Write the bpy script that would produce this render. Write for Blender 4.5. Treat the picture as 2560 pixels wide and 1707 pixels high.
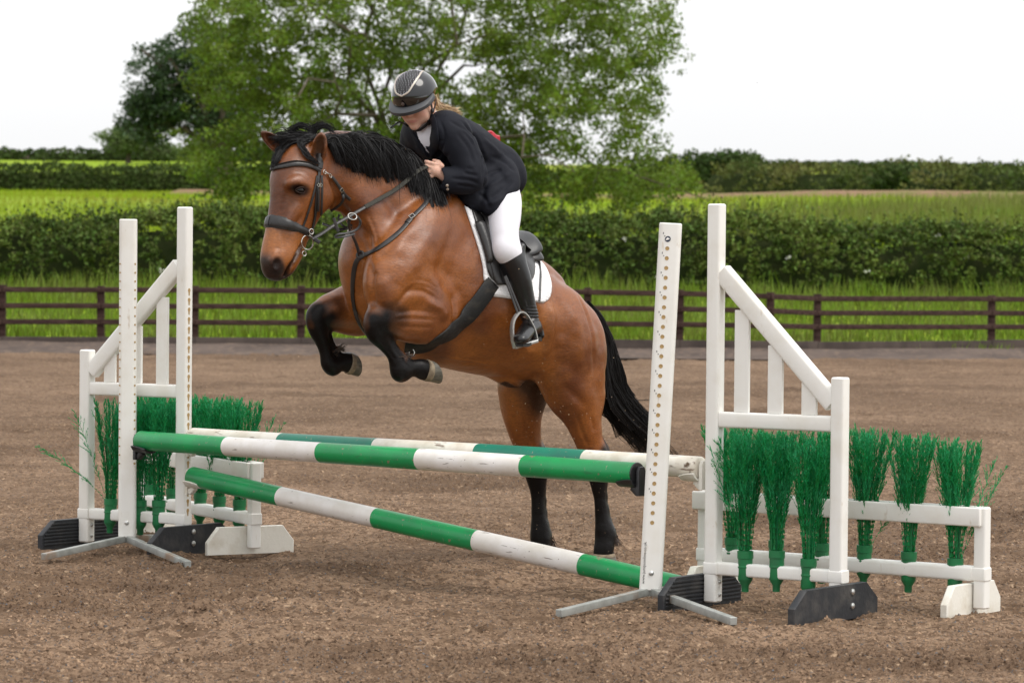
import bpy, bmesh, math, random
import numpy as np
from mathutils import Vector, Matrix
from mathutils.bvhtree import BVHTree

for _o in list(bpy.data.objects):
    bpy.data.objects.remove(_o)
C = bpy.context.scene.collection
SC = bpy.context.scene
RNG = np.random.default_rng(7)
random.seed(7)

# ------------------------------------------------------------------ camera
F = 8163.0                       # focal length in photograph pixels
PITCH = math.atan(193.0 / 7500)
ROLL = 0.009
cam_d = bpy.data.cameras.new('camera')
cam = bpy.data.objects.new('camera', cam_d)
C.objects.link(cam)
_fwd = Vector((0, math.cos(PITCH), -math.sin(PITCH)))
_r0 = Vector((1, 0, 0))
_u0 = _r0.cross(_fwd)
CR = (_r0 * math.cos(ROLL) + _u0 * math.sin(ROLL))
CU = (_u0 * math.cos(ROLL) - _r0 * math.sin(ROLL))
CB = -_fwd
CAMP = Vector((0, 0, 1.47))
cam.matrix_world = Matrix(((CR.x, CU.x, CB.x, CAMP.x), (CR.y, CU.y, CB.y, CAMP.y),
                           (CR.z, CU.z, CB.z, CAMP.z), (0, 0, 0, 1)))
cam_d.sensor_width = 36
cam_d.lens = 36 * F / 2560
cam_d.clip_end = 3000
cam_d.dof.use_dof = True
cam_d.dof.focus_distance = 15.0
cam_d.dof.aperture_fstop = 7.1
SC.camera = cam

# ------------------------------------------------------------------ world: bright overcast
w = bpy.data.worlds.new("World")
SC.world = w
w.use_nodes = True
nt = w.node_tree
nt.nodes.clear()
sky = nt.nodes.new('ShaderNodeTexSky')
sky.sky_type = 'NISHITA'
sky.sun_disc = False
SUN_EL, SUN_AZ = math.radians(58), math.radians(118)    # azimuth clockwise from +Y
sky.sun_elevation = SUN_EL
sky.sun_rotation = SUN_AZ
sky.dust_density = 4
hs = nt.nodes.new('ShaderNodeHueSaturation')
hs.inputs['Saturation'].default_value = 0.12
hs.inputs['Value'].default_value = 1.0
bg = nt.nodes.new('ShaderNodeBackground')
bg.inputs['Strength'].default_value = 0.05
bg2 = nt.nodes.new('ShaderNodeBackground')
bg2.inputs['Strength'].default_value = 1.0
# overcast brightness: cloud deck brighter overhead than at the horizon
tcw = nt.nodes.new('ShaderNodeTexCoord'); sxyz = nt.nodes.new('ShaderNodeSeparateXYZ'); cr = nt.nodes.new('ShaderNodeMapRange')
nt.links.new(tcw.outputs['Generated'], sxyz.inputs[0])
cr.inputs[1].default_value = 0.0; cr.inputs[2].default_value = 1.0; cr.inputs[3].default_value = 0.93; cr.inputs[4].default_value = 1.35
nt.links.new(sxyz.outputs['Z'], cr.inputs[0])
cmx = nt.nodes.new('ShaderNodeVectorMath'); cmx.operation = 'SCALE'; cmx.inputs[0].default_value = (0.985, 0.99, 1.0)
cln = nt.nodes.new('ShaderNodeTexNoise'); cln.inputs['Scale'].default_value = 2.2; cln.inputs['Detail'].default_value = 5
clm = nt.nodes.new('ShaderNodeMapping'); clm.inputs['Scale'].default_value = (1, 1, 3.5)
nt.links.new(tcw.outputs['Generated'], clm.inputs[0]); nt.links.new(clm.outputs[0], cln.inputs['Vector'])
clr = nt.nodes.new('ShaderNodeMapRange'); clr.inputs[1].default_value = .35; clr.inputs[2].default_value = .65; clr.inputs[3].default_value = .965; clr.inputs[4].default_value = 1.02
nt.links.new(cln.outputs['Fac'], clr.inputs[0])
mlt = nt.nodes.new('ShaderNodeMath'); mlt.operation = 'MULTIPLY'
nt.links.new(cr.outputs[0], mlt.inputs[0]); nt.links.new(clr.outputs[0], mlt.inputs[1]); nt.links.new(mlt.outputs[0], cmx.inputs['Scale'])
nt.links.new(cmx.outputs[0], bg2.inputs['Color'])
ad = nt.nodes.new('ShaderNodeAddShader')
wo = nt.nodes.new('ShaderNodeOutputWorld')
nt.links.new(sky.outputs[0], hs.inputs['Color'])
nt.links.new(hs.outputs[0], bg.inputs['Color'])
nt.links.new(bg.outputs[0], ad.inputs[0])
nt.links.new(bg2.outputs[0], ad.inputs[1])
nt.links.new(ad.outputs[0], wo.inputs[0])
sun_d = bpy.data.lights.new('sun', 'SUN')
sun_d.energy = 1.9
sun_d.angle = math.radians(34)
sun_d.color = (1.0, 0.95, 0.88)
sun = bpy.data.objects.new('sun', sun_d)
C.objects.link(sun)
_sd = Vector((math.sin(SUN_AZ) * math.cos(SUN_EL), math.cos(SUN_AZ) * math.cos(SUN_EL), math.sin(SUN_EL)))
sun.rotation_euler = (-_sd).to_track_quat('-Z', 'Y').to_euler()
sun.location = (5, -5, 20)
SC.view_settings.view_transform = 'Standard'
SC.view_settings.look = 'None'
SC.view_settings.gamma = 1
SC.view_settings.exposure = 0.0
SC.view_settings.use_curve_mapping = False

# ------------------------------------------------------------------ helpers
def V(*a):
    return np.array(a, float)

def ray(sx, sy):
    """direction through a photograph pixel"""
    d = CR * ((sx - 1280) / F) + CU * ((853.5 - sy) / F) - CB
    return np.array(d)
CAMN = np.array(CAMP)

def P(sx, sy, Y):
    d = ray(sx, sy)
    return CAMN + d * (Y / d[1])

def G(sx, sy, h=0.0):
    d = ray(sx, sy)
    return CAMN + d * ((h - CAMN[2]) / d[2])

def XY(sx, Y):
    """ground position under photograph column sx at depth Y (level with horizon)"""
    d = ray(sx, 700)
    return CAMN[0] + d[0] * Y / d[1]

def nrm(v):
    v = np.asarray(v, float)
    n = np.linalg.norm(v)
    return v / n if n > 1e-12 else v

# value noise ---------------------------------------------------------
_lat = np.random.default_rng(11).random((256, 256))
_lat3 = np.random.default_rng(12).random((64, 64, 64))
def vnoise(x, y):
    xi = np.floor(x).astype(int); yi = np.floor(y).astype(int)
    fx = x - xi; fy = y - yi
    fx = fx * fx * (3 - 2 * fx); fy = fy * fy * (3 - 2 * fy)
    a = _lat[xi % 256, yi % 256]; b = _lat[(xi + 1) % 256, yi % 256]
    c = _lat[xi % 256, (yi + 1) % 256]; d = _lat[(xi + 1) % 256, (yi + 1) % 256]
    return (a * (1 - fx) + b * fx) * (1 - fy) + (c * (1 - fx) + d * fx) * fy
def fbm(x, y, o=4):
    s = 0; a = 1; t = 0
    for i in range(o):
        s = s + a * vnoise(x * 2 ** i + 17.3 * i, y * 2 ** i + 5.1 * i); t += a; a *= .5
    return s / t
def vnoise3(p):
    i = np.floor(p).astype(int); f = p - i; f = f * f * (3 - 2 * f)
    r = 0
    for dx in (0, 1):
        for dy in (0, 1):
            for dz in (0, 1):
                wgt = (f[:, 0] if dx else 1 - f[:, 0]) * (f[:, 1] if dy else 1 - f[:, 1]) * (f[:, 2] if dz else 1 - f[:, 2])
                r = r + wgt * _lat3[(i[:, 0] + dx) % 64, (i[:, 1] + dy) % 64, (i[:, 2] + dz) % 64]
    return r

# meshes ----------------------------------------------------------------
def mesh_np(name, verts, faces, smooth=True, sharp=None):
    """verts (n,3); faces: (m,k) array or list of such arrays"""
    me = bpy.data.meshes.new(name)
    verts = np.ascontiguousarray(verts, dtype=np.float32)
    fl = faces if isinstance(faces, list) else [faces]
    fl = [np.asarray(f, dtype=np.int32) for f in fl if len(f)]
    me.vertices.add(len(verts))
    me.vertices.foreach_set('co', verts.ravel())
    loops = np.concatenate([f.ravel() for f in fl])
    cnt = np.concatenate([np.full(len(f), f.shape[1], np.int32) for f in fl])
    st = np.concatenate([[0], np.cumsum(cnt)[:-1]]).astype(np.int32)
    me.loops.add(len(loops))
    me.loops.foreach_set('vertex_index', loops)
    me.polygons.add(len(cnt))
    me.polygons.foreach_set('loop_start', st)
    me.polygons.foreach_set('loop_total', cnt)
    me.polygons.foreach_set('use_smooth', np.full(len(cnt), bool(smooth)))
    me.update(calc_edges=True)
    me.validate()
    if sharp is not None and smooth:
        me.set_sharp_from_angle(angle=math.radians(sharp))
    return me

class MB:
    """collects shapes and links them as ONE mesh object"""
    def __init__(s):
        s.v = []; s.f = []; s.mi = []; s.n = 0
    def add(s, v, f, mi=0):
        v = np.asarray(v, float).reshape(-1, 3)
        s.v.append(v)
        for q in f:
            s.f.append(tuple(int(i) + s.n for i in q)); s.mi.append(mi)
        s.n += len(v)
        return s
    def loft(s, rings, caps=True, mi=0, closed=True):
        rings = [np.asarray(r, float) for r in rings]
        n = len(rings[0]); v = np.concatenate(rings)
        f = []
        m = n if closed else n - 1
        for i in range(len(rings) - 1):
            for j in range(m):
                a = i * n + j; b = i * n + (j + 1) % n
                f.append((a, b, b + n, a + n))
        if caps and closed:
            f.append(tuple(range(n))[::-1])
            f.append(tuple(range((len(rings) - 1) * n, len(rings) * n)))
        return s.add(v, f, mi)
    def tube(s, pts, rad, n=8, mi=0, caps=True, up=None, flat=1.0):
        pts = [np.asarray(p, float) for p in pts]
        if np.isscalar(rad): rad = [rad] * len(pts)
        rings = []; prev = None
        for i, p in enumerate(pts):
            t = nrm(pts[min(i + 1, len(pts) - 1)] - pts[max(i - 1, 0)])
            if prev is None:
                u = np.array(up, float) if up is not None else (V(0, 0, 1) if abs(t[2]) < .9 else V(1, 0, 0))
            else:
                u = prev
            u = nrm(u - t * np.dot(u, t)); prev = u
            b = np.cross(t, u)
            a = np.arange(n) * 2 * math.pi / n
            rings.append(p + rad[i] * (np.cos(a)[:, None] * u * flat + np.sin(a)[:, None] * b))
        return s.loft(rings, caps, mi)
    def bar(s, p0, p1, w, h, up=(0, 0, 1), r=.008, mi=0, endr=None, seg=3):
        """rounded rectangular bar from p0 to p1, w across, h along up"""
        p0 = np.asarray(p0, float); p1 = np.asarray(p1, float)
        t = nrm(p1 - p0); u = np.array(up, float)
        if abs(np.dot(nrm(u), t)) > .95: u = V(1, 0, 0) if abs(t[0]) < .9 else V(0, 1, 0)
        u = nrm(u - t * np.dot(u, t)); b = np.cross(t, u)
        def ring(p, k):
            o = []
            rr = max(r - k, .0005)
            for cx, cy, a0 in ((1, 1, 0), (-1, 1, 90), (-1, -1, 180), (1, -1, 270)):
                for q in range(seg + 1):
                    a = math.radians(a0 + 90 * q / seg)
                    o.append(p + b * (cx * (w / 2 - r) + rr * math.cos(a)) + u * (cy * (h / 2 - r) + rr * math.sin(a)))
            return o
        e = min(r * .6, .006) if endr is None else endr
        rings = [ring(p0, e), ring(p0 + t * e, 0), ring(p1 - t * e, 0), ring(p1, e)]
        return s.loft(rings, True, mi)
    def lathe(s, prof, o=(0, 0, 0), ax=(0, 0, 1), n=20, mi=0, caps=True):
        ax = nrm(ax); u = nrm(np.cross(ax, V(1, 0, 0) if abs(ax[0]) < .9 else V(0, 1, 0))); b = np.cross(ax, u)
        a = np.arange(n) * 2 * math.pi / n
        rings = [np.asarray(o) + ax * z + r * (np.cos(a)[:, None] * u + np.sin(a)[:, None] * b) for r, z in prof]
        return s.loft(rings, caps, mi)
    def prism(s, poly, o, ex, ey, ez, th, mi=0, bev=.003):
        """polygon (x,y) in plane ex,ey extruded +-th/2 along ez with a small bevel"""
        poly = np.asarray(poly, float); c = poly.mean(0)
        o = np.asarray(o, float)
        def ring(z, k):
            q = c + (poly - c) * (1 - k / max(np.abs(poly - c).max(), 1e-6))
            return o + q[:, :1] * ex + q[:, 1:] * ey + z * ez
        rings = [ring(-th / 2, bev), ring(-th / 2 + bev, 0), ring(th / 2 - bev, 0), ring(th / 2, bev)]
        return s.loft(rings, True, mi)
    def torus(s, c, nrml, R, r, n=24, m=8, mi=0, a0=0, a1=360, sx=1.0, up=None):
        nrml = nrm(nrml)
        u = nrm(np.cross(nrml, V(0, 0, 1) if abs(nrml[2]) < .9 else V(1, 0, 0))) if up is None else nrm(up)
        b = np.cross(nrml, u)
        full = abs(a1 - a0) >= 359.9
        k = n if full else n + 1
        rings = []
        for i in range(k):
            a = math.radians(a0 + (a1 - a0) * i / n)
            d = u * math.cos(a) * sx + b * math.sin(a)
            p = np.asarray(c) + d * R
            q = np.arange(m) * 2 * math.pi / m
            rings.append(p + r * (np.cos(q)[:, None] * nrm(d) + np.sin(q)[:, None] * nrml))
        if full:
            rings.append(rings[0])
        return s.loft(rings, not full, mi)
    def mesh(s, name, smooth=True, sharp=35):
        me = bpy.data.meshes.new(name)
        v = np.concatenate(s.v)
        me.from_pydata(v.tolist(), [], s.f)
        me.polygons.foreach_set('material_index', np.array(s.mi, np.int32))
        bm = bmesh.new(); bm.from_mesh(me)
        bmesh.ops.recalc_face_normals(bm, faces=bm.faces)
        bm.to_mesh(me); bm.free()
        if smooth:
            me.polygons.foreach_set('use_smooth', np.ones(len(me.polygons), bool))
            me.set_sharp_from_angle(angle=math.radians(sharp))
        me.update()
        return me
    def build(s, name, mats, parent=None, smooth=True, sharp=35):
        return link(name, s.mesh(name, smooth, sharp), mats, parent)

def link(name, me, mats, parent=None):
    if mats is not None:
        for m in (mats if isinstance(mats, (list, tuple)) else [mats]):
            me.materials.append(m)
    o = bpy.data.objects.new(name, me)
    C.objects.link(o)
    if parent is not None:
        o.parent = parent
        o.matrix_parent_inverse = Matrix.Translation(-parent.location) if parent.type == 'EMPTY' else Matrix()
    return o

def tag(o, label=None, cat=None, group=None, kind=None):
    if label: o['label'] = label
    if cat: o['category'] = cat
    if group: o['group'] = group
    if kind: o['kind'] = kind
    return o

def empty(name, loc, label, cat, group=None):
    o = bpy.data.objects.new(name, None)
    o.empty_display_size = .1
    o.location = tuple(float(x) for x in loc)
    C.objects.link(o)
    return tag(o, label, cat, group)

def catmull(pts, n):
    """n samples through the control rows (any dimension)"""
    p = np.asarray(pts, float)
    p = np.vstack([2 * p[0] - p[1], p, 2 * p[-1] - p[-2]])
    out = []
    m = len(p) - 3
    for k in range(n):
        t = k / (n - 1) * m; i = min(int(t), m - 1); f = t - i
        a, b, c, d = p[i], p[i + 1], p[i + 2], p[i + 3]
        out.append(.5 * ((2 * b) + (c - a) * f + (2 * a - 5 * b + 4 * c - d) * f * f + (3 * b - a - 3 * c + d) * f ** 3))
    return np.array(out)

# materials ---------------------------------------------------------------
def mat(name, col, rough=.5, metal=0.0, spec=.5, col2=None, nscale=5, nlo=.4, nhi=.65, detail=6,
        bump=0, bscale=60, stretch=(1, 1, 1), rand=0, huer=1.0, transl=0, coat=0, sheen=0, attr=None, spots=None, noise_rough=.55):
    m = bpy.data.materials.new(name)
    m.use_nodes = True
    t = m.node_tree; N = t.nodes; L = t.links
    b = N['Principled BSDF']
    b.inputs['Roughness'].default_value = rough
    b.inputs['Metallic'].default_value = metal
    b.inputs['Specular IOR Level'].default_value = spec
    b.inputs['Coat Weight'].default_value = coat
    b.inputs['Coat Roughness'].default_value = .05
    b.inputs['Sheen Weight'].default_value = sheen
    tc = N.new('ShaderNodeTexCoord')
    mp = N.new('ShaderNodeMapping'); mp.inputs['Scale'].default_value = stretch
    L.new(tc.outputs['Object'], mp.inputs['Vector'])
    cur = None
    if attr:
        a = N.new('ShaderNodeAttribute'); a.attribute_name = attr
        cur = a.outputs['Color']
    def mix(f, A, B, mode='MIX'):
        x = N.new('ShaderNodeMix'); x.data_type = 'RGBA'; x.blend_type = mode
        if hasattr(f, 'links') or not np.isscalar(f): L.new(f, x.inputs[0])
        else: x.inputs[0].default_value = f
        for q, s in ((A, 6), (B, 7)):
            if isinstance(q, (tuple, list)): x.inputs[s].default_value = tuple(q[:3]) + (1,)
            else: L.new(q, x.inputs[s])
        return x.outputs[2]
    if col2 is not None:
        n = N.new('ShaderNodeTexNoise'); n.inputs['Scale'].default_value = nscale; n.inputs['Detail'].default_value = detail
        n.inputs['Roughness'].default_value = noise_rough
        L.new(mp.outputs[0], n.inputs['Vector'])
        r = N.new('ShaderNodeMapRange'); r.inputs[1].default_value = nlo; r.inputs[2].default_value = nhi
        L.new(n.outputs['Fac'], r.inputs[0])
        cur = mix(r.outputs[0], cur if cur is not None else col, col2)
    if spots is not None:
        for (sc, sl, sh, sc_col, st) in spots:
            n = N.new('ShaderNodeTexNoise'); n.inputs['Scale'].default_value = sc; n.inputs['Detail'].default_value = 5
            mp2 = N.new('ShaderNodeMapping'); mp2.inputs['Scale'].default_value = st; mp2.inputs['Location'].default_value = (sc, 3.1, 1.7)
            L.new(tc.outputs['Object'], mp2.inputs['Vector'])
            L.new(mp2.outputs[0], n.inputs['Vector'])
            r = N.new('ShaderNodeMapRange'); r.inputs[1].default_value = sl; r.inputs[2].default_value = sh
            L.new(n.outputs['Fac'], r.inputs[0])
            cur = mix(r.outputs[0], cur if cur is not None else col, sc_col)
    if rand:
        g = N.new('ShaderNodeNewGeometry')
        h = N.new('ShaderNodeHueSaturation')
        mr = N.new('ShaderNodeMapRange'); mr.inputs[3].default_value = 1 - rand; mr.inputs[4].default_value = 1 + rand
        L.new(g.outputs['Random Per Island'], mr.inputs[0]); L.new(mr.outputs[0], h.inputs['Value'])
        mh = N.new('ShaderNodeMapRange'); mh.inputs[3].default_value = .5 - rand * .06 * huer; mh.inputs[4].default_value = .5 + rand * .03 * huer
        L.new(g.outputs['Random Per Island'], mh.inputs[0]); L.new(mh.outputs[0], h.inputs['Hue'])
        if cur is None: h.inputs['Color'].default_value = tuple(col[:3]) + (1,)
        else: L.new(cur, h.inputs['Color'])
        cur = h.outputs[0]
    if cur is None: b.inputs['Base Color'].default_value = tuple(col[:3]) + (1,)
    else: L.new(cur, b.inputs['Base Color'])
    if bump:
        n = N.new('ShaderNodeTexNoise'); n.inputs['Scale'].default_value = bscale; n.inputs['Detail'].default_value = 6
        L.new(mp.outputs[0], n.inputs['Vector'])
        bp = N.new('ShaderNodeBump'); bp.inputs['Strength'].default_value = min(bump, 1); bp.inputs['Distance'].default_value = .01 * max(bump, 1)
        L.new(n.outputs['Fac'], bp.inputs['Height']); L.new(bp.outputs[0], b.inputs['Normal'])
    if transl:
        tr = N.new('ShaderNodeBsdfTranslucent')
        if cur is None: tr.inputs['Color'].default_value = tuple(col[:3]) + (1,)
        else: L.new(cur, tr.inputs['Color'])
        ms = N.new('ShaderNodeMixShader'); ms.inputs[0].default_value = transl
        out = N['Material Output']
        L.new(b.outputs[0], ms.inputs[1]); L.new(tr.outputs[0], ms.inputs[2]); L.new(ms.outputs[0], out.inputs['Surface'])
    return m
# ================================================================== SETTING
M_field = mat('field_grass', (.200, .300, .011), rough=.9, spec=.08, col2=(.24, .235, .045), nscale=.045, nlo=.45, nhi=.7, detail=8,
              stretch=(1, .6, 1), spots=[(.6, .5, .75, (.125, .215, .010), (1, 1, 1)), (9, .5, .75, (.20, .30, .016), (1, .5, 1))], bump=.8, bscale=6)
M_sand = mat('arena_sand', (.285, .190, .124), rough=.95, spec=.06, attr='damp', col2=(.17, .112, .072), nscale=.95, nlo=.42, nhi=.67, stretch=(.5, 1, 1), detail=10, noise_rough=.7,
             spots=[(30, .50, .60, (.125, .080, .051), (.8, .8, 1)), (62, .54, .62, (.090, .058, .038), (.8, .8, 1)), (85, .61, .67, (.085, .085, .088), (1, .8, 1)),
                    (34, .60, .72, (.37, .26, .17), (1, .5, 1)), (6, .56, .68, (.12, .077, .049), (.45, 1, 1))], bump=2.2, bscale=60)
M_verge = mat('verge_soil', (.10, .17, .03), rough=.95, spec=.1, col2=(.17, .22, .05), nscale=1.5)
M_blade = mat('grass_blade', (.130, .205, .014), rough=.6, spec=.3, rand=.45, transl=.35, col2=(.17, .20, .045), nscale=.8, nlo=.45, nhi=.7)
M_hedge = mat('hedge_leaf', (.064, .105, .019), rough=.6, spec=.18, rand=.6, transl=.25, col2=(.140, .195, .034), nscale=.8, nlo=.46, nhi=.66, spots=[(2.6, .58, .72, (.16, .20, .05), (1, 1, 1))])
M_hedge2 = mat('far_hedge_leaf', (.038, .068, .016), rough=.7, spec=.15, rand=.4, transl=.2, col2=(.065, .095, .022), nscale=.25, nlo=.4, nhi=.7)
M_bank = mat('bank_leaf', (.065, .10, .022), rough=.7, spec=.15, rand=.4, transl=.2, col2=(.15, .145, .042), nscale=.12, nlo=.42, nhi=.62)
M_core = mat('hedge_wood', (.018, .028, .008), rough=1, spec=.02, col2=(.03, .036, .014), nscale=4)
M_oak = mat('oak_leaf', (.105, .170, .018), rough=.5, spec=.25, rand=.45, transl=.42, col2=(.165, .230, .028), nscale=.35, nlo=.42, nhi=.65)
M_dark = mat('dark_tree_leaf', (.035, .07, .022), rough=.5, spec=.35, rand=.4, transl=.25)
M_pale = mat('pale_tree_leaf', (.12, .17, .06), rough=.6, spec=.2, rand=.3, transl=.3)
M_bark = mat('oak_bark', (.085, .065, .05), rough=.9, spec=.15, col2=(.13, .11, .085), nscale=3, bump=.6, bscale=12)
M_rail = mat('creosoted_timber', (.040, .022, .018), rough=.8, spec=.15, col2=(.075, .045, .036), nscale=6, stretch=(1, 4, 4), bump=.3, bscale=30)
M_kick = mat('dusty_board', (.095, .075, .065), rough=.9, spec=.1, col2=(.06, .048, .043), nscale=3, nlo=.4, nhi=.65, bump=.3, bscale=20)
M_petal = mat('white_petal', (.75, .75, .68), rough=.7)

# terrain -----------------------------------------------------------
TY = [-60, 50.6, 51.4, 57, 66, 74, 95, 120, 180, 270, 300, 380, 450, 475, 560, 900]
TH = [-.10, -.10, .12, .42, .86, 1.75, 2.35, 3.04, 4.6, 6.73, 7.9, 11.3, 14.1, 14.6, 13, 5]
def terr(x, y):
    x = np.asarray(x, float); y = np.asarray(y, float)
    sh = np.interp(x, [3.8, 4.8, 7.7, 10.8, 18], [0, .6, 1.9, 3.0, 4.8]) * np.clip((70 - y) / 12, 0, 1)   # the fence line bends away on the right
    h = np.interp(y - sh, TY, TH)
    far = np.clip((y - 60) / 60, 0, 1)
    h = h + far * (fbm(x * .02 + 3, y * .02, 3) - .5) * 1.0
    # the bank that climbs on the right
    rt = np.clip((x - 9) / 16, 0, 1) * np.clip((y - 72) / 40, 0, 1) * np.clip((330 - y) / 80, 0, 1)
    return h + rt * .5
ys = np.concatenate([np.linspace(-60, 45, 12), np.linspace(50, 80, 60), np.linspace(82, 300, 100), np.linspace(304, 900, 60)])
xs = np.concatenate([np.linspace(-500, -90, 24), np.linspace(-85, 85, 100), np.linspace(90, 500, 20)])
XX, YY = np.meshgrid(xs, ys)
vv = np.stack([XX, YY, terr(XX, YY)], -1).reshape(-1, 3)
nx, ny = len(xs), len(ys)
ii = (np.arange(ny - 1)[:, None] * nx + np.arange(nx - 1)).ravel()
ff = np.stack([ii, ii + 1, ii + nx + 1, ii + nx], 1)
o = link('field_terrain', mesh_np('field_terrain', vv, ff), M_field)
tag(o, 'rolling bright green pasture rising behind the fence', kind='structure')

# arena surface -------------------------------------------------------
_pr = np.random.default_rng(5); PITS = []
for _t in range(16):          # tracks of hoof prints crossing the sand
    y0_ = 1 / _pr.uniform(1 / 34, 1 / 11.2); x0_ = _pr.uniform(-.17, .17) * y0_; a_ = _pr.uniform(0, 6.28)
    for _q in range(11):
        x0_ += math.cos(a_) * .55; y0_ += math.sin(a_) * .55; a_ += _pr.normal() * .12
        PITS.append((x0_ + _pr.normal() * .08, y0_ + _pr.normal() * .08, _pr.uniform(.055, .085), _pr.uniform(.012, .030)))
for (fx, fy) in ((.45, 15.9), (.14, 16.2), (.0, 16.5), (-.9, 14.2), (-1.3, 13.6), (-.5, 12.9), (.3, 12.6), (-1.7, 13.0)):
    for _q in range(4): PITS.append((fx + _pr.normal() * .22, fy + _pr.normal() * .3, _pr.uniform(.06, .10), _pr.uniform(.02, .038)))
DAMP = [(G(a, b), rx, ry, k) for (a, b, rx, ry, k) in ((90, 1500, .55, .55, .9), (380, 1520, .60, .35, .8), (640, 1470, .55, .40, .9), (860, 1420, .45, .35, .8), (560, 1620, .35, .15, .7),
        (1180, 1335, .55, .50, .6), (1560, 1300, .7, .7, .6), (2150, 1530, .35, .14, .7), (1080, 1640, .30, .12, .7), (2480, 1450, .4, .5, .5), (160, 1290, .5, .8, .6), (1800, 1090, 1.2, 1.6, .6),
        (330, 1060, 1.2, 1.5, .6), (1000, 1010, 1.6, 2.0, .5), (2300, 1000, 1.5, 2.0, .6), (760, 1190, .6, .9, .5))]
def churn(x, y):
    c = fbm(x * .55 + 40, y * .75 + 3, 4)
    w_ = np.clip((c - .50) * 4.0, 0, 1)
    wob = .55 + .9 * fbm(x * 2.3 + 7, y * 2.3 + 1, 4)
    for (p_, rx, ry, k_) in DAMP:
        w_ = np.maximum(w_, k_ * np.clip(1.7 * wob - 1.1 * np.sqrt(((x - p_[0]) / rx) ** 2 + ((y - p_[1]) / ry) ** 2) - .25, 0, 1))
    return w_
def arena_h(x, y):
    h = (fbm(x * .8, y * .8, 3) - .5) * .035
    m = fbm(x * 4.2 + 9, y * 4.2, 4)
    h = h + (m - .5) * .040
    ridg = 1 - np.abs(2 * fbm(x * 9 + 31, y * 9 + 4, 4) - 1)
    ch = .38 + .85 * churn(x, y)
    h = h + ch * ((ridg - .6) * .026 + (fbm(x * 17 + 7, y * 17, 3) - .5) * .032 + (vnoise(x * 34, y * 34 + 9) - .5) * .017)
    d = fbm(x * 1.3 + 60, y * 1.3 + 8, 2)
    h = h - np.clip(d - .60, 0, 1) * .20
    x1, y1 = np.ravel(x), np.ravel(y); hp = np.zeros(len(x1))
    for (a, b, r_, dp) in PITS:
        m_ = np.where((np.abs(x1 - a) < r_ * 2.6) & (np.abs(y1 - b) < r_ * 2.6))[0]
        if len(m_):
            q = np.hypot(x1[m_] - a, (y1[m_] - b) * .9) / r_
            hp[m_] += -dp * np.exp(-q ** 4) + dp * .55 * np.exp(-((q - 1.35) / .35) ** 2)
    h = h + hp.reshape(np.shape(x))
    h = h + (vnoise(x * 55, y * 55) - .5) * .009 + (vnoise(x * 120, y * 120) - .5) * .005
    return h - .012
uu = np.concatenate([np.linspace(-2.2, -.24, 30)[:-1], np.linspace(-.20, .20, 490), np.linspace(.24, 2.2, 30)[1:]])
iy = np.linspace(1 / 10.2, 1 / 57.0, 520)
yy = 1 / iy
UU, YY = np.meshgrid(uu, yy)
XX = UU * YY
vv = np.stack([XX, YY, arena_h(XX, YY)], -1).reshape(-1, 3)
nx, ny = len(uu), len(yy)
ii = (np.arange(ny - 1)[:, None] * nx + np.arange(nx - 1)).ravel()
ff = np.stack([ii, ii + 1, ii + nx + 1, ii + nx], 1)
_am = mesh_np('arena_ground', vv, ff)
def damp(me, x, y):
    w_ = (churn(x, y) * .75 + .25 * np.clip((fbm(x * 3 + 9, y * 3, 3) - .5) * 5, 0, 1)).ravel()[:, None]
    c = V(.268, .180, .119) * (1 - w_) + V(.088, .056, .036) * w_
    for (a, b, r_, dp) in PITS:
        if a == 0: continue
    a_ = me.color_attributes.new('damp', 'FLOAT_COLOR', 'POINT'); q = np.ones((len(w_), 4), np.float32); q[:, :3] = c
    a_.data.foreach_set('color', q.ravel())
damp(_am, XX, YY)
o = link('arena_ground', _am, M_sand)
tag(o, 'churned brown sand and rubber riding surface of the arena', kind='structure')
# same surface behind and beside the camera
xs2 = np.linspace(-60, 60, 60); ys2 = np.linspace(-30, 10.35, 24)
XX, YY = np.meshgrid(xs2, ys2)
vv = np.stack([XX, YY, XX * 0 - .03], -1).reshape(-1, 3)
ii = (np.arange(len(ys2) - 1)[:, None] * len(xs2) + np.arange(len(xs2) - 1)).ravel()
ff = np.stack([ii, ii + 1, ii + len(xs2) + 1, ii + len(xs2)], 1)
_am = mesh_np('arena_ground', vv, ff); damp(_am, XX, YY)
o = link('arena_ground', _am, M_sand)
tag(o, 'sand surface continuing on the near side of the arena', kind='structure')

# loose crumbs of sand and chips of rubber
def crumbs(n, ymin, ymax, smin, smax, seed):
    r = np.random.default_rng(seed)
    y = 1 / r.uniform(1 / ymax, 1 / ymin, n)
    x = r.uniform(-.19, .19, n) * y
    k = fbm(x * 1.6 + 4, y * 1.6, 3)
    keep = r.random(n) < .28 + .72 * churn(x, y)
    x, y = x[keep], y[keep]; n = len(x)
    s = smin + (smax - smin) * r.random(n) ** 2.2
    z = arena_h(x, y) + s * .25
    base = np.array([(1, 0, -.35), (-.5, .87, -.35), (-.5, -.87, -.35), (.1, .1, .9)], float)
    v = base[None] * (s[:, None, None] * r.uniform(.5, 1.3, (n, 4, 3)))
    a = r.uniform(0, 6.28, n); ca, sa = np.cos(a), np.sin(a)
    vx = v[..., 0] * ca[:, None] - v[..., 1] * sa[:, None]; vy = v[..., 0] * sa[:, None] + v[..., 1] * ca[:, None]
    v = np.stack([vx + x[:, None], vy + y[:, None], v[..., 2] * .8 + z[:, None]], -1).reshape(-1, 3)
    b = (np.arange(n) * 4)[:, None, None]
    f = (b + np.array([(0, 1, 3), (1, 2, 3), (2, 0, 3)])[None]).reshape(-1, 3)
    return v, f
M_chip = mat('rubber_chip', (.085, .087, .095), rough=.8, rand=.5, huer=0)
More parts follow.
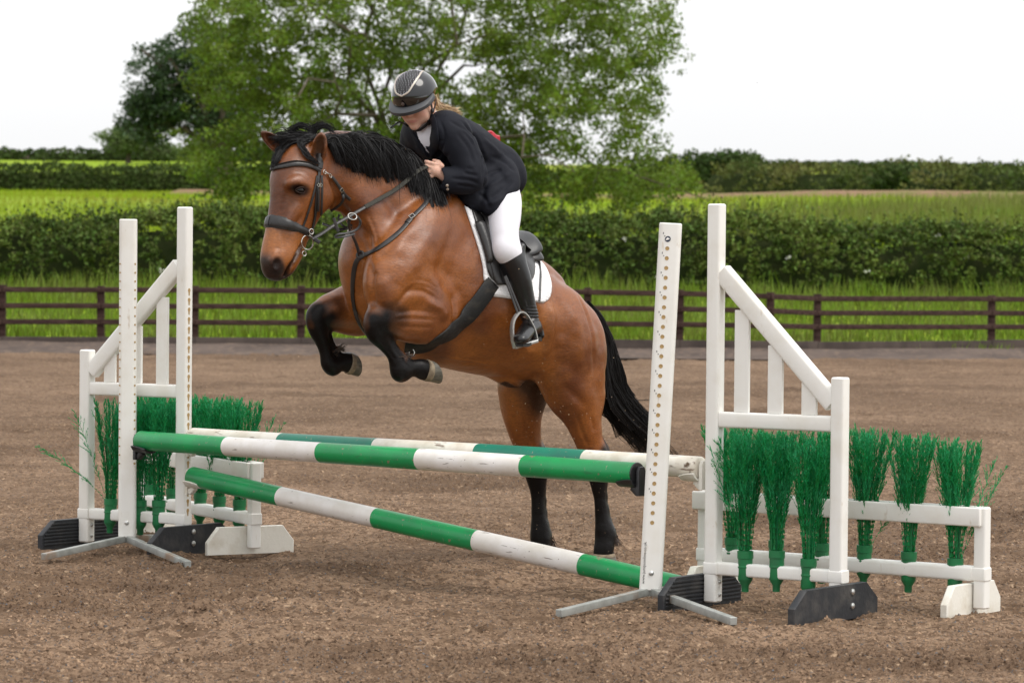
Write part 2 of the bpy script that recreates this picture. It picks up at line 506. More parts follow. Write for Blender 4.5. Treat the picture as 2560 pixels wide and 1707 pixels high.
M_clod = mat('sand_clod', (.210, .141, .092), rough=.95, spec=.05, rand=.5, huer=.15, attr='damp')
v, f = crumbs(20000, 10.6, 26, .0018, .0075, 5)
tag(link('rubber_chips', mesh_np('rubber_chips', v, f, False), M_chip), 'small dark rubber chips scattered through the arena sand', kind='stuff')
v, f = crumbs(205000, 10.6, 28, .003, .0112, 6)
_cm = mesh_np('sand_clods', v, f, False); damp(_cm, v[:, 0].astype(float), v[:, 1].astype(float))
tag(link('sand_clods', _cm, M_clod), 'crumbs and clods of brown sand kicked up on the arena surface', kind='stuff')

# leaves and blades ---------------------------------------------------
def leaf_quads(c, size, r, flat=.0, aspect=.62):
    """one bent diamond leaf (2 triangles) at each centre"""
    n = len(c)
    a = r.normal(size=(n, 3)); a /= np.linalg.norm(a, axis=1)[:, None]
    b = r.normal(size=(n, 3)); b[:, 2] *= (1 - flat)
    b = b - a * (a * b).sum(1)[:, None]; b /= np.linalg.norm(b, axis=1)[:, None]
    s = (size * r.uniform(.6, 1.35, n))[:, None]
    nn = np.cross(a, b)
    v = np.stack([c - a * s * .5, c + b * s * aspect * .5 + nn * s * .08, c + a * s * .5, c - b * s * aspect * .5 + nn * s * .08], 1).reshape(-1, 3)
    i = np.arange(n) * 4
    return v, np.stack([i, i + 1, i + 2, i + 3], 1)

def blades(x, y, z, h, wd, r, lean=.35, simple=False):
    n = len(x)
    a = r.uniform(0, 6.28, n); dx, dy = np.cos(a) * wd / 2, np.sin(a) * wd / 2
    b = r.uniform(0, 6.28, n); l = h * lean * r.random(n)
    tx, ty = np.cos(b) * l, np.sin(b) * l
    p0 = np.stack([x - dx, y - dy, z], 1); p1 = np.stack([x + dx, y + dy, z], 1)
    if simple:
        t = np.stack([x + tx, y + ty, z + h], 1); i = np.arange(n) * 3
        return np.stack([p0, p1, t], 1).reshape(-1, 3), [np.stack([i, i + 1, i + 2], 1)]
    m0 = np.stack([x - dx * .7 + tx * .35, y - dy * .7 + ty * .35, z + h * .6], 1)
    m1 = np.stack([x + dx * .7 + tx * .35, y + dy * .7 + ty * .35, z + h * .6], 1)
    t = np.stack([x + tx, y + ty, z + h], 1)
    v = np.stack([p0, p1, m1, m0, t], 1).reshape(-1, 3)
    i = np.arange(n) * 5
    return v, [np.stack([i, i + 1, i + 2, i + 3], 1), np.stack([i + 3, i + 2, i + 4], 1)]

r = np.random.default_rng(21)
n = 68000
y = 51.5 + 12.5 * r.random(n) ** 1.15; x = r.uniform(-.30, .30, n) * y
k = fbm(x * .9, y * .9, 3)
h = (.08 + .20 * r.random(n) ** 1.5) * (.5 + 1.0 * k) * (1 + np.clip((y - 60) / 4, 0, 1) * 1.2)
v, f = blades(x, y, terr(x, y) - .02, h, .026, r)
tag(link('verge_grass', mesh_np('verge_grass', v, f), M_blade), 'long green grass growing between the brown fence and the hedge', kind='stuff')
# the meadow beyond the hedge: sparse, larger tufts
n = 90000
y = 70 + 200 * r.random(n) ** 1.5; x = r.uniform(-.32, .32, n) * y
h = .12 + .25 * r.random(n)
v, f = blades(x, y, terr(x, y) - .03, h, .06, r, simple=True)
M_blade2 = mat('meadow_blade', (.235, .35, .014), rough=.8, spec=.1, rand=.25, transl=.45, col2=(.29, .30, .05), nscale=.05, nlo=.45, nhi=.65)
tag(link('meadow_grass', mesh_np('meadow_grass', v, f), M_blade2), 'tufts of bright green grass across the pasture', kind='stuff')
# taller pale grass and nettles on the right-hand bank
n = 16000
y = 78 + 60 * r.random(n); x = (.055 + .185 * r.random(n) ** .62) * y + r.normal(size=n) * 1.2
h = .3 + .55 * r.random(n)
v, f = blades(x, y, terr(x, y) - .03, h, .07, r, simple=True)
M_blade3 = mat('bank_blade', (.145, .205, .028), rough=.7, spec=.2, rand=.35, transl=.3, col2=(.19, .18, .065), nscale=.1)
tag(link('bank_grass', mesh_np('bank_grass', v, f), M_blade3), 'tall pale seeding grass on the bank to the right', kind='stuff')
# bare strip of ploughed soil on the hillside
def strip(name, pts, wd, m, label):
    vs = []; n = 60
    pts = catmull(pts, n)
    for (x, y) in pts:
        for s in (-1, 0, 1):
            yy_ = y + s * wd; vs.append((x, yy_, float(terr(x, yy_)) + .30 + (0.05 if s == 0 else -.35)))
    f = []
    for i in range(n - 1):
        for j in range(2):
            a = i * 3 + j; f.append((a, a + 3, a + 4, a + 1))
    tag(link(name, mesh_np(name, np.array(vs), np.array(f)), m), label, kind='structure')
M_soil = mat('dry_soil', (.22, .135, .08), rough=.95, spec=.1, col2=(.14, .14, .04), nscale=.35, nlo=.45, nhi=.6)
strip('bare_soil_path', [(-22, 215), (-5, 215), (8, 210), (14, 196), (20, 172), (24, 152)], 11, M_soil, 'strip of bare reddish soil crossing the hillside pasture')

def hedge(name, label, x0, y0, x1, y1, hgt, depth, dens, leaf, m, seed, cat='hedge', flowers=0, lumps=.35, shoots=0, clump=0):
    r = np.random.default_rng(seed)
    L = math.hypot(x1 - x0, y1 - y0)
    ux, uy = (x1 - x0) / L, (y1 - y0) / L
    root = empty(name, ((x0 + x1) / 2, (y0 + y1) / 2, float(terr((x0 + x1) / 2, (y0 + y1) / 2))), label, cat)
    def pos(t, a, z):   # t along, a across -1..1, z 0..1 of height
        X = x0 + ux * t - uy * a * depth / 2; Yv = y0 + uy * t + ux * a * depth / 2
        top = hgt * (1 + lumps * (fbm(t / (hgt * 1.6) + seed, t * 0 + 3.3, 3) - .5) * 2)
        return X, Yv, terr(X, Yv) + z * top
    # woody core
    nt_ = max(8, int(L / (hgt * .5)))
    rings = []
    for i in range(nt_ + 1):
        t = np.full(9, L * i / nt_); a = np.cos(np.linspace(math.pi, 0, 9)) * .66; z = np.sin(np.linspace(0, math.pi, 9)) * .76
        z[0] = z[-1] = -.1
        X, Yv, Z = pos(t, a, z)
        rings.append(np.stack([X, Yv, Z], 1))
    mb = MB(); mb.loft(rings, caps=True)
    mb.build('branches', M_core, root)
    n = int(L * hgt * dens)
    if clump:
        nc = int(L * hgt * clump); k = max(4, int(n / nc))
        t0_ = r.uniform(0, L, nc); an0 = r.uniform(.03, math.pi - .03, nc)
        bl_ = .80 + .36 * fbm(t0_ * 1.1 + seed, an0 * 1.9 + 3, 4) + r.normal(size=nc) * .05
        X, Yv, Z = pos(t0_, np.cos(an0) * bl_, np.abs(np.sin(an0)) ** .7 * bl_)
        cr_ = r.uniform(.06, .17, nc) * (hgt / 1.38 if clump > 50 else 4.2) * (1 + (r.random(nc) < .12) * .6)
        q = r.normal(size=(nc, k, 3)); q /= np.linalg.norm(q, axis=2)[..., None]; q *= (r.random((nc, k)) ** .5)[..., None]
        cc_ = (np.stack([X, Yv, Z], 1)[:, None, :] + q * cr_[:, None, None] * V(1, 1, .8)).reshape(-1, 3)
    t = r.uniform(0, L, n); ang = r.uniform(0, math.pi, n)
    bul = .74 + .52 * fbm(t * 1.3 / max(hgt, 1) * 2.2 + seed, ang * 1.9 + 3, 4) + r.normal(size=n) * .06
    a = np.cos(ang) * bul; z = np.abs(np.sin(ang)) ** .75 * bul
    X, Yv, Z = pos(t, a, z)
    c = np.stack([X, Yv, Z], 1)
    if clump: c = cc_[cc_[:, 2] > terr(cc_[:, 0], cc_[:, 1]) - .05]
    if shoots:
        ns = int(L * shoots)
        t = r.uniform(0, L, ns); hh = r.uniform(.1, .38, ns) * hgt; k = 9
        tt = (t[:, None] + r.normal(size=(ns, k)) * .04).ravel(); aa = np.repeat(r.uniform(-.5, .3, ns), k)
        zz = (np.linspace(.0, 1, k)[None] * hh[:, None]).ravel()
        X, Yv, Z = pos(tt, aa, .93)
        c = np.vstack([c, np.stack([X, Yv, Z + zz], 1)])
    v, f = leaf_quads(c, leaf, r)
    fo = link('foliage', mesh_np('foliage', v, f), m, root)
    fo['kind'] = 'stuff'
    if flowers:
        t = r.uniform(0, L, flowers); ang = r.uniform(.1, 1.2, flowers); ang = math.pi - ang
        a = -np.abs(np.cos(ang)) * 1.08; z = np.sin(ang) * 1.03
        X, Yv, Z = pos(t, -np.abs(a), z)
        cc = np.repeat(np.stack([X, Yv, Z], 1), 6, axis=0) + r.normal(size=(flowers * 6, 3)) * .025
        v, f = leaf_quads(cc, .06, r, aspect=.9)
        ob = link('blossom', mesh_np('blossom', v, f), M_petal, root); ob['kind'] = 'stuff'
    return root

hedge('hedge', 'long dense green hedge running right behind the brown rail fence', -20, 65.0, 20, 66.2, 1.38, 2.3, 2750, .085, M_hedge, 3, flowers=18, shoots=26, lumps=.24, clump=115)
hedge('hedge', 'dark clipped hedge across the hillside left, between two bright pastures', -110, 256, -10, 270, 2.1, 3.2, 160, .30, M_hedge2, 4, lumps=.12)
hedge('hedge', 'dark hedge glimpsed under the oak crown on the hillside, continuing behind the horse', -10.5, 270, 22, 276, 1.7, 3.0, 150, .30, M_hedge2, 5, lumps=.12)
hedge('hedge', 'low uneven hedge along the skyline at the upper left', -170, 440, -22, 452, 1.5, 3.5, 60, .5, M_hedge2, 6, lumps=.6)
hedge('hedge', 'thin dark hedge line on the skyline at the far right', 28, 452, 92, 452, 1.0, 3.0, 60, .45, M_hedge2, 8, lumps=.25)
hedge('hedge', 'golden green overgrown hedge on the bank upper right, nearest the skyline', 14, 226, 60, 206, 1.9, 7.5, 210, .26, M_bank, 9, lumps=.30, clump=12)
hedge('hedge', 'golden green overgrown hedge that leaves the right edge of the picture', 22.5, 180, 44, 166, 1.5, 5.0, 190, .24, M_bank, 10, lumps=.5, clump=12)

hedge('hedge', 'dark rounded hedge below the skyline just right of the oak', 9.0, 262, 19.5, 258, 2.7, 4.0, 150, .30, M_hedge2, 12, lumps=.30)

# trees ------------------------------------------------------------------
def tree(name, label, base, blobs, leaf, m, seed, per=120, trunk_r=.45, trunk_h=3.0, limb_r=.16, twig=True, spread=1.0):
    """blobs: (x,y,z,r) foliage clumps in world space"""
    r = np.random.default_rng(seed)
    root = empty(name, base, label, 'tree', )
    base = np.asarray(base, float)
    blobs = np.asarray(blobs, float)
    top = base + V(0, 0, trunk_h)
    mb = MB()
    # trunk with root flare
    pts = [base + V(0, 0, -.3), base + V(.02, 0, .25), base + V(.06, 0, trunk_h * .5), top]
    mb.tube(pts, [trunk_r * 1.6, trunk_r * 1.1, trunk_r * .95, trunk_r * .85], n=10)
    nl = 13
    c = blobs[:, :3]
    # k-means style limb targets
    idx = [int(r.integers(len(c)))]
    while len(idx) < min(nl, len(c)):
        d = np.min([np.linalg.norm(c - c[i], axis=1) for i in idx], axis=0); idx.append(int(d.argmax()))
    nodes = [(top, limb_r * 1.2)]
    for i in idx:
        tgt = c[i]
        d = tgt - top
        n = 9; pp = []
        for q in range(n):
            f = q / (n - 1)
            pp.append(top + V(0, 0, -.3 + .5 * r.random()) * (1 - f) + d * V(f, f, f ** 1.25 if d[2] > 0 else f ** .8) + r.normal(size=3) * .035 * np.linalg.norm(d) * math.sin(math.pi * f) + V(0, 0, math.sin(math.pi * f) * .08 * np.linalg.norm(d)))
        rr = [limb_r * (1.25 - 1.0 * q / (n - 1)) for q in range(n)]
        mb.tube(pp, rr, n=6)
        nodes += list(zip(pp, rr))
    npos = np.array([a for a, b in nodes]); nrad = np.array([b for a, b in nodes])
    order = np.argsort(np.linalg.norm(c - top, axis=1))
    for i in order[::1 if len(c) < 500 else 2]:
        d = np.linalg.norm(npos - c[i], axis=1) + 0 * nrad
        j = int(d.argmin())
        a = npos[j]; e = c[i]
        if d[j] < .25: continue
        mid = (a + e) / 2 + r.normal(size=3) * d[j] * .12
        r0 = min(nrad[j] * .6, .012 + .018 * d[j])
        mb.tube([a, mid, e], [r0, r0 * .7, r0 * .35], n=4, caps=False)
        npos = np.vstack([npos, mid[None], e[None]]); nrad = np.concatenate([nrad, [r0 * .7, r0 * .4]])
    wood = mb.build('trunk', M_bark, root)
    cs = []
    for (bx, by, bz, br) in blobs:
        k = max(6, int(per * br * br / .36))
        q = r.normal(size=(k, 3)); q /= np.linalg.norm(q, axis=1)[:, None]
        q *= (r.random(k) ** .45)[:, None] * br * V(1.15, 1.15, .74)
        # twiggy sub clumps
        cs.append(q + V(bx, by, bz))
    c_ = np.concatenate(cs)
    v, f = leaf_quads(c_, leaf, r, flat=.3)
    fo = link('crown', mesh_np('crown', v, f), m, root)
    return root

# big oak: crown outline followed in the picture plane at depth 120, given real depth
OY = 120.0
def oak_blobs(seed):
    r = np.random.default_rng(seed); out = []
    # centre ellipsoid lobes (photo px centre, radii px) -> world
    lobes = [(1040, 10, 640, 430, 60), (700, 250, 240, 230, 26), (600, 120, 150, 160, 14), (1300, 200, 330, 250, 26), (1100, 330, 420, 150, 20), (1560, 90, 130, 150, 10), (1000, -260, 560, 260, 30)]
    for (cx, cy, rx, ry, w) in lobes:
        for _ in range(int(w * 5)):
            for _t in range(20):
                q = r.normal(size=3); q /= np.linalg.norm(q); q *= r.random() ** .38
                px = cx + q[0] * rx; py = cy + q[1] * ry
                wob = vnoise(np.array([px / 95.0 + 3]), np.array([py / 80.0 + 8]))[0]
                if wob > .30: break
            Yd = OY + q[2] * (rx / F * OY) * .8
            p = P(px, py, Yd)
            if p[2] < 3.35: continue
            out.append((p[0], p[1], p[2], r.uniform(.24, .52)))
    return out
ob = oak_blobs(5)
def inpoly(x, y, poly):
    c = False; j = len(poly) - 1
    for i in range(len(poly)):
        if (poly[i][1] > y) != (poly[j][1] > y) and x < (poly[j][0] - poly[i][0]) * (y - poly[i][1]) / (poly[j][1] - poly[i][1] + 1e-9) + poly[i][0]: c = not c
        j = i
    return c
OUT = [(516, 0), (500, 25), (462, 60), (496, 95), (512, 173), (520, 260), (512, 312), (462, 385), (462, 440), (528, 494), (573, 500), (660, 470), (900, 480), (1290, 500), (1354, 540), (1450, 505), (1560, 520), (1672, 495), (1745, 478), (1722, 438),
       (1662, 384), (1560, 345), (1612, 322), (1668, 278), (1630, 205), (1688, 110), (1690, 0), (1600, -220), (1350, -420), (1000, -500), (700, -380), (540, -160)]
_r = np.random.default_rng(44); _k = 0
while _k < 2000:
    px, py = _r.uniform(455, 1750), _r.uniform(-500, 540)
    if not inpoly(px, py, OUT): continue
    wv_ = .6 * vnoise(np.array([px / 62.0 + 3]), np.array([py / 44.0 + 8]))[0] + .4 * vnoise(np.array([px / 24.0]), np.array([py / 20.0]))[0]
    if wv_ < .33: continue
    Yd = OY + _r.normal() * 3.6
    p = P(px, py, Yd)
    if p[2] < 3.25: continue
    ob.append((p[0], p[1], p[2], _r.uniform(.30, .62))); _k += 1
# drooping sprays seen against the field
for (px, py, n_) in [(595, 505, 5), (560, 470, 7), (520, 440, 9), (470, 400, 8), (1380, 480, 6), (1330, 520, 4), (1460, 495, 7), (1560, 490, 8), (1640, 470, 8), (1700, 468, 6),
                     (1735, 475, 3), (1600, 520, 4), (1620, 350, 3), (1590, 330, 4), (1700, 170, 3), (1650, 215, 5), (1640, 120, 5), (1620, 300, 4), (1590, 355, 5), (480, 100, 4), (450, 330, 5)]:
    rr_ = np.random.default_rng(px)
    for _ in range(n_):
        p = P(px + rr_.normal() * 22, py + rr_.normal() * 16, OY + rr_.normal() * 1.5)
        ob.append((p[0], p[1], p[2], rr_.uniform(.22, .42)))
tb = P(975, 540, OY); tb[2] = terr(tb[0], OY)
tree('oak_tree', 'large spreading oak with a bright green open crown, behind horse and rider', tb, ob, .150, M_oak, 9, per=98, trunk_r=.40, trunk_h=2.6, limb_r=.072)

def px_blobs(lobes, Y, seed, rmin, rmax):
    r = np.random.default_rng(seed); out = []
    for (cx, cy, rx, ry, n) in lobes:
        for _ in range(n):
            q = r.normal(size=3); q /= np.linalg.norm(q); q *= r.random() ** .4
            p = P(cx + q[0] * rx, cy + q[1] * ry, Y + q[2] * rx / F * Y)
            out.append((p[0], p[1], p[2], r.uniform(rmin, rmax)))
    return out
DY = 240.0
db = px_blobs([(420, 210, 110, 120, 95), (520, 160, 110, 110, 60), (370, 300, 60, 70, 40), (510, 300, 80, 60, 30), (490, 365, 22, 22, 8), (600, 250, 120, 160, 60)], DY, 3, .6, 1.25)
tb = P(560, 470, DY); tb[2] = terr(tb[0], DY)
tree('broadleaf_tree', 'dark dense tree standing on the hillside to the left of the oak', tb, db, .30, M_dark, 4, per=34, trunk_r=.6, trunk_h=3.5, limb_r=.3)
PY = 430.0
pb = px_blobs([(300, 350, 50, 28, 26), (345, 340, 60, 34, 26), (420, 378, 40, 14, 10)], PY, 6, .9, 1.7)
tb = P(320, 408, PY); tb[2] = terr(tb[0], PY)
tree('young_tree', 'small pale hazy tree on the skyline beneath the dark tree', tb, pb, .5, M_pale, 5, per=24, trunk_r=.3, trunk_h=2, limb_r=.12)
for (cx, cy, rx, ry, n, lab) in [(1805, 428, 78, 40, 50, 'round dark shrub on the skyline right of the oak'),
                                 (2245, 455, 52, 32, 26, 'rounded dark bush in the golden hedge, right of centre of the hillside'),
                                 (2530, 470, 40, 34, 22, 'dark green bush in the hillside hedge at the right edge')]:
    YB = 200.0 if cx > 2000 else 235.0
    bb = px_blobs([(cx, cy, rx, ry, n)] + ([(1868, 392, 26, 18, 9), (1730, 440, 50, 22, 16)] if cx == 1800 else []), YB, cx, .7, 1.2)
    tb = P(cx, cy + ry, YB); tb[2] = terr(tb[0], YB)
    rt = tree('shrub', lab, tb, bb, .32, M_hedge2, cx, per=36, trunk_r=.18, trunk_h=.8, limb_r=.08)
    rt['category'] = 'shrub'
for (cx, cy, rx, ry, n, lab) in [(70, 408, 40, 12, 10, 'low round bush on the skyline nearest the left edge'),
                                 (110, 405, 22, 10, 6, 'small bush on the skyline beside the leftmost round bush'),
                                 (196, 402, 16, 9, 6, 'small pointed bush on the skyline left of the pale tree')]:
    bb = px_blobs([(cx, cy - 4, rx, ry, n)], 446, cx, .6, 1.0)
    tb = P(cx, cy + ry, 446); tb[2] = terr(tb[0], 446)
    rt = tree('shrub', lab, tb, bb, .45, M_hedge2, cx, per=30, trunk_r=.12, trunk_h=.5, limb_r=.05)
    rt['category'] = 'shrub'

# post and rail fence --------------------------------------------------
FX = [-1200, -960, -720, -480, -240, 5, 232, 448, 692, 915, 1135, 1350, 1562, 1770, 1878, 2278, 2690, 3080, 3460]
FYd = [50.6] * 14 + [51.2, 52.5, 53.6, 54.6, 55.6]
def frow(tab, x): return np.interp(x, [t[0] for t in tab], [t[1] for t in tab])
T_top = [(-300, 664), (232, 665.5), (692, 667), (1350, 671), (1562, 674), (1770, 681), (1878, 686), (2278, 687), (2700, 690)]
T_mid = [(-300, 701), (232, 702.5), (1460, 707.8), (1562, 709.5), (1770, 714), (1878, 719), (2278, 719), (2700, 722)]
T_low = [(-300, 738), (232, 739.5), (1460, 743.6), (1562, 745), (1770, 748), (1878, 750.5), (2278, 750.5), (2700, 753)]
T_base = [(-300, 772), (232, 773), (1460, 779.4), (1878, 785), (2278, 780), (2700, 781)]
K = 2560 / 2352
fence = empty('rail_fence', (0, 50.6, 0), 'dark brown post and three rail fence around the arena', 'fence')
for i, (x, Y) in enumerate(zip(FX, FYd)):
    top = P(x * K, (frow(T_top, x) - 9 - (i % 3)) * K, Y + .04)
    bot = top.copy(); bot[2] = -.25
    top = top.copy()
    mb = MB(); mb.bar(bot, top, .115, .115, up=(0, 1, 0), r=.006)
    mb.build('post', M_rail, fence)
    if i < len(FX) - 1:
        x1, Y1 = FX[i + 1], FYd[i + 1]
        for tab in (T_top, T_mid, T_low):
            a = P(x * K, frow(tab, x) * K, Y - .05); b = P(x1 * K, frow(tab, x1) * K, Y1 - .05)
            d = nrm(b - a); jit = random.uniform(-.006, .006)
            mb = MB(); mb.bar(a + d * .004, b - d * .004 + V(0, 0, jit), .038, .082, r=.006)
            mb.build('rail', M_rail, fence)
        for e in (0,):
            a = P(x * K, frow(T_base, x) * K, Y - .09); b = P(x1 * K, frow(T_base, x1) * K, Y1 - .09)
            zc = (a[2] - .06) / 2
            hh = a[2] + .06
            a2 = a.copy(); b2 = b.copy(); a2[2] = zc; b2[2] = (b[2] - .06) / 2
            d = nrm(b2 - a2)
            mb = MB(); mb.bar(a2 + d * .004, b2 - d * .004, .03, hh, r=.006)
            mb.build('kick_board', M_kick, fence)
# drift of dusty sand against the kick board
xs = np.linspace(-26, 24, 190)
rows = []
for k_, (dy, z) in enumerate([(-.0, .10), (-.35, .075), (-1.0, .03), (-2.0, -.012)]):
    Yr = np.interp(xs, [-30, 4, 8, 20], [50.55, 50.6, 52.0, 54.5]) - .12 + dy
    rows.append(np.stack([xs, Yr, z + (fbm(xs * 1.1, xs * 0 + k_, 3) - .5) * .06 * (k_ < 3)], 1))
vv = np.concatenate(rows); nx = len(xs)
ii = (np.arange(3)[:, None] * nx + np.arange(nx - 1)).ravel()
M_drift = mat('dusty_sand', (.115, .088, .074), rough=.95, spec=.1, col2=(.075, .058, .05), nscale=1.4, stretch=(1, .5, 1), spots=[(9, .5, .7, (.15, .11, .085), (1, .4, 1))])
tag(link('sand_bank', mesh_np('sand_bank', vv, np.stack([ii, ii + nx, ii + nx + 1, ii + 1], 1)), M_drift), 'greyish sand drifted against the foot of the fence', kind='structure')
# ================================================================== JUMP
M_white = mat('white_plastic', (.82, .81, .77), rough=.42, spec=.45, col2=(.74, .71, .64), nscale=7, nlo=.5, nhi=.8,
              spots=[(26, .68, .78, (.58, .50, .40), (1, 1, .35)), (3.5, .58, .78, (.74, .70, .63), (1, 1, .5))], bump=.05, bscale=30)
M_whiteB = mat('white_plastic_low', (.76, .74, .67), rough=.5, spec=.4, col2=(.60, .55, .45), nscale=9, nlo=.5, nhi=.75, bump=.15, bscale=60)
M_black = mat('black_rubber', (.022, .024, .028), rough=.55, spec=.4, col2=(.075, .07, .065), nscale=9, nlo=.5, nhi=.8, bump=.2, bscale=50)
M_blackp = mat('black_plastic', (.018, .018, .02), rough=.4, spec=.5)
M_galv = mat('galvanised_steel', (.38, .39, .37), rough=.5, metal=.35, spec=.5, col2=(.26, .27, .25), nscale=18, nlo=.4, nhi=.7, spots=[(6, .56, .68, (.30, .22, .16), (1, 1, 1))])
M_bolt = mat('zinc_bolt', (.55, .55, .53), rough=.3, metal=.8)
M_hole = mat('peg_hole', (.40, .27, .12), rough=.7, spec=.2)
M_gpaint = mat('green_paint', (.004, .30, .082), rough=.36, spec=.45, col2=(.01, .24, .075), nscale=6,
               spots=[(120, .665, .70, (.26, .26, .17), (.8, .45, .45)), (28, .68, .71, (.24, .18, .12), (.8, .7, .7)), (70, .62, .70, (.02, .22, .075), (.15, 1, 1)), (5, .60, .80, (.02, .20, .06), (1, 1, 1))], bump=.04, bscale=30)
M_tpaint = mat('teal_paint', (.012, .20, .125), rough=.4, spec=.4, col2=(.02, .16, .11), nscale=6,
               spots=[(100, .66, .70, (.28, .27, .19), (.6, .5, .5))])
M_wpaint = mat('white_paint', (.80, .77, .74), rough=.42, spec=.4, col2=(.70, .66, .60), nscale=8,
               spots=[(85, .655, .71, (.16, .12, .10), (.10, 1, 1)), (44, .70, .735, (.20, .15, .12), (1, 1, 1)), (5, .55, .75, (.66, .61, .53), (.4, 1, 1))], bump=.08, bscale=30)
M_creampaint = mat('cream_paint', (.78, .74, .66), rough=.42, spec=.4, col2=(.62, .56, .46), nscale=8,
               spots=[(40, .64, .70, (.20, .14, .10), (.2, .9, 1)), (9, .66, .70, (.12, .075, .045), (1, 1, 1))], bump=.08, bscale=30)
M_cup = mat('green_cup', (.012, .17, .055), rough=.4, spec=.4, col2=(.02, .13, .05), nscale=12)
M_twig = mat('green_bristle', (.014, .32, .095), rough=.40, spec=.45, rand=.4, transl=.42, col2=(.05, .42, .19), nscale=6, nlo=.45, nhi=.7)
M_stemg = mat('green_stem', (.008, .16, .05), rough=.4, spec=.4, rand=.3)
M_ink = mat('navy_ink', (.02, .03, .06), rough=.5)
M_inkk = mat('black_ink', (.03, .03, .03), rough=.6)

def npv(*a): return np.array(a, float)

# --- poles ----------------------------------------------------------------
def pole(label, a, b, mats, endmat, rad=.048, capm=None, sag=0.0):
    """five painted bands; local X along the pole so that wear runs with it"""
    a = np.asarray(a, float); b = np.asarray(b, float)
    L = np.linalg.norm(b - a); t = (b - a) / L
    mb = MB(); n = 28
    xs_ = []
    for k in range(5):
        xs_ += [k / 5 * L + 1e-4, (k + .33) / 5 * L, (k + .66) / 5 * L, (k + 1) / 5 * L - 1e-4]
    ang = np.arange(n) * 2 * math.pi / n
    r = np.random.default_rng(int(L * 1000) + len(label))
    def ring(x, rr):
        wob = .0012 * np.sin(ang * 2 + x * 2.3)
        return np.stack([np.full(n, x), (rr + wob) * np.cos(ang), (rr + wob) * np.sin(ang) - sag * 4 * (x / L) * (1 - x / L)], 1)
    rings = [ring(0, rad - .007), ring(.003, rad - .002)] + [ring(max(.007, min(L - .007, x)), rad) for x in xs_] + [ring(L - .003, rad - .002), ring(L, rad - .007)]
    v = np.concatenate(rings); f = []; mi = []
    for i in range(len(rings) - 1):
        xm = (rings[i][0, 0] + rings[i + 1][0, 0]) / 2
        k = int(np.clip(xm / L * 5, 0, 4.999))
        for j in range(n):
            q = i * n + j; w_ = i * n + (j + 1) % n
            f.append((q, q + n, w_ + n, w_)); mi.append(k % 2)
    f.append(tuple(range(n))); mi.append(2)
    f.append(tuple(range((len(rings) - 1) * n, len(rings) * n))[::-1]); mi.append(2)
    mb.v = [v]; mb.f = f; mb.mi = mi; mb.n = len(v)
    me = mb.mesh('jump_pole', True, 40)
    for m in (*mats, endmat): me.materials.append(m)
    o = bpy.data.objects.new('jump_pole', me); C.objects.link(o)
    y = nrm(np.cross(npv(0, 0, 1), t)); z = np.cross(t, y)
    o.matrix_world = Matrix(((t[0], y[0], z[0], a[0]), (t[1], y[1], z[1], a[1]), (t[2], y[2], z[2], a[2]), (0, 0, 0, 1)))
    tag(o, label, 'pole', 'painted show jumping poles')
    if capm is not None:
        c = MB(); c.lathe([(rad * .5, -.003), (rad * .97, -.002), (rad * 1.0, .0015), (rad * .95, .005), (rad * .5, .006)], o=(L, 0, 0), ax=(1, 0, 0), n=28)
        cc = c.build('end_cap', capm, o); cc.matrix_parent_inverse = Matrix()
    return o, t

fa, fb = P(349, 1101, 16.12), P(1592, 1183, 13.96)
pole('front green and white pole resting on black cups between the dotted posts', fa, fb, (M_gpaint, M_wpaint), M_gpaint, capm=M_blackp)
ba, bb_ = P(481, 1093, 16.16), P(1752, 1168, 13.93)
pole('cream and faded teal pole just behind the front pole, chipped at its right end', ba, bb_, (M_creampaint, M_tpaint), M_creampaint)
da, db_ = P(478, 1190, 16.08), P(1739, 1474, 14.03)
pole('slanting green and white pole running from the left wing down to the sand', da, db_, (M_gpaint, M_wpaint), M_gpaint)

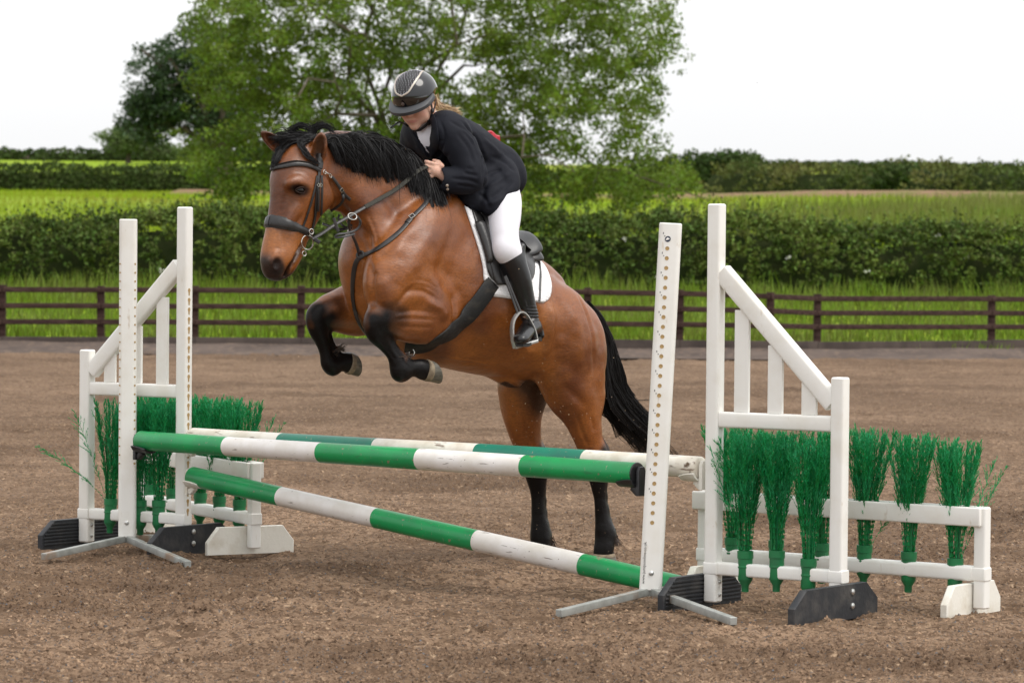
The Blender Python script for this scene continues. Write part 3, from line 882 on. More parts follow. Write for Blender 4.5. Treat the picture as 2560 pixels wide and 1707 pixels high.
# --- dotted posts on steel feet ----------------------------------------------
def ground_pt(dx, dy): return G(dx * K, dy * K)
def stand(label, base, top, feet, wd, faceang, side_dots, text=False):
    base = np.asarray(base, float); top = np.asarray(top, float)
    e = empty('jump_stand', (base[0], base[1], 0), label, 'jump stand', 'slim dotted posts holding the front pole')
    up = nrm(top - base)
    fx = nrm(npv(math.cos(faceang), math.sin(faceang), 0))          # across the face
    mb = MB(); mb.bar(base, top, wd, wd * .92, up=np.cross(up, fx), r=.02, seg=5, endr=.004)
    # note: bar() puts w along b = t x u
    mb.build('post', M_white, e)
    fn = nrm(np.cross(fx, up))       # face normal
    if fn[1] > 0: fn = -fn
    L = np.linalg.norm(top - base)
    def hole(mbh, c, n_, rr, key=False):
        u = nrm(np.cross(up, n_)); a = np.arange(12) * math.pi / 6
        ringo = c + n_ * .0012 + rr * (np.cos(a)[:, None] * u + np.sin(a)[:, None] * up)
        ringi = c + n_ * .0006 + rr * .8 * (np.cos(a)[:, None] * u + np.sin(a)[:, None] * up)
        rin0 = c - n_ * .001 + rr * 1.02 * (np.cos(a)[:, None] * u + np.sin(a)[:, None] * up)
        mbh.loft([rin0, ringo, ringi])
    mh = MB()
    for (off, n_sign, z0, z1, k, rr) in side_dots:
        for q in range(k):
            z = z0 + (z1 - z0) * q / (k - 1)
            c = base + up * z * 1.0
            if n_sign == 0:
                hole(mh, c + fx * off + fn * (wd * .46), fn, rr)
            else:
                d = nrm(fx * n_sign + fn * 1.0)
                cc = c + fx * n_sign * (wd / 2 - .02) + fn * (wd * .46 - .02) + d * .02
                hole(mh, cc, d, rr)
    ho = mh.build('peg_holes', M_hole, e); ho['kind'] = 'stuff'
    for (ex, ey) in feet:
        tgt = npv(ex[0], ex[1], .012) if not np.isscalar(ex) else npv(ex, ey, .012)
        b0 = npv(base[0], base[1], .055)
        mf = MB(); mf.bar(b0, tgt, .032, .032, r=.003)
        mf.build('foot', M_galv, e)
    mb = MB(); mb.lathe([(.035, .035), (.035, .06), (.02, .066)], o=(base[0], base[1], 0)); mb.build('base_plate', M_galv, e)
    cb = base + up * .075 + fn * wd * .46
    mb = MB(); mb.lathe([(.011, -.002), (.011, .003), (.006, .008), (.002, .009)], o=cb, ax=fn, n=12); mb.build('bolt', M_bolt, e)
    return e, up, fx, fn

lb = P(318, 1377 - 8, 16.24); lb[2] = .06
lt = P(321, 548, 16.24)
rb = P(1626, 1503, 13.89); rb[2] = .06
rt_ = P(1677, 558, 13.89)
f1 = [ground_pt(100, 1284)[:2], ground_pt(432, 1301)[:2], npv(-1.64, 16.85)]
f2 = [ground_pt(1283, 1415)[:2], ground_pt(1685, 1433)[:2], npv(.87, 14.45)]
stand('white dotted post on steel feet standing in front of the left wing', lb, lt, [(f, 0) for f in f1], .086, math.radians(2),
      [(0, 1, .37, 1.36, 24, .0052), (-.037, 0, .37, 1.36, 24, .004)])
e_r, upR, fxR, fnR = stand('leaning white dotted post with an emblem near its top, before the right wing', rb, rt_, [(f, 0) for f in f2], .096, math.radians(-4),
      [(-.008, 0, .29, 1.455, 29, .0088)])

# printed ruler ticks, numbers, web address and emblem on the right post
ox = rb + fnR * (.096 * .46 + .0015)
def flat_text(txt, size, pos, ex, ey, m, parent, name='lettering'):
    cu = bpy.data.curves.new('t', 'FONT'); cu.body = txt; cu.size = size; cu.resolution_u = 2
    tmp = bpy.data.objects.new('t', cu); C.objects.link(tmp)
    dg = bpy.context.evaluated_depsgraph_get()
    me = bpy.data.meshes.new_from_object(tmp.evaluated_get(dg))
    bpy.data.objects.remove(tmp)
    co = np.zeros(len(me.vertices) * 3); me.vertices.foreach_get('co', co); co = co.reshape(-1, 3)
    co = np.asarray(pos) + co[:, :1] * ex + co[:, 1:2] * ey
    me.vertices.foreach_set('co', co.astype(np.float32).ravel()); me.update()
    return link(name, me, m, parent)
edge = -.096 / 2 + .0205
flat_text('www.jumpsonline.co.uk', .0185, ox + fxR * (edge + .001) + upR * .03 + fxR * .0, upR * 1.0, -fxR, M_inkk, e_r)
mt = MB()
for q in range(14):
    z = .42 + q * .0835
    c = ox + upR * z + fxR * (edge + .004)
    mt.add([c, c + fxR * .004, c + fxR * .004 + upR * .004, c + upR * .004], [(0, 1, 2, 3)])
    c = c - fxR * .006 + upR * .01
    mt.add([c, c + fxR * .003, c + fxR * .003 + upR * .008, c + upR * .008], [(0, 1, 2, 3)])
tk = mt.build('height_marks', M_inkk, e_r); tk['kind'] = 'stuff'
ec = ox + upR * 1.495 - fxR * .008
mt = MB(); a = np.arange(20) * math.pi / 10
mt.add(ec + .0125 * (np.cos(a)[:, None] * fxR + np.sin(a)[:, None] * upR), [tuple(range(20))])
em = mt.build('emblem', M_ink, e_r)
mt = MB()
hp = np.array([(-.009, -.002), (-.005, .003), (-.002, .007), (.001, .006), (.003, .004), (.008, .002), (.0085, -.001), (.004, -.001), (.001, -.005), (-.003, -.003), (-.007, -.006)])
mt.add(ec + fnR * .0008 + hp[:, :1] * fxR + hp[:, 1:] * upR, [tuple(range(len(hp)))])
ml = mt.build('emblem_figure', M_white, em); ml.matrix_parent_inverse = Matrix()

# --- wings ---------------------------------------------------------------
PW = .062
def wing(label, A, B, board_c, board_lens, keyholes=False):
    """A: base of the tall post, B: base of the short post; board_c: centres of the two foot boards"""
    A = npv(A[0], A[1], 0); B = npv(B[0], B[1], 0)
    e = empty('jump_wing', A, label, 'jump wing', 'white wings either side of the jump')
    d = nrm(B - A); nn = nrm(np.cross(d, V(0, 0, 1)))
    if nn[1] > 0: nn = -nn
    for p, h in ((A, 1.705), (B, .985)):
        mb = MB(); mb.bar(p + V(0, 0, .012), p + V(0, 0, h), PW, PW, up=nn, r=.011, endr=.006); mb.build('post', M_white, e)
    L = np.linalg.norm(B - A)
    a0, b0 = A + d * (PW / 2 - .001), B - d * (PW / 2 - .001)
    for z, h, w_ in ((.79, .066, .050), (.157, .056, .050)):
        mb = MB()
        mb.bar(a0 + V(0, 0, z), b0 + V(0, 0, z), w_, h, r=.010, endr=.003); mb.build('rail', M_white, e)
    # lower rail carries on over the face of the posts as a sleeve
    for p in (A, B):
        mb = MB(); s_ = d * (PW / 2 + .004)
        mb.bar(p - s_ * .9 + V(0, 0, .157), p + s_ + V(0, 0, .157), PW + .005, .055, r=.008, endr=.003); mb.build('rail_bracket', M_white, e)
    za, zb = 1.415, .875
    mb = MB(); mb.bar(a0 + V(0, 0, za), b0 + V(0, 0, zb), .052, .082, r=.014, endr=.001); mb.build('diagonal_rail', M_white, e)
    for q in (.22, .49, .76):
        p = A + (B - A) * q + nn * .0
        zt = za + (zb - za) * q - .04
        mb = MB(); mb.bar(p + V(0, 0, .79 + .034), p + V(0, 0, zt), .070, .018, up=nn, r=.004); mb.build('slat', M_white, e)
    for (c, ln, dirv, side, ribbed) in board_c:
        c = npv(c[0], c[1], 0); dv = nrm(npv(dirv[0], dirv[1], 0)); sn = nrm(np.cross(dv, V(0, 0, 1)))
        h = .125; hl = ln / 2
        poly = [(-hl, -.02), (hl, -.02), (hl, .055), (hl - .09, h), (-hl + .09, h), (-hl, .055)]
        mb = MB(); mb.prism(poly, c + V(0, 0, .005), dv, V(0, 0, 1), sn, .034, bev=.004)
        bo = mb.build('foot_board', M_black, e)
        if ribbed:
            for q in range(7):
                z = .012 + q * .0165
                x0, x1 = -hl + .012 + max(0, z - .055) * 1.0, hl - .012 - max(0, z - .055) * 1.0
                mb = MB(); yv = sn * .019 * ribbed
                mb.bar(c + dv * x0 + yv + V(0, 0, z), c + dv * x1 + yv + V(0, 0, z), .006, .010, r=.002)
                k_ = mb.build('rib', M_black, bo); k_.matrix_parent_inverse = Matrix.Translation(-e.location); k_.matrix_parent_inverse = Matrix()
    return e, d, nn

TA, TB = np.array([XY(1645 * K, 13.88), 13.88]), np.array([XY(1933 * K, 13.55), 13.55])
dv = npv(.60, .80, 0); bn = npv(.80, -.60, 0)
off = PW / 2 + .021
wr, wrd, wrn = wing('white wing on the right, its sloping rail falling towards the right edge', TA, TB,
     [(npv(TA[0], TA[1], 0) - bn * off - dv * .02, .60, dv, None, 1), (npv(TB[0], TB[1], 0) + bn * off - dv * .12, .66, dv, None, 0)], None)
LA, LB = np.array([XY(424 * K, 16.2), 16.2]), np.array([XY(202 * K, 16.5), 16.5])
wl, wld, wln = wing('white wing on the left with keyhole slots down its tall post', LA, LB,
     [(npv(LA[0], LA[1], 0) + bn * off + dv * .0, .60, dv, None, 0), (npv(LB[0], LB[1], 0) - bn * off + dv * .02, .60, dv, None, 1)], None)
# bolts through posts and boards
def bolts(e, p, axis, zs, r=.012):
    for z in zs:
        mb = MB(); o = npv(p[0], p[1], z)
        mb.lathe([(r, -.002), (r, .003), (r * .6, .007), (r * .15, .008)], o=o, ax=axis, n=12)
        mb.build('bolt', M_bolt, e)
def side_pt(p, ax, dd): return npv(p[0], p[1], 0) + nrm(ax) * dd
bolts(wr, side_pt(TB, bn, off + .019), bn, (.04, .098), .013)
bolts(wl, side_pt(LA, bn, off + .019), bn, (.04, .098), .013)
bolts(wr, side_pt(TA, wrd, PW / 2 + .001), wrd, (.045, .10), .009)
bolts(wl, side_pt(LB, -wld, PW / 2 + .001), -wld, (.045, .10), .009)
# keyhole slots on the left wing's tall post, on the face towards the jump
inn = -wld
mh = MB()
for q in range(24):
    z = .20 + q * .0475
    if z > 1.33: break
    c = npv(LA[0], LA[1], z) + inn * (PW / 2 + .0008) + wln * .004
    a = np.linspace(-50, 230, 12) * math.pi / 180
    pts = [c + .0105 * (math.cos(x_) * wln + math.sin(x_) * V(0, 0, 1)) for x_ in a]
    pts += [c + wln * -.0042 + V(0, 0, -.026), c + wln * .0042 + V(0, 0, -.026)]
    b2 = [p_ - inn * .003 for p_ in pts]
    n_ = len(pts)
    mh.loft([b2, pts])
ko = mh.build('keyhole_slots', M_hole, wl); ko['kind'] = 'stuff'

# --- cups ---------------------------------------------------------------
def cup(label, p, axis, m, rad=.052, h=.10, plate=.045, depth=.09):
    """p: centre of the pole end; axis: towards the jump (unit)"""
    p = np.asarray(p, float); ax = nrm(axis); sd = nrm(np.cross(ax, V(0, 0, 1)))
    e = empty('jump_cup', p + V(0, 0, -rad), label, 'pole cup', 'cups that carry the poles')
    mb = MB()
    poly = [(-plate / 2, -.095), (plate / 2, -.095), (plate / 2, .012), (plate * .3, .03), (-plate * .3, .03), (-plate / 2, .012)]
    mb.prism(poly, p - ax * .012, sd, V(0, 0, 1), ax, .018)
    mb.build('back_plate', m, e)
    mb = MB(); rings = []
    for q in range(7):
        x = depth * q / 6
        a = np.radians(np.linspace(205, 335, 9))
        ro, ri = rad + .010, rad + .0008
        wv = 1 - .25 * (q / 6) ** 2
        a = math.radians(270) + (a - math.radians(270)) * wv
        o_ = p + ax * x + ro * (np.cos(a)[:, None] * sd + np.sin(a)[:, None] * V(0, 0, 1))
        i_ = p + ax * x + ri * (np.cos(a)[::-1][:, None] * sd + np.sin(a)[::-1][:, None] * V(0, 0, 1))
        rings.append(np.vstack([o_, i_]))
    mb.loft(rings); mb.build('cradle', m, e)
    mb = MB(); mb.bar(p + V(0, 0, -.085) - ax * .004, p + V(0, 0, -rad - .006) + ax * .03, .03, .03, r=.006); mb.build('brace', m, e)
    return e
ax1 = nrm(fb - fa); ax2 = nrm(bb_ - ba); ax3 = nrm((db_ - da) * V(1, 1, 0))
cup('black cup on the left dotted post under the green end of the front pole', fa - ax1 * .004, ax1, M_blackp)
cup('black cup on the right dotted post under the capped end of the front pole', fb + ax1 * .010, -ax1, M_blackp)
cup('white cup on the right wing holding the chipped cream end of the back pole', bb_ + ax2 * .004, -ax2, M_whiteB)
cup('white cup on the left wing holding the upper end of the slanting pole', da + V(0, 0, .004) - ax3 * .004, ax3, M_whiteB)
cup('white cup on the left wing holding the cream end of the back pole', ba - ax2 * .004, ax2, M_whiteB)

# --- low frames that hold the brushes -----------------------------------------
def low_frame(label, A, B):
    A = npv(A[0], A[1], 0); B = npv(B[0], B[1], 0)
    e = empty('low_stand', A, label, 'low stand', 'low white frames behind the wings')
    d = nrm(B - A); nn = nrm(np.cross(d, V(0, 0, 1)))
    if nn[1] > 0: nn = -nn
    for p in (A, B):
        mb = MB(); mb.bar(p + V(0, 0, .02), p + V(0, 0, .445), .055, .055, up=nn, r=.009); mb.build('post', M_white, e)
    for s_, z, h in ((1, .405, .080), (-1, .405, .080)):
        o_ = nn * s_ * (.0275 + .010)
        mb = MB(); mb.bar(A - d * .045 + o_ + V(0, 0, z), B + d * .012 + o_ + V(0, 0, z), .020, h, r=.007); mb.build('top_rail', M_white, e)
    mb = MB(); mb.bar(A + d * .0275 + V(0, 0, .165), B - d * .0275 + V(0, 0, .165), .066, .062, r=.012); mb.build('lower_rail', M_white, e)
    for p in (A, B):
        mb = MB(); mb.bar(p - d * .032 + V(0, 0, .165), p + d * .031 + V(0, 0, .165), .062, .058, r=.007); mb.build('rail_bracket', M_white, e)
        poly = [(-.235, -.012), (.235, -.012), (.235, .05), (.175, .125), (-.175, .125), (-.235, .05)]
        sg = 1 if p is B else -1
        mb = MB(); mb.prism(poly, p + d * sg * .050 * (-1), nn, V(0, 0, 1), d, .036, bev=.005); mb.build('foot_board', M_whiteB, e)
    return e, d, nn
RA, RB = (.865, 14.44), (1.974, 13.63)
LfA, LfB = (-1.94, 17.35), (-1.27, 16.15)
fr, frd, frn = low_frame('low white frame behind the right wing, reaching out to the right', RA, RB)
fl, fld, fln = low_frame('low white frame seen at an angle behind the left wing', LfA, LfB)

# --- brushes -----------------------------------------------------------------
def twig_mesh(seed, n=37, H=.60, spread=.105, stray=None):
    r = np.random.default_rng(seed)
    tri = []; stems = MB()
    def sliver(a, b, w_):
        d = b - a; s_ = np.cross(d, r.normal(size=3)); s_ = s_ / (np.linalg.norm(s_) + 1e-9) * w_
        tri.append((a - s_ * 1.2, a + s_ * 1.2, b))
    def sprout(a, d, ln):
        """side twig with short bristles"""
        b = a + d * ln
        sliver(a, b, .0016)
        for q in (.3, .55, .8, 1.0):
            for _ in range(2):
                e_ = nrm(d + r.normal(size=3) * .34 + V(0, 0, .35))
                p_ = a + d * ln * q
                sliver(p_, p_ + e_ * r.uniform(.009, .018), .0016)
    specs = []
    for i in range(n):
        a = r.uniform(0, 2 * math.pi); k = math.sqrt((i + .5) / n)
        specs.append((a, k * spread * r.uniform(.85, 1.1), H * r.uniform(.95, 1.0), None))
    for (a, lean, hh) in (stray or []):
        specs.append((a, lean, hh, 1))
    for (a, top, h, st) in specs:
        d0 = V(math.cos(a), math.sin(a), 0); rb_ = min(.024, top * .27 + .004)
        N = 22; pts = []
        for q in range(N):
            f = q / (N - 1)
            z = .10 + (h - .10) * f
            rad = rb_ + (top * 1.12 - rb_) * (f ** 1.35)
            if st: z = .10 + (h - .10) * (f - .18 * f * f * (top > .3)) ; rad = rb_ + (top - rb_) * f ** 1.15
            p = d0 * rad + V(0, 0, z) + V(r.normal() * .0015, r.normal() * .0015, 0)
            pts.append(p)
        for q in range(N - 1):
            w_ = .0026 * (1 - .55 * q / N)
            sliver(pts[q], pts[q + 1], w_); sliver(pts[q], pts[q + 1], w_)
            if q >= 5:
                t = nrm(pts[q + 1] - pts[q])
                reps = (1 if q < 7 else 2 if q < 11 else 3) if not st else 2
                for _ in range(reps):
                    s_ = r.normal(size=3); s_ = nrm(s_ - t * np.dot(s_, t))
                    ang = math.radians(r.uniform(8, 24) if not st else r.uniform(16, 36))
                    sprout(pts[q] + (pts[q + 1] - pts[q]) * r.random(), t * math.cos(ang) + s_ * math.sin(ang), r.uniform(.025, .065) * (1 if q > 8 else .6) * (1 if q < N - 4 else .5))
    v = np.array(tri).reshape(-1, 3)
    i = np.arange(len(tri)) * 3
    return mesh_np('bristles', v, np.stack([i, i + 1, i + 2], 1), smooth=False)
variants = [twig_mesh(31), twig_mesh(32, spread=.095), twig_mesh(33, spread=.118), twig_mesh(34, n=28, spread=.09, H=.58)]
left_stray = twig_mesh(35, stray=[(math.pi * .985, .37, .42), (math.pi * .97, .20, .545)], spread=.10)
right_stray = twig_mesh(36, stray=[(-.5, .165, .53), (-.6, .22, .50)])
mid_stray = twig_mesh(37, stray=[(-.45, .20, .40)])
wr_stray = twig_mesh(38, stray=[(math.pi, .15, .55), (math.pi * .96, .12, .57)], spread=.10)
for me in variants + [left_stray, right_stray, mid_stray, wr_stray]: me.materials.append(M_twig)
cupm = MB().lathe([(.012, -.055), (.0155, -.055), (.0165, -.028), (.030, -.006), (.0315, .0), (.0315, .045), (.0335, .047), (.0335, .053), (.0315, .055), (.0315, .085), (.0345, .087), (.0345, .118), (.030, .119), (.029, .105), (.005, .10)], n=20, caps=True).mesh('cup', True, 40)
cupm.materials.append(M_cup)
stemm = MB()
_r = np.random.default_rng(3)
for i in range(13):
    a = _r.uniform(0, 6.28); k = .024 * math.sqrt((i + .5) / 13)
    stemm.tube([V(math.cos(a) * k, math.sin(a) * k, .10), V(math.cos(a) * k * 1.5, math.sin(a) * k * 1.5, .26), V(math.cos(a) * k * 2.6, math.sin(a) * k * 2.6, .42)], [.0032, .0026, .0014], n=5)
stemm = stemm.mesh('stem', True, 60); stemm.materials.append(M_stemg)
def brush(label, x, y, z, me, rz, tilt=(0, 0)):
    e = empty('brush_bundle', (x, y, z), label, 'brush', 'green plastic brushes in the jump')
    e.rotation_euler = (tilt[0], tilt[1], 0)
    for nm_, m_ in (('cup', cupm), ('bristles', me), ('stem', stemm)):
        o_ = bpy.data.objects.new(nm_, m_); C.objects.link(o_); o_.parent = e; o_.rotation_euler = (0, 0, rz)
        if nm_ == 'bristles': o_['kind'] = 'stuff'
    return e
def on_line(A, B, dx):
    """point on ground line A-B seen at display column dx"""
    A = np.asarray(A, float)[:2]; B = np.asarray(B, float)[:2]
    k = ray(dx * K, 1300); m_ = k[0] / k[1]
    t = (A[0] - m_ * A[1]) / ((m_ * (B[1] - A[1])) - (B[0] - A[0]))
    return A + (B - A) * t
specs = [
 (TA, TB, 1713, wr_stray, .12, 0, 'green brush in the right wing next to its tall post, a loose spray leaning left'),
 (TA, TB, 1785, variants[0], .13, 1, 'middle green brush of the three in the right wing'),
 (TA, TB, 1858, variants[1], .105, 2, 'green brush in the right wing beside its short post'),
 (RA, RB, 1683, variants[2], .13, 3, 'green brush in the right low frame, mostly hidden behind the tall wing post'),
 (RA, RB, 1783, variants[3], .13, .5, 'green brush in the right low frame hidden behind the middle wing brush'),
 (RA, RB, 1888, variants[1], .13, 1.4, 'green brush in the right low frame, peeping past the short wing post'),
 (RA, RB, 1985, mid_stray, .135, 0, 'third green brush from the right end of the right low frame, one twig leaning out'),
 (RA, RB, 2088, variants[0], .12, 4, 'second green brush from the right end of the right low frame'),
 (RA, RB, 2195, right_stray, .105, 0, 'green brush at the right end of the low frame, loose twigs fanning right'),
 (LA, LB, 253, left_stray, .12, 0, 'green brush at the far left of the left wing with two long loose sprays'),
 (LA, LB, 322, variants[3], .12, 2, 'green brush in the left wing, half hidden by the dotted post'),
 (LA, LB, 364, variants[1], .125, 1, 'green brush in the left wing just right of the dotted post'),
 (LfA, LfB, 346, variants[0], .13, 1, 'rearmost green brush of the left low frame, seen low between the posts'),
 (LfA, LfB, 396, variants[2], .13, 2, 'green brush of the left low frame tucked behind the tall wing post'),
 (LfA, LfB, 459, variants[1], .13, 3, 'green brush of the left low frame just right of the tall wing post'),
 (LfA, LfB, 504, variants[2], .13, 4, 'green brush of the left low frame second from its near end'),
 (LfA, LfB, 549, right_stray, .13, .3, 'green brush at the near end of the left low frame, fanning to the right'),
]
for (A, B, dx, me, z, rz, lab) in specs:
    p = on_line(A, B, dx)
    brush(lab, p[0], p[1], z, me, rz, (random.uniform(-.03, .03), random.uniform(-.03, .03)))
# ================================================================== IMPLICIT BODIES
class Sdf:
    """signed distance grid in a local frame; shapes are blended into it and a surface is drawn from it"""
    def __init__(s, lo, hi, res):
        s.lo = np.asarray(lo, float); s.res = res
        s.n = np.ceil((np.asarray(hi, float) - s.lo) / res).astype(int) + 1
        s.D = np.full(s.n, 1.0, np.float32)
        s.ax = [s.lo[i] + res * np.arange(s.n[i]) for i in range(3)]
    def _box(s, lo, hi):
        a = np.clip(np.floor((lo - s.lo) / s.res).astype(int), 0, s.n - 1)
        b = np.clip(np.ceil((hi - s.lo) / s.res).astype(int) + 1, 1, s.n)
        return tuple(slice(int(a[i]), int(max(b[i], a[i] + 1))) for i in range(3))
    def _apply(s, sl, d, k, mode):
        A = s.D[sl]
        d = d.astype(np.float32)
        if mode == 'add':
            if k > 0:
                h = np.maximum(k - np.abs(A - d), 0) / k
                s.D[sl] = np.minimum(A, d) - h * h * (k * .25)
            else: s.D[sl] = np.minimum(A, d)
        else:
            d = -d
            if k > 0:
                h = np.maximum(k - np.abs(A - d), 0) / k
                s.D[sl] = np.maximum(A, d) + h * h * (k * .25)
            else: s.D[sl] = np.maximum(A, d)
    def ell(s, c, r, R=None, k=.03, mode='add'):
        c = np.asarray(c, float); r = np.asarray(r, float) * np.ones(3)
        m = r.max() + k + .02
        sl = s._box(c - m, c + m)
        X, Y, Z = np.meshgrid(s.ax[0][sl[0]] - c[0], s.ax[1][sl[1]] - c[1], s.ax[2][sl[2]] - c[2], indexing='ij')
        if R is not None:
            R = np.asarray(R)
            X, Y, Z = (R[0, 0] * X + R[0, 1] * Y + R[0, 2] * Z, R[1, 0] * X + R[1, 1] * Y + R[1, 2] * Z, R[2, 0] * X + R[2, 1] * Y + R[2, 2] * Z)
        k0 = np.sqrt((X / r[0]) ** 2 + (Y / r[1]) ** 2 + (Z / r[2]) ** 2)
        k1 = np.sqrt((X / r[0] ** 2) ** 2 + (Y / r[1] ** 2) ** 2 + (Z / r[2] ** 2) ** 2)
        d = np.where(k1 > 1e-6, k0 * (k0 - 1) / np.maximum(k1, 1e-6), -r.min())
        s._apply(sl, d, k, mode)
    def seg(s, a, b, ra, rb, sa=None, sb=None, side=(0, 1, 0), k=.03, mode='add', inner=.004):
        """tapered capsule; ra/rb in-plane radii, sa/sb radii along `side`"""
        a = np.asarray(a, float); b = np.asarray(b, float)
        sa = ra if sa is None else sa; sb = rb if sb is None else sb
        m = max(ra, rb, sa, sb) + k + .02
        sl = s._box(np.minimum(a, b) - m, np.maximum(a, b) + m)
        X, Y, Z = np.meshgrid(s.ax[0][sl[0]] - a[0], s.ax[1][sl[1]] - a[1], s.ax[2][sl[2]] - a[2], indexing='ij')
        ab = b - a; L2 = max(float(ab @ ab), 1e-9)
        t = np.clip((X * ab[0] + Y * ab[1] + Z * ab[2]) / L2, 0, 1)
        X = X - t * ab[0]; Y = Y - t * ab[1]; Z = Z - t * ab[2]
        S = nrm(side)
        q = X * S[0] + Y * S[1] + Z * S[2]
        e2 = np.maximum(X * X + Y * Y + Z * Z - q * q, 0)
        rn = ra + (rb - ra) * t; rs = sa + (sb - sa) * t
        k0 = np.sqrt(e2 / rn ** 2 + q * q / rs ** 2); k1 = np.sqrt(e2 / rn ** 4 + q * q / rs ** 4)
        d = np.where(k1 > 1e-6, k0 * (k0 - 1) / np.maximum(k1, 1e-6), -np.minimum(rn, rs))
        s._apply(sl, d, k, mode)
    def tube(s, rows, n=24, k=.03, kin=.012, side=(0, 1, 0), mode='add'):
        """rows: (x,y,z,r,rs); spline sampled"""
        q = catmull(rows, n)
        for i in range(n - 1):
            s.seg(q[i, :3], q[i + 1, :3], q[i, 3], q[i + 1, 3], q[i, 4], q[i + 1, 4], side=side, k=k if mode == 'add' else k, mode=mode)
        return q
    def surface(s, relax=2):
        D = s.D
        ins = D < 0
        c = np.zeros(tuple(s.n - 1), np.int8)
        for dx in (0, 1):
            for dy in (0, 1):
                for dz in (0, 1):
                    c += ins[dx:s.n[0] - 1 + dx, dy:s.n[1] - 1 + dy, dz:s.n[2] - 1 + dz]
        act = (c > 0) & (c < 8)
        idx = np.argwhere(act)
        ids = np.full(act.shape, -1, np.int32); ids[act] = np.arange(len(idx))
        acc = np.zeros((len(idx), 3)); cnt = np.zeros(len(idx))
        corners = [(0, 0, 0), (1, 0, 0), (0, 1, 0), (1, 1, 0), (0, 0, 1), (1, 0, 1), (0, 1, 1), (1, 1, 1)]
        val = [D[idx[:, 0] + a, idx[:, 1] + b, idx[:, 2] + c_] for a, b, c_ in corners]
        for i, ci in enumerate(corners):
            for j, cj in enumerate(corners):
                if j <= i or sum(abs(p - q) for p, q in zip(ci, cj)) != 1: continue
                vi, vj = val[i], val[j]
                m = (vi < 0) != (vj < 0)
                t = vi[m] / (vi[m] - vj[m])
                acc[m] += np.array(ci) + t[:, None] * (np.array(cj) - np.array(ci)); cnt[m] += 1
        v = idx + acc / cnt[:, None]
        faces = []
        for ax in range(3):
            o1, o2 = [(1, 2), (2, 0), (0, 1)][ax]
            sl0 = [slice(0, None)] * 3; sl1 = [slice(0, None)] * 3
            sl0[ax] = slice(0, -1); sl1[ax] = slice(1, None)
            A = ins[tuple(sl0)]; B = ins[tuple(sl1)]
            e = np.argwhere(A != B)
            e = e[(e[:, o1] > 0) & (e[:, o2] > 0) & (e[:, o1] < s.n[o1] - 1) & (e[:, o2] < s.n[o2] - 1)]
            flip = A[e[:, 0], e[:, 1], e[:, 2]]
            def g(d1, d2):
                q = e.copy(); q[:, o1] -= d1; q[:, o2] -= d2
                return ids[q[:, 0], q[:, 1], q[:, 2]]
            q = np.stack([g(0, 0), g(1, 0), g(1, 1), g(0, 1)], 1)
            q[~flip] = q[~flip][:, ::-1]
            faces.append(q)
        f = np.concatenate(faces)
        f = f[(f >= 0).all(1)]
        v = s.lo + v * s.res
        for _ in range(relax):
            a = np.zeros_like(v); n = np.zeros(len(v))
            for i in range(4):
                j = (i + 1) % 4
                np.add.at(a, f[:, i], v[f[:, j]]); np.add.at(a, f[:, j], v[f[:, i]])
                np.add.at(n, f[:, i], 1); np.add.at(n, f[:, j], 1)
            v = v * .4 + .6 * a / n[:, None]
        return v, f

class Frame:
    """upright local frame: forward f, left side s, up u"""
    def __init__(s, o, yaw_deg, pitch_deg=0, roll_deg=0):
        s.o = np.asarray(o, float); a = math.radians(yaw_deg)
        f = V(-math.cos(a), -math.sin(a), 0); l = V(-f[1], f[0], 0) ; u = V(0, 0, 1)
        p = math.radians(pitch_deg)
        f, u = f * math.cos(p) + u * math.sin(p), u * math.cos(p) - f * math.sin(p)
        r_ = math.radians(roll_deg)
        l, u = l * math.cos(r_) + u * math.sin(r_), u * math.cos(r_) - l * math.sin(r_)
        s.f, s.l, s.u = f, l, u
        s.M = np.stack([f, l, u])          # world->local rows
    def loc(s, w): return (np.asarray(w) - s.o) @ s.M.T
    def wor(s, l): return np.asarray(l) @ s.M + s.o
    def dloc(s, d): return np.asarray(d) @ s.M.T
    def px(s, sx, sy, side=0.0):
        """world point on the plane at `side`, seen through the photograph pixel"""
        d = ray(sx, sy); p0 = s.o + s.l * side
        return CAMN + d * (np.dot(p0 - CAMN, s.l) / np.dot(d, s.l))
# ================================================================== HORSE
HF = Frame((.337, 16.0, 0), 40)                 # trunk frame: heading left and towards the camera
def HL(sx, sy, side=0.0): return HF.loc(HF.px(sx, sy, side))
def rows(lst, s_=532.0):
    """(sx, sy, side, r_px, rs_m or None) -> local tube rows"""
    out = []
    for (sx, sy, side, r, rs) in lst:
        p = HL(sx, sy, side)
        out.append((*p, r / s_, (r / s_) if rs is None else rs))
    return out
H = Sdf((-.62, -.50, -.02), (1.95, .50, 2.25), .0076)
# trunk
H.tube(rows([(1010, 668, 0, 165, .195), (1062, 676, 0, 190, .232), (1130, 715, 0, 178, .268), (1200, 766, 0, 160, .285), (1282, 808, 0, 132, .275), (1350, 838, 0, 112, .25)]), n=22, k=.05)
# withers and loin ridge
H.tube(rows([(1075, 515, 0, 48, .055), (1130, 542, 0, 46, .065), (1210, 612, 0, 44, .08), (1300, 682, 0, 42, .09), (1365, 724, 0, 40, .10)]), n=14, k=.07)
# croup, both sides
for sd in (1, -1):
    H.tube(rows([(1335, 778, .10 * sd, 70, .12), (1380, 806, .13 * sd, 80, .125), (1408, 858, .15 * sd, 84, .115), (1414, 912, .15 * sd, 78, .10)]), n=12, k=.07)
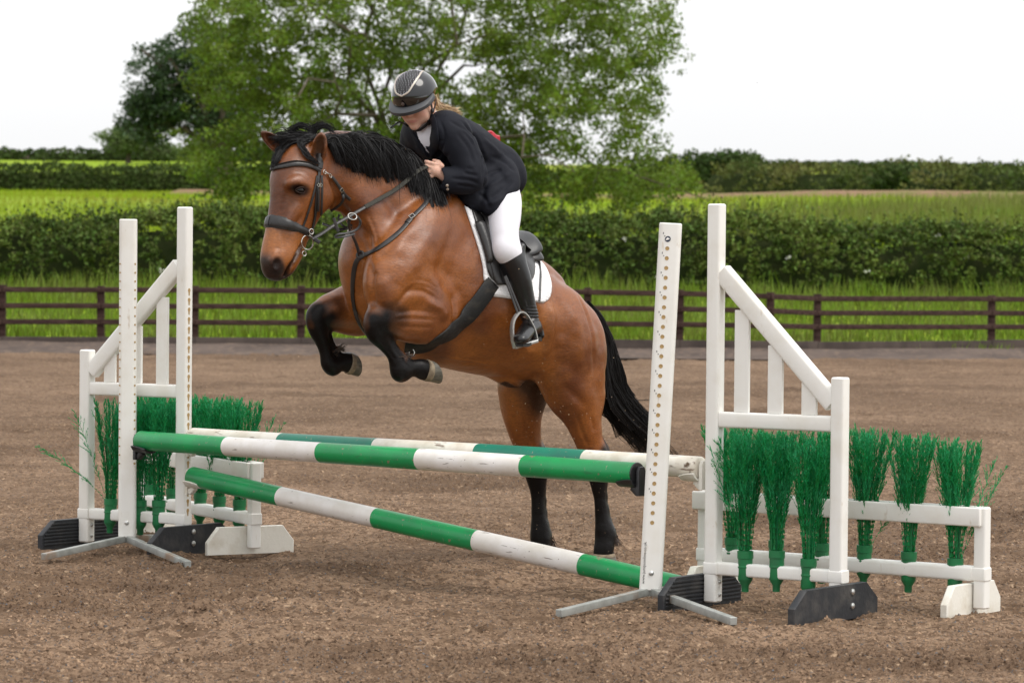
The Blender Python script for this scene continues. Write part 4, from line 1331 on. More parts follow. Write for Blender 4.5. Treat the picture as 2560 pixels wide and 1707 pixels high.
# chest and breast
H.tube(rows([(1005, 650, 0, 150, .19), (970, 655, 0, 116, .155), (957, 668, 0, 86, .12)]), n=8, k=.06)
for sd in (1, -1):
    H.ell(HL(978, 672, .082 * sd), (.10, .080, .15), k=.045)
    H.ell(HL(975, 738, .085 * sd), (.085, .080, .11), k=.045)
# sternum between the forelegs
H.tube(rows([(950, 745, 0, 66, .12), (1010, 800, 0, 60, .14), (1080, 850, 0, 55, .17)]), n=8, k=.07)
# shoulders
for sd in (1, -1):
    H.tube(rows([(1100, 545, .10 * sd, 66, .085), (1050, 610, .155 * sd, 84, .095), (1000, 690, .185 * sd, 84, .085), (985, 735, .19 * sd, 66, .075)]), n=12, k=.06)
    H.tube(rows([(1010, 700, .185 * sd, 66, .08), (1060, 745, .20 * sd, 62, .075), (1095, 785, .20 * sd, 52, .066)]), n=8, k=.05)
# neck
H.tube(rows([(1040, 585, 0, 146, .145), (975, 510, 0, 116, .104), (912, 450, 0, 94, .080), (852, 420, 0, 76, .070), (805, 410, 0, 56, .064)]), n=20, k=.05)
# crest
H.tube(rows([(1080, 488, 0, 36, .05), (1020, 428, 0, 34, .042), (950, 385, 0, 32, .038), (880, 368, 0, 28, .036), (825, 372, 0, 24, .034)]), n=12, k=.04)
# throat and windpipe ridge, near brachial muscle
H.tube(rows([(872, 488, 0.0, 24, .04), (918, 552, 0.0, 30, .045), (946, 606, 0.0, 42, .06)]), n=8, k=.04)
for sd in (1, -1):
    H.tube(rows([(874, 462, .05 * sd, 32, .036), (932, 535, .078 * sd, 36, .042), (972, 620, .12 * sd, 46, .052)]), n=10, k=.04)
# jugular groove
for sd in (1, -1):
    pass
    # groove between shoulder and breast, and point of shoulder fold
    pass
# stifle, thigh, gaskin, hind legs
def leg(lst, n=26, k=.04):
    q = rows(lst); H.tube(q, n=n, k=k); return q
leg([(1410, 870, .15, 84, .115), (1418, 930, .16, 78, .10), (1430, 975, .17, 64, .082), (1450, 1015, .175, 50, .062), (1462, 1062, .18, 35, .045), (1474, 1105, .18, 26, .036)])
H.tube(rows([(1390, 895, .15, 50, .085), (1406, 948, .17, 42, .07), (1430, 1000, .175, 34, .055)]), n=8, k=.05)
# hamstring at the back of the near thigh
H.tube(rows([(1452, 800, .14, 30, .08), (1468, 870, .15, 30, .08), (1468, 950, .16, 28, .065), (1478, 1010, .17, 22, .04)]), n=10, k=.06)
q_nh = leg([(1474, 1105, .18, 26, .034), (1486, 1140, .18, 27, .038), (1494, 1168, .18, 23, .030), (1496, 1205, .18, 13, .018), (1501, 1262, .18, 11, .015), (1507, 1310, .18, 13, .018), (1514, 1338, .18, 20, .028), (1510, 1366, .185, 14, .022), (1508, 1388, .185, 19, .034)])
H.tube(rows([(1478, 1060, .18, 6, .012), (1500, 1100, .18, 8, .014), (1512, 1130, .18, 13, .018), (1512, 1160, .18, 12, .018)]), n=8, k=.02)      # hock point and tendon
H.tube(rows([(1509, 1180, .18, 8, .011), (1513, 1250, .18, 7, .010), (1522, 1318, .18, 9, .015), (1528, 1340, .18, 11, .018)]), n=8, k=.02)      # flexor tendons
leg([(1330, 880, -.13, 78, .12), (1315, 945, -.15, 68, .10), (1306, 1000, -.17, 52, .08), (1306, 1040, -.18, 42, .055), (1312, 1080, -.19, 33, .043), (1320, 1112, -.19, 26, .036)])
q_fh = leg([(1320, 1112, -.19, 26, .034), (1332, 1148, -.19, 27, .038), (1340, 1178, -.19, 23, .030), (1343, 1212, -.19, 13.5, .018), (1345, 1270, -.19, 11.5, .015), (1348, 1312, -.19, 13.5, .018), (1352, 1345, -.19, 20, .028), (1350, 1372, -.19, 14, .022), (1347, 1390, -.19, 19, .034)])
H.tube(rows([(1325, 1075, -.19, 6, .012), (1345, 1108, -.19, 8, .014), (1357, 1138, -.19, 13, .018), (1357, 1170, -.19, 12, .018)]), n=8, k=.02)
H.tube(rows([(1355, 1190, -.19, 8, .011), (1358, 1260, -.19, 7, .010), (1364, 1325, -.19, 9, .015), (1368, 1345, -.19, 11, .018)]), n=8, k=.02)
# belly, flank fold, sheath
H.tube(rows([(1075, 848, 0, 52, .15), (1160, 868, 0, 44, .14), (1235, 882, 0, 36, .11)]), n=8, k=.05)
H.tube(rows([(1222, 908, 0, 24, .05), (1258, 930, 0, 26, .050), (1290, 952, 0, 17, .034)]), n=8, k=.025)
H.tube(rows([(1262, 958, .02, 6, .016), (1288, 972, .02, 6, .014)]), n=4, k=.012, mode='sub')
H.tube(rows([(1335, 850, .20, 30, .05), (1360, 905, .19, 22, .03)]), n=5, k=.05)

# forelegs -------------------------------------------------------------------
leg([(1095, 790, .20, 52, .066), (1055, 798, .205, 52, .062), (1010, 798, .205, 44, .054), (975, 795, .205, 34, .042), (946, 796, .205, 31, .038)], n=18)
q_nf = leg([(950, 792, .205, 28, .036), (939, 806, .205, 30, .038), (942, 832, .205, 25, .033), (964, 862, .205, 16, .022), (984, 893, .205, 14, .020), (996, 918, .205, 20, .027), (1003, 930, .205, 22, .029), (1024, 921, .205, 18, .025), (1045, 920, .205, 20, .029), (1062, 925, .205, 26, .036)], n=34, k=.015)
H.tube(rows([(960, 826, .205, 9, .012), (985, 862, .205, 6, .010), (1003, 888, .205, 8, .011), (1014, 902, .205, 12, .016)]), n=8, k=.016)
leg([(905, 770, -.19, 62, .07), (875, 775, -.195, 52, .062), (840, 778, -.20, 38, .048), (812, 783, -.20, 31, .038)], n=14)
q_ff = leg([(806, 780, -.20, 28, .034), (793, 792, -.20, 30, .038), (794, 818, -.20, 24, .032), (805, 850, -.20, 16, .024), (815, 884, -.20, 14, .022), (823, 908, -.20, 20, .027), (834, 916, -.20, 21, .028), (849, 907, -.20, 17, .025), (863, 905, -.20, 20, .029), (873, 907, -.20, 26, .036)], n=32, k=.015)
H.tube(rows([(813, 815, -.20, 8, .011), (827, 850, -.20, 7, .011), (837, 878, -.20, 9, .012), (847, 890, -.20, 11, .015)]), n=8, k=.016)
# crease where forearm meets the shoulder


# long muscles of the forearm
# head -----------------------------------------------------------------------
HD = Frame(HF.px(770, 385, 0), 45)
def DL(sx, sy, side=0.0): return HF.loc(HD.px(sx, sy, side))
sideD = HF.dloc(HD.l)
def drow(lst):
    return [(*DL(a, b, c), r / 534.0, rs) for (a, b, c, r, rs) in lst]
def dt(lst, n=12, k=.03, mode='add'): H.tube(drow(lst), n=n, k=k, side=sideD, mode=mode)
# r_px here is in true metres*534 (across the profile)
dt([(775, 392, 0, 52, .066), (762, 430, 0, 68, .090), (752, 472, 0, 72, .094), (738, 520, 0, 62, .074), (726, 560, 0, 52, .058), (712, 605, 0, 45, .050), (700, 640, 0, 42, .052), (694, 660, 0, 36, .050)], n=24, k=.035)
dt([(717, 420, 0, 22, .066), (710, 460, 0, 20, .056), (703, 520, 0, 16, .034), (690, 572, 0, 15, .031), (678, 622, 0, 15, .034)], n=12, k=.03)    # flat forehead and nasal bone
for sd in (1, -1):
    H.ell(DL(793, 478, .062 * sd), (.098, .040, .098), R=None, k=.03)                         # jowl
    dt([(742, 520, .074 * sd, 6, .010), (722, 562, .062 * sd, 6, .009)], n=5, k=.018)        # facial crest
    dt([(724, 460, .078 * sd, 8, .012), (744, 456, .084 * sd, 9, .012), (762, 464, .084 * sd, 8, .012)], n=6, k=.035)   # brow
    H.ell(DL(747, 474, .106 * sd), (.030, .016, .018), k=.014, mode='sub')                      # eye socket
    H.ell(DL(690, 652, .047 * sd), (.036, .020, .046), k=.02)                                   # nostril wing
    H.ell(DL(694, 661, .066 * sd), (.014, .020, .024), k=.010, mode='sub')                      # nostril
# lips and chin
dt([(688, 656, 0, 32, .048), (686, 672, 0, 24, .042), (693, 681, 0, 14, .034)], n=6, k=.02)
dt([(742, 620, 0, 18, .032), (727, 648, 0, 17, .034), (719, 664, 0, 15, .030)], n=6, k=.018)
dt([(756, 608, .060, 2.5, .010), (737, 636, .056, 3, .012), (718, 664, .048, 3.5, .016), (712, 688, .040, 5, .03)], n=10, k=.012, mode='sub')   # mouth line
dt([(756, 608, -.060, 2.5, .010), (737, 636, -.056, 3, .012), (718, 664, -.048, 3.5, .016), (712, 688, -.040, 5, .03)], n=10, k=.012, mode='sub')
# throat latch joins jaw and neck
H.tube(rows([(800, 440, 0, 62, .066), (845, 440, 0, 80, .07)]), n=4, k=.04)
# ears
def ear(base, tip, open_dir, w, dep=.016):
    b = np.asarray(base); t = np.asarray(tip); ax = nrm(t - b)
    od = nrm(np.asarray(open_dir) - ax * np.dot(open_dir, ax)); sd = np.cross(ax, od)
    L = np.linalg.norm(t - b)
    prof = [(0, .62), (.2, .88), (.42, 1.0), (.62, .86), (.82, .52), (.97, .14)]
    for i in range(12):
        f0, f1 = i / 12 * .97, (i + 1) / 12 * .97
        w0 = np.interp(f0, *zip(*prof)) * w; w1 = np.interp(f1, *zip(*prof)) * w
        H.seg(b + ax * L * f0, b + ax * L * f1, max(w0, .006), max(w1, .005), max(w0 * .75, .006), max(w1 * .7, .005), side=od, k=.012)
    for i in range(10):
        f0, f1 = .16 + i / 10 * .70, .16 + (i + 1) / 10 * .70
        w0 = np.interp(f0, *zip(*prof)) * w * .72; w1 = np.interp(f1, *zip(*prof)) * w * .72
        o = od * w * .42
        H.seg(b + ax * L * f0 + o, b + ax * L * f1 + o, w0, w1, w0 * .9, w1 * .9, side=od, k=.006, mode='sub')
camdir = HF.dloc(nrm(CAMN - HD.o))
ear(DL(790, 402, .078), DL(806, 331, .122), camdir * 1.0 + HF.dloc(HD.f) * .25, .034)
ear(DL(716, 380, -.055), DL(652, 329, -.080), HF.dloc(HD.l) * .7 + HF.dloc(HD.f) * .3 + camdir * .5, .032)

hv, hf = H.surface(relax=2)
# relief: muscle edges, folds and veins pressed along the surface normals
hw = HF.wor(hv)
def vnormals(v, f):
    n = np.cross(v[f[:, 2]] - v[f[:, 0]], v[f[:, 3]] - v[f[:, 1]])
    o_ = np.zeros_like(v)
    for i in range(4): np.add.at(o_, f[:, i], n)
    return o_ / (np.linalg.norm(o_, axis=1)[:, None] + 1e-12)
_hn = vnormals(hw, hf)
_bv = BVHTree.FromPolygons([tuple(v) for v in hw.tolist()], [tuple(f) for f in hf.tolist()])
if np.mean(((hw - hw.mean(0)) * _hn).sum(1)) < 0: _hn = -_hn
def stroke(pts, wd, depth, mirror=False, n=40):
    q = catmull(np.array([p[:2] for p in pts], float), n)
    P3 = []
    for (a, b) in q:
        d = ray(a, b); l, nn_, i, dd = _bv.ray_cast(Vector(CAMP), Vector(d).normalized())
        if l is not None: P3.append(np.array(l))
    if len(P3) < 2: return
    P3 = np.array(P3); loc = HF.loc(P3)
    for sgn in ((1, -1) if mirror else (1,)):
        L_ = loc.copy()
        if sgn < 0: L_[:, 1] *= -1
        lo, hi = L_.min(0) - 3 * wd, L_.max(0) + 3 * wd
        idx = np.where(((hv > lo) & (hv < hi)).all(1))[0]
        if not len(idx): continue
        p = hv[idx]; best = np.full(len(idx), 9.0); par = np.zeros(len(idx))
        for i in range(len(L_) - 1):
            if np.linalg.norm(L_[i + 1] - L_[i]) > .08: continue
            d, t = segd(p, L_[i], L_[i + 1] + 1e-9)
            m = d < best; best[m] = d[m]; par[m] = (i + t[m]) / (len(L_) - 1)
        amp = np.exp(-(best / wd) ** 2) * np.clip(np.sin(np.pi * np.clip(par, 0.0, 1)) * 1.6, 0, 1)
        _disp[idx] += amp * depth
def segd(p, a, b):
    a = np.asarray(a, float); b = np.asarray(b, float); ab = b - a
    t = np.clip(((p - a) @ ab) / (ab @ ab), 0, 1)
    return np.linalg.norm(p - a - t[:, None] * ab, axis=1), t
_disp = np.zeros(len(hv))
STROKES = [
 ([(840, 490), (870, 535), (905, 575), (935, 600)], .020, -.014, True),            # jugular groove
 ([(905, 540), (925, 590), (930, 640)], .010, -.005, True), ([(920, 530), (940, 585), (945, 630)], .009, -.004, False),
 ([(1040, 480), (1010, 560), (965, 625), (930, 650)], .035, -.012, True),          # front edge of the shoulder
 ([(1095, 560), (1045, 640), (1000, 715)], .040, .010, True),                      # shoulder blade
 ([(1140, 560), (1110, 640), (1090, 700)], .045, -.010, True),
 ([(924, 650), (930, 690), (933, 740), (936, 775)], .016, -.012, False),           # breast fold
 ([(945, 680), (930, 690)], .010, -.006, False),
 ([(893, 655), (896, 700), (906, 760)], .020, -.008, False),                       # mid chest groove
 ([(950, 690), (962, 730), (958, 770)], .035, .010, False),
 ([(985, 768), (1002, 750), (1024, 728), (1058, 728), (1085, 745), (1100, 768)], .014, -.009, False),   # fold above the forearm
 ([(1010, 742), (1035, 715), (1070, 718), (1100, 740)], .008, -.005, False), ([(1030, 700), (1068, 705), (1098, 725)], .008, -.003, False),
 ([(1060, 755), (1100, 770), (1118, 800)], .026, .012, False),                     # elbow
 ([(1132, 730), (1138, 770), (1134, 815), (1118, 848)], .018, -.014, False),
 ([(1100, 700), (1125, 730), (1140, 760)], .030, -.008, False),
 ([(985, 782), (1030, 776), (1075, 778)], .006, -.003, False), ([(980, 798), (1030, 796), (1090, 800)], .006, -.003, False),
 ([(990, 815), (1040, 818), (1090, 818)], .008, -.003, False), ([(985, 790), (1040, 788), (1090, 792)], .006, .002, False),
 ([(1372, 740), (1378, 800), (1370, 860), (1352, 905)], .024, .016, True),         # flank to stifle ridge
 ([(1335, 760), (1342, 820), (1330, 880)], .040, -.018, True),
 ([(1395, 740), (1408, 800), (1402, 860)], .030, -.007, True),
 ([(1388, 672), (1372, 715), (1368, 750)], .030, .012, True),                      # point of hip
 ([(1340, 680), (1335, 730)], .035, -.012, True),
 ([(1440, 730), (1470, 790), (1484, 860), (1484, 940)], .012, -.009, True),        # hamstring line
 ([(1425, 760), (1448, 840), (1446, 920)], .030, .006, True),
 ([(1400, 960), (1440, 990), (1470, 1020)], .022, -.006, False),
 ([(1440, 1030), (1455, 1080), (1472, 1120)], .010, -.006, False), ([(1478, 1040), (1486, 1080)], .008, -.005, False),
 ([(1310, 1030), (1318, 1080), (1335, 1120)], .010, -.005, False),
 ([(1180, 800), (1190, 850), (1180, 900)], .03, -.004, True), ([(1240, 780), (1250, 850), (1235, 910)], .03, -.005, True), ([(1290, 780), (1300, 850), (1285, 905)], .03, -.005, True),
 ([(1140, 900), (1220, 905), (1300, 890)], .03, -.005, True), ([(1100, 890), (1180, 905), (1240, 915)], .006, .004, False),
 ([(745, 505), (728, 535), (712, 572)], .009, .006, True), ([(760, 530), (742, 560), (725, 580)], .010, -.005, True),   # facial crest
 ([(718, 470), (706, 520), (694, 575), (688, 615)], .010, -.004, True),
 ([(772, 500), (792, 540), (778, 566)], .012, -.003, True), ([(700, 560), (706, 600), (712, 630)], .008, -.004, True),
 ([(820, 440), (836, 480), (834, 515), (815, 545)], .010, -.010, False),
 ([(1035, 560), (1000, 600), (975, 650)], .03, .006, True), ([(960, 470), (985, 520), (1000, 560)], .04, -.006, True),
 ([(955, 845), (975, 880), (992, 905)], .006, -.005, False), ([(948, 815), (955, 835)], .008, -.004, False),
]
for (pts, wd, dp, mi) in STROKES: stroke(pts, wd, dp, mi)
_disp += (vnoise3(hv * 11 + 20) - .5) * .007 + (vnoise3(hv * 26 + 5) - .5) * .0028
hw = hw + _hn * _disp[:, None]
hv = HF.loc(hw)
hme = mesh_np('body', hw, hf[:, ::-1], smooth=True)
# the coat: bay with black points
def segd(p, a, b):
    a = np.asarray(a, float); b = np.asarray(b, float); ab = b - a
    t = np.clip(((p - a) @ ab) / (ab @ ab), 0, 1)
    return np.linalg.norm(p - a - t[:, None] * ab, axis=1), t
def near(p, pts, r0, soft):
    d = np.full(len(p), 9.0)
    for i in range(len(pts) - 1):
        d = np.minimum(d, segd(p, pts[i], pts[i + 1])[0])
    return np.clip(1 - (d - r0) / soft, 0, 1)
n1 = vnoise3(hv * 22 + 3); n2 = vnoise3(hv * 7 + 9); n3 = vnoise3(hv * V(60, 60, 60) + 1)
base = np.tile(V(.208, .062, .0110), (len(hv), 1))
golden = V(.34, .118, .022); dark = V(.060, .017, .007); black = V(.0065, .0055, .0055)
def blend(w_, colr):
    global base
    w_ = np.clip(w_, 0, 1)[:, None]
    base = base * (1 - w_) + colr * w_
# golden belly, flanks, inner legs, muzzle surround; darker topline, neck crest, face front
H3 = lambda a, b, c=0: HL(a, b, c)
blend(near(hv, [H3(1000, 850), H3(1120, 905), H3(1240, 930), H3(1330, 930)], .05, .26) * .8, golden)
blend(near(hv, [H3(950, 700, .1), H3(960, 770, .05)], .05, .22) * .55, golden)
blend(near(hv, [H3(1360, 900, .28), H3(1365, 800, .28)], .02, .12) * .6, golden)
blend(near(hv, [H3(1440, 1000, .1), H3(1320, 1000, -.1)], .05, .15) * .35, golden)
blend(near(hv, [H3(830, 340), H3(950, 350), H3(1070, 460), H3(1200, 560)], .06, .20) * .75, dark)
blend(near(hv, [H3(1350, 680, .0), H3(1450, 780, .0)], .04, .20) * .35, dark)
blend(near(hv, [H3(1445, 860, .3), H3(1440, 960, .3)], .02, .20) * .30, dark)
blend((n2 - .45) * 1.6, dark * 1.4); blend((n1 - .5) * .5, golden)
blend(near(hv, [DL(715, 440), DL(690, 520), DL(682, 560)], .045, .09) * .75, dark)
blend(near(hv, [DL(680, 600), DL(700, 630), DL(725, 600)], .045, .07) * .7, golden)
blend(near(hv, [DL(800, 500, .06), DL(815, 470, .05)], .02, .12) * .35, dark)
wobble = (n1 - .5) * .03
nfk, ffk = H3(940, 806, .205), H3(793, 792, -.2)
blend(near(hv + wobble[:, None], [H3(975, 788, .205), nfk, H3(941, 832, .205), H3(958, 862, .205), H3(991, 920, .205), H3(1062, 925, .205)], .048, .055) * 1.15, black)
blend(near(hv, [H3(985, 790, .22), H3(960, 800, .23)], .03, .06) * .5, black)
blend(near(hv + wobble[:, None], [H3(822, 784, -.2), ffk, H3(793, 818, -.2), H3(823, 908, -.2), H3(873, 907, -.2)], .052, .05) * 1.15, black)
blend(near(hv + wobble[:, None], [H3(1492, 1165, .18), H3(1505, 1262, .18), H3(1510, 1390, .18)], .085, .05), black)
blend(near(hv, [H3(1503, 1085, .18), H3(1514, 1130, .18), H3(1518, 1180, .18)], .018, .025), black)
blend(near(hv + wobble[:, None], [H3(1336, 1165, -.19), H3(1346, 1270, -.19), H3(1350, 1390, -.19)], .085, .05), black)
blend(near(hv, [H3(1350, 1085, -.19), H3(1360, 1130, -.19), H3(1362, 1180, -.19)], .018, .025), black)
# dark skin: muzzle, eyelids, ears, sheath, groin
blend(near(hv, [DL(662, 668), DL(690, 694), DL(735, 690)], .040, .035) * .95, V(.022, .016, .015))
blend(near(hv, [DL(693, 660, .06), DL(696, 672, .05)], .022, .022) * .95, V(.018, .013, .013))
blend(near(hv, [DL(690, 660, -.06), DL(696, 672, -.05)], .022, .03) * .95, V(.018, .013, .013))
blend(near(hv, [DL(762, 612, .066), DL(738, 640, .06), DL(716, 668, .05)], .008, .02) * .85, V(.03, .022, .02))
for sd in (1, -1):
    blend(near(hv, [DL(738, 474, .10 * sd), DL(760, 476, .10 * sd)], .016, .022) * .9, V(.014, .010, .010))
blend(near(hv, [DL(805, 335, .085), DL(804, 345, .082)], .014, .03) * .8, black)
blend(near(hv, [DL(657, 332, -.075), DL(672, 345, -.072)], .012, .05) * .6, black)
blend(near(hv, [DL(796, 385, .095), DL(803, 350, .115)], .016, .022) * .8, V(.040, .022, .014))
blend(near(hv, [DL(815, 385, .10), DL(816, 355, .118)], .006, .014) * .8, black)
blend(near(hv, [H3(1258, 958), H3(1285, 970)], .012, .025) * .9, V(.02, .016, .016))
blend(near(hv, [H3(1325, 930, 0), H3(1360, 960, 0), H3(1365, 985, -.05)], .085, .07) * .85, V(.022, .015, .013))
base = base * (1 + (n3 - .5)[:, None] * .12)
ca = hme.color_attributes.new('coat', 'FLOAT_COLOR', 'POINT')
cc = np.ones((len(hv), 4), np.float32); cc[:, :3] = base
ca.data.foreach_set('color', cc.ravel())

# coat material: short hair sheen along the body
M_coat = bpy.data.materials.new('bay_coat'); M_coat.use_nodes = True
_t = M_coat.node_tree; _N = _t.nodes; _L = _t.links; _b = _N['Principled BSDF']
_a = _N.new('ShaderNodeAttribute'); _a.attribute_name = 'coat'
_tc = _N.new('ShaderNodeTexCoord')
_mp = _N.new('ShaderNodeMapping'); _mp.inputs['Rotation'].default_value = (0, math.radians(-25), math.radians(40)); _mp.inputs['Scale'].default_value = (.28, 1, 1.0)
_L.new(_tc.outputs['Object'], _mp.inputs['Vector'])
_n = _N.new('ShaderNodeTexNoise'); _n.inputs['Scale'].default_value = 150; _n.inputs['Detail'].default_value = 7; _n.inputs['Roughness'].default_value = .7
_L.new(_mp.outputs[0], _n.inputs['Vector'])
_n2 = _N.new('ShaderNodeTexNoise'); _n2.inputs['Scale'].default_value = 14; _n2.inputs['Detail'].default_value = 5
_L.new(_mp.outputs[0], _n2.inputs['Vector'])
_mr = _N.new('ShaderNodeMapRange'); _mr.inputs[1].default_value = .3; _mr.inputs[2].default_value = .7; _mr.inputs[3].default_value = .66; _mr.inputs[4].default_value = 1.34
_L.new(_n.outputs['Fac'], _mr.inputs[0])
_h = _N.new('ShaderNodeHueSaturation'); _L.new(_a.outputs['Color'], _h.inputs['Color']); _L.new(_mr.outputs[0], _h.inputs['Value'])
_L.new(_h.outputs[0], _b.inputs['Base Color'])
_bw = _N.new('ShaderNodeRGBToBW'); _L.new(_a.outputs['Color'], _bw.inputs[0])
_sp = _N.new('ShaderNodeMapRange'); _sp.inputs[1].default_value = .006; _sp.inputs[2].default_value = .06; _sp.inputs[3].default_value = .16; _sp.inputs[4].default_value = .55
_L.new(_bw.outputs[0], _sp.inputs[0]); _L.new(_sp.outputs[0], _b.inputs['Specular IOR Level'])
_b.inputs['Roughness'].default_value = .33; _b.inputs['Specular IOR Level'].default_value = .55
_add = _N.new('ShaderNodeMath'); _add.operation = 'MULTIPLY_ADD'; _add.inputs[1].default_value = 3.0
_L.new(_n2.outputs['Fac'], _add.inputs[0]); _L.new(_n.outputs['Fac'], _add.inputs[2])
_bp = _N.new('ShaderNodeBump'); _bp.inputs['Strength'].default_value = .30; _bp.inputs['Distance'].default_value = .005
_L.new(_add.outputs[0], _bp.inputs['Height']); _L.new(_bp.outputs[0], _b.inputs['Normal'])

horse = empty('horse', (HF.px(1200, 760, 0)[0], HF.px(1200, 760, 0)[1], 0), 'bay horse with black mane and tail leaping towards the poles, forelegs tucked up', 'horse')
body = link('body', hme, M_coat, horse)
HB = BVHTree.FromPolygons([tuple(v) for v in hw.tolist()], [tuple(f) for f in hf[:, ::-1].tolist()])
_e1 = near(hv, [DL(796, 385, .09), DL(806, 331, .122)], .045, .001) > .5
_fk = ~_e1[hf].any(1)
HB_bare = BVHTree.FromPolygons([tuple(v) for v in hw.tolist()], [tuple(f) for f in hf[_fk][:, ::-1].tolist()])     # body without the near ear: the mane lies behind it
def hit(sx, sy, tree_=None):
    """nearest body surface through a photograph pixel"""
    d = ray(sx, sy); l, n_, i, dd = (tree_ or HB).ray_cast(Vector(CAMP), Vector(d).normalized())
    if l is None: return None, None
    n_ = np.array(n_)
    if np.dot(n_, d) > 0: n_ = -n_
    return np.array(l), n_
# ------------------------------------------------------------------ eyes, hooves, hair
M_eye = mat('horse_eye', (.006, .0035, .003), rough=.12, spec=.30)
M_lid = mat('eyelid', (.020, .009, .005), rough=.6, spec=.2)
M_hoof = mat('hoof', (.135, .125, .10), rough=.6, spec=.3, col2=(.075, .07, .06), nscale=20, stretch=(1, 1, 4), spots=[(30, .55, .65, (.20, .17, .13), (1, 1, 1))])
M_coronet = mat('coronet', (.27, .215, .145), rough=.8, col2=(.16, .12, .08), nscale=40)
M_hair = mat('black_hair', (.007, .0065, .007), rough=.45, spec=.24, rand=.5)
M_fetter = mat('fetlock_hair', (.05, .032, .022), rough=.5, rand=.4)
for sd in (1, -1):
    c = HF.wor(DL(748, 476, .094 * sd))
    mb = MB(); M_ = HD.M
    th = np.linspace(0, math.pi, 13)[1:-1]
    rings = [c + HD.l * sd * .019 * math.cos(t) + .024 * math.sin(t) * (np.cos(np.arange(18) * math.pi / 9)[:, None] * (HD.f * 1.05) + .82 * np.sin(np.arange(18) * math.pi / 9)[:, None] * HD.u) for t in th]
    mb.loft(rings); mb.build('eye', M_eye, horse)
    # lids: two bent rolls around the ball
    for up_ in (1, -1):
        pts = []
        for a in np.linspace(-8, 188, 12):
            a = math.radians(a)
            pts.append(c + HD.f * (.0255 * math.cos(a)) + HD.u * up_ * (.0125 * math.sin(a) + .001) + HD.l * sd * (.006 + .012 * math.sin(a)))
        mb = MB(); mb.tube(pts, [.0015] + [.0036 if up_ > 0 else .0024] * 10 + [.0015], n=8); mb.build('eyelid', M_lid, horse)

def hoof(r1, r2, side, w1, w2, ground=False):
    """r1, r2: in-plane end points (px) of the coronet ring and of the sole ring"""
    def ring(pa, pb, w_, sh=0.0, k=1.0):
        a = HF.px(*pa, side); b = HF.px(*pb, side); c = (a + b) / 2; h = (b - a) / 2 * k
        q = np.arange(20) * 2 * math.pi / 20
        return c + np.cos(q)[:, None] * h + np.sin(q)[:, None] * HF.l * w_ * k * (1 - .12 * np.cos(q)[:, None])
    (a1, b1), (a2, b2) = r1, r2
    def lp(p, q, t): return (p[0] + (q[0] - p[0]) * t, p[1] + (q[1] - p[1]) * t)
    rg = lambda t, k=1.0, dw=0: ring(lp(a1, a2, t), lp(b1, b2, t), w1 + (w2 - w1) * t + dw, k=k)
    mb = MB(); mb.loft([rg(.25, .9), rg(.3), rg(.6), rg(.97), rg(1.0, .95), rg(.96, .78), rg(.93, .3)]); ho = mb.build('hoof', M_hoof, horse)
    mb = MB(); mb.loft([rg(-.12, .9), rg(-.05, 1.02), rg(.12, 1.05), rg(.3, 1.03), rg(.36, .95)]); mb.build('coronet', M_coronet, ho)
    return ho
hoof(((1067, 899), (1060, 951)), ((1079, 902), (1098, 959)), .205, .047, .054)
hoof(((874, 882), (868, 934)), ((884, 885), (894, 941)), -.20, .046, .053)
hoof(((1529, 1384), (1489, 1386)), ((1536, 1403), (1481, 1405)), .185, .050, .060)
hoof(((1368, 1386), (1328, 1388)), ((1374, 1402), (1321, 1403)), -.19, .050, .060)

def ribbons(paths, w0, w1, seed, face=None, samples=12):
    """paths: list of (m,3) world polylines -> thin bent ribbons with a slight fold"""
    r = np.random.default_rng(seed); vs = []; fs = []; n0 = 0
    for p in paths:
        p = np.asarray(p); m = len(p)
        t = np.gradient(p, axis=0); t /= np.linalg.norm(t, axis=1)[:, None] + 1e-9
        vd = nrm(CAMN - p[0]) if face is None else face
        s_ = np.cross(t, vd + r.normal(size=3) * .55); s_ /= np.linalg.norm(s_, axis=1)[:, None] + 1e-9
        nn_ = np.cross(s_, t)
        f = np.linspace(0, 1, m)[:, None]
        w_ = (w0 + (w1 - w0) * f ** 1.6) * r.uniform(.6, 1.4)
        a = p - s_ * w_; b = p + nn_ * w_ * .5; c = p + s_ * w_
        vs.append(np.stack([a, b, c], 1).reshape(-1, 3))
        i = n0 + np.arange(m - 1) * 3
        fs.append(np.stack([i, i + 1, i + 4, i + 3], 1)); fs.append(np.stack([i + 1, i + 2, i + 5, i + 4], 1))
        n0 += m * 3
    return np.concatenate(vs), np.concatenate(fs)

def surf_path(ctrl, lift, n=13, last=None):
    """photograph-pixel control points -> path lying over the body, raised by lift(t)"""
    q = catmull(np.array(ctrl, float), n); out = []; Y = None
    for i, (a, b) in enumerate(q):
        h, nn_ = hit(a, b, HB_bare)
        if h is None or (Y is not None and abs(h[1] - Y) > .22):
            if Y is None: Y = 15.2
            h = P(a, b, Y); nn_ = None
        Y = h[1] if nn_ is not None else Y
        k = lift(i / (n - 1))
        out.append(h + (nrm(nn_ * .5 + nrm(CAMN - h) * .5) * k if nn_ is not None else nrm(CAMN - h) * k))
    out = np.array(out)
    for _ in range(2): out[1:-1] = out[1:-1] * .5 + (out[2:] + out[:-2]) * .25
    return out
r = np.random.default_rng(77)
ROOT = [(800, 352), (815, 350), (832, 348), (870, 342), (915, 345), (955, 358), (1000, 388), (1040, 425), (1075, 460)]
END = [(850, 405), (885, 428), (925, 443), (965, 446), (1000, 452), (1040, 478), (1070, 498), (1098, 508), (1108, 515)]
def lerp_tab(T, t):
    x = t * (len(T) - 1); i = min(int(x), len(T) - 2); f = x - i
    return T[i][0] + (T[i + 1][0] - T[i][0]) * f, T[i][1] + (T[i + 1][1] - T[i][1]) * f
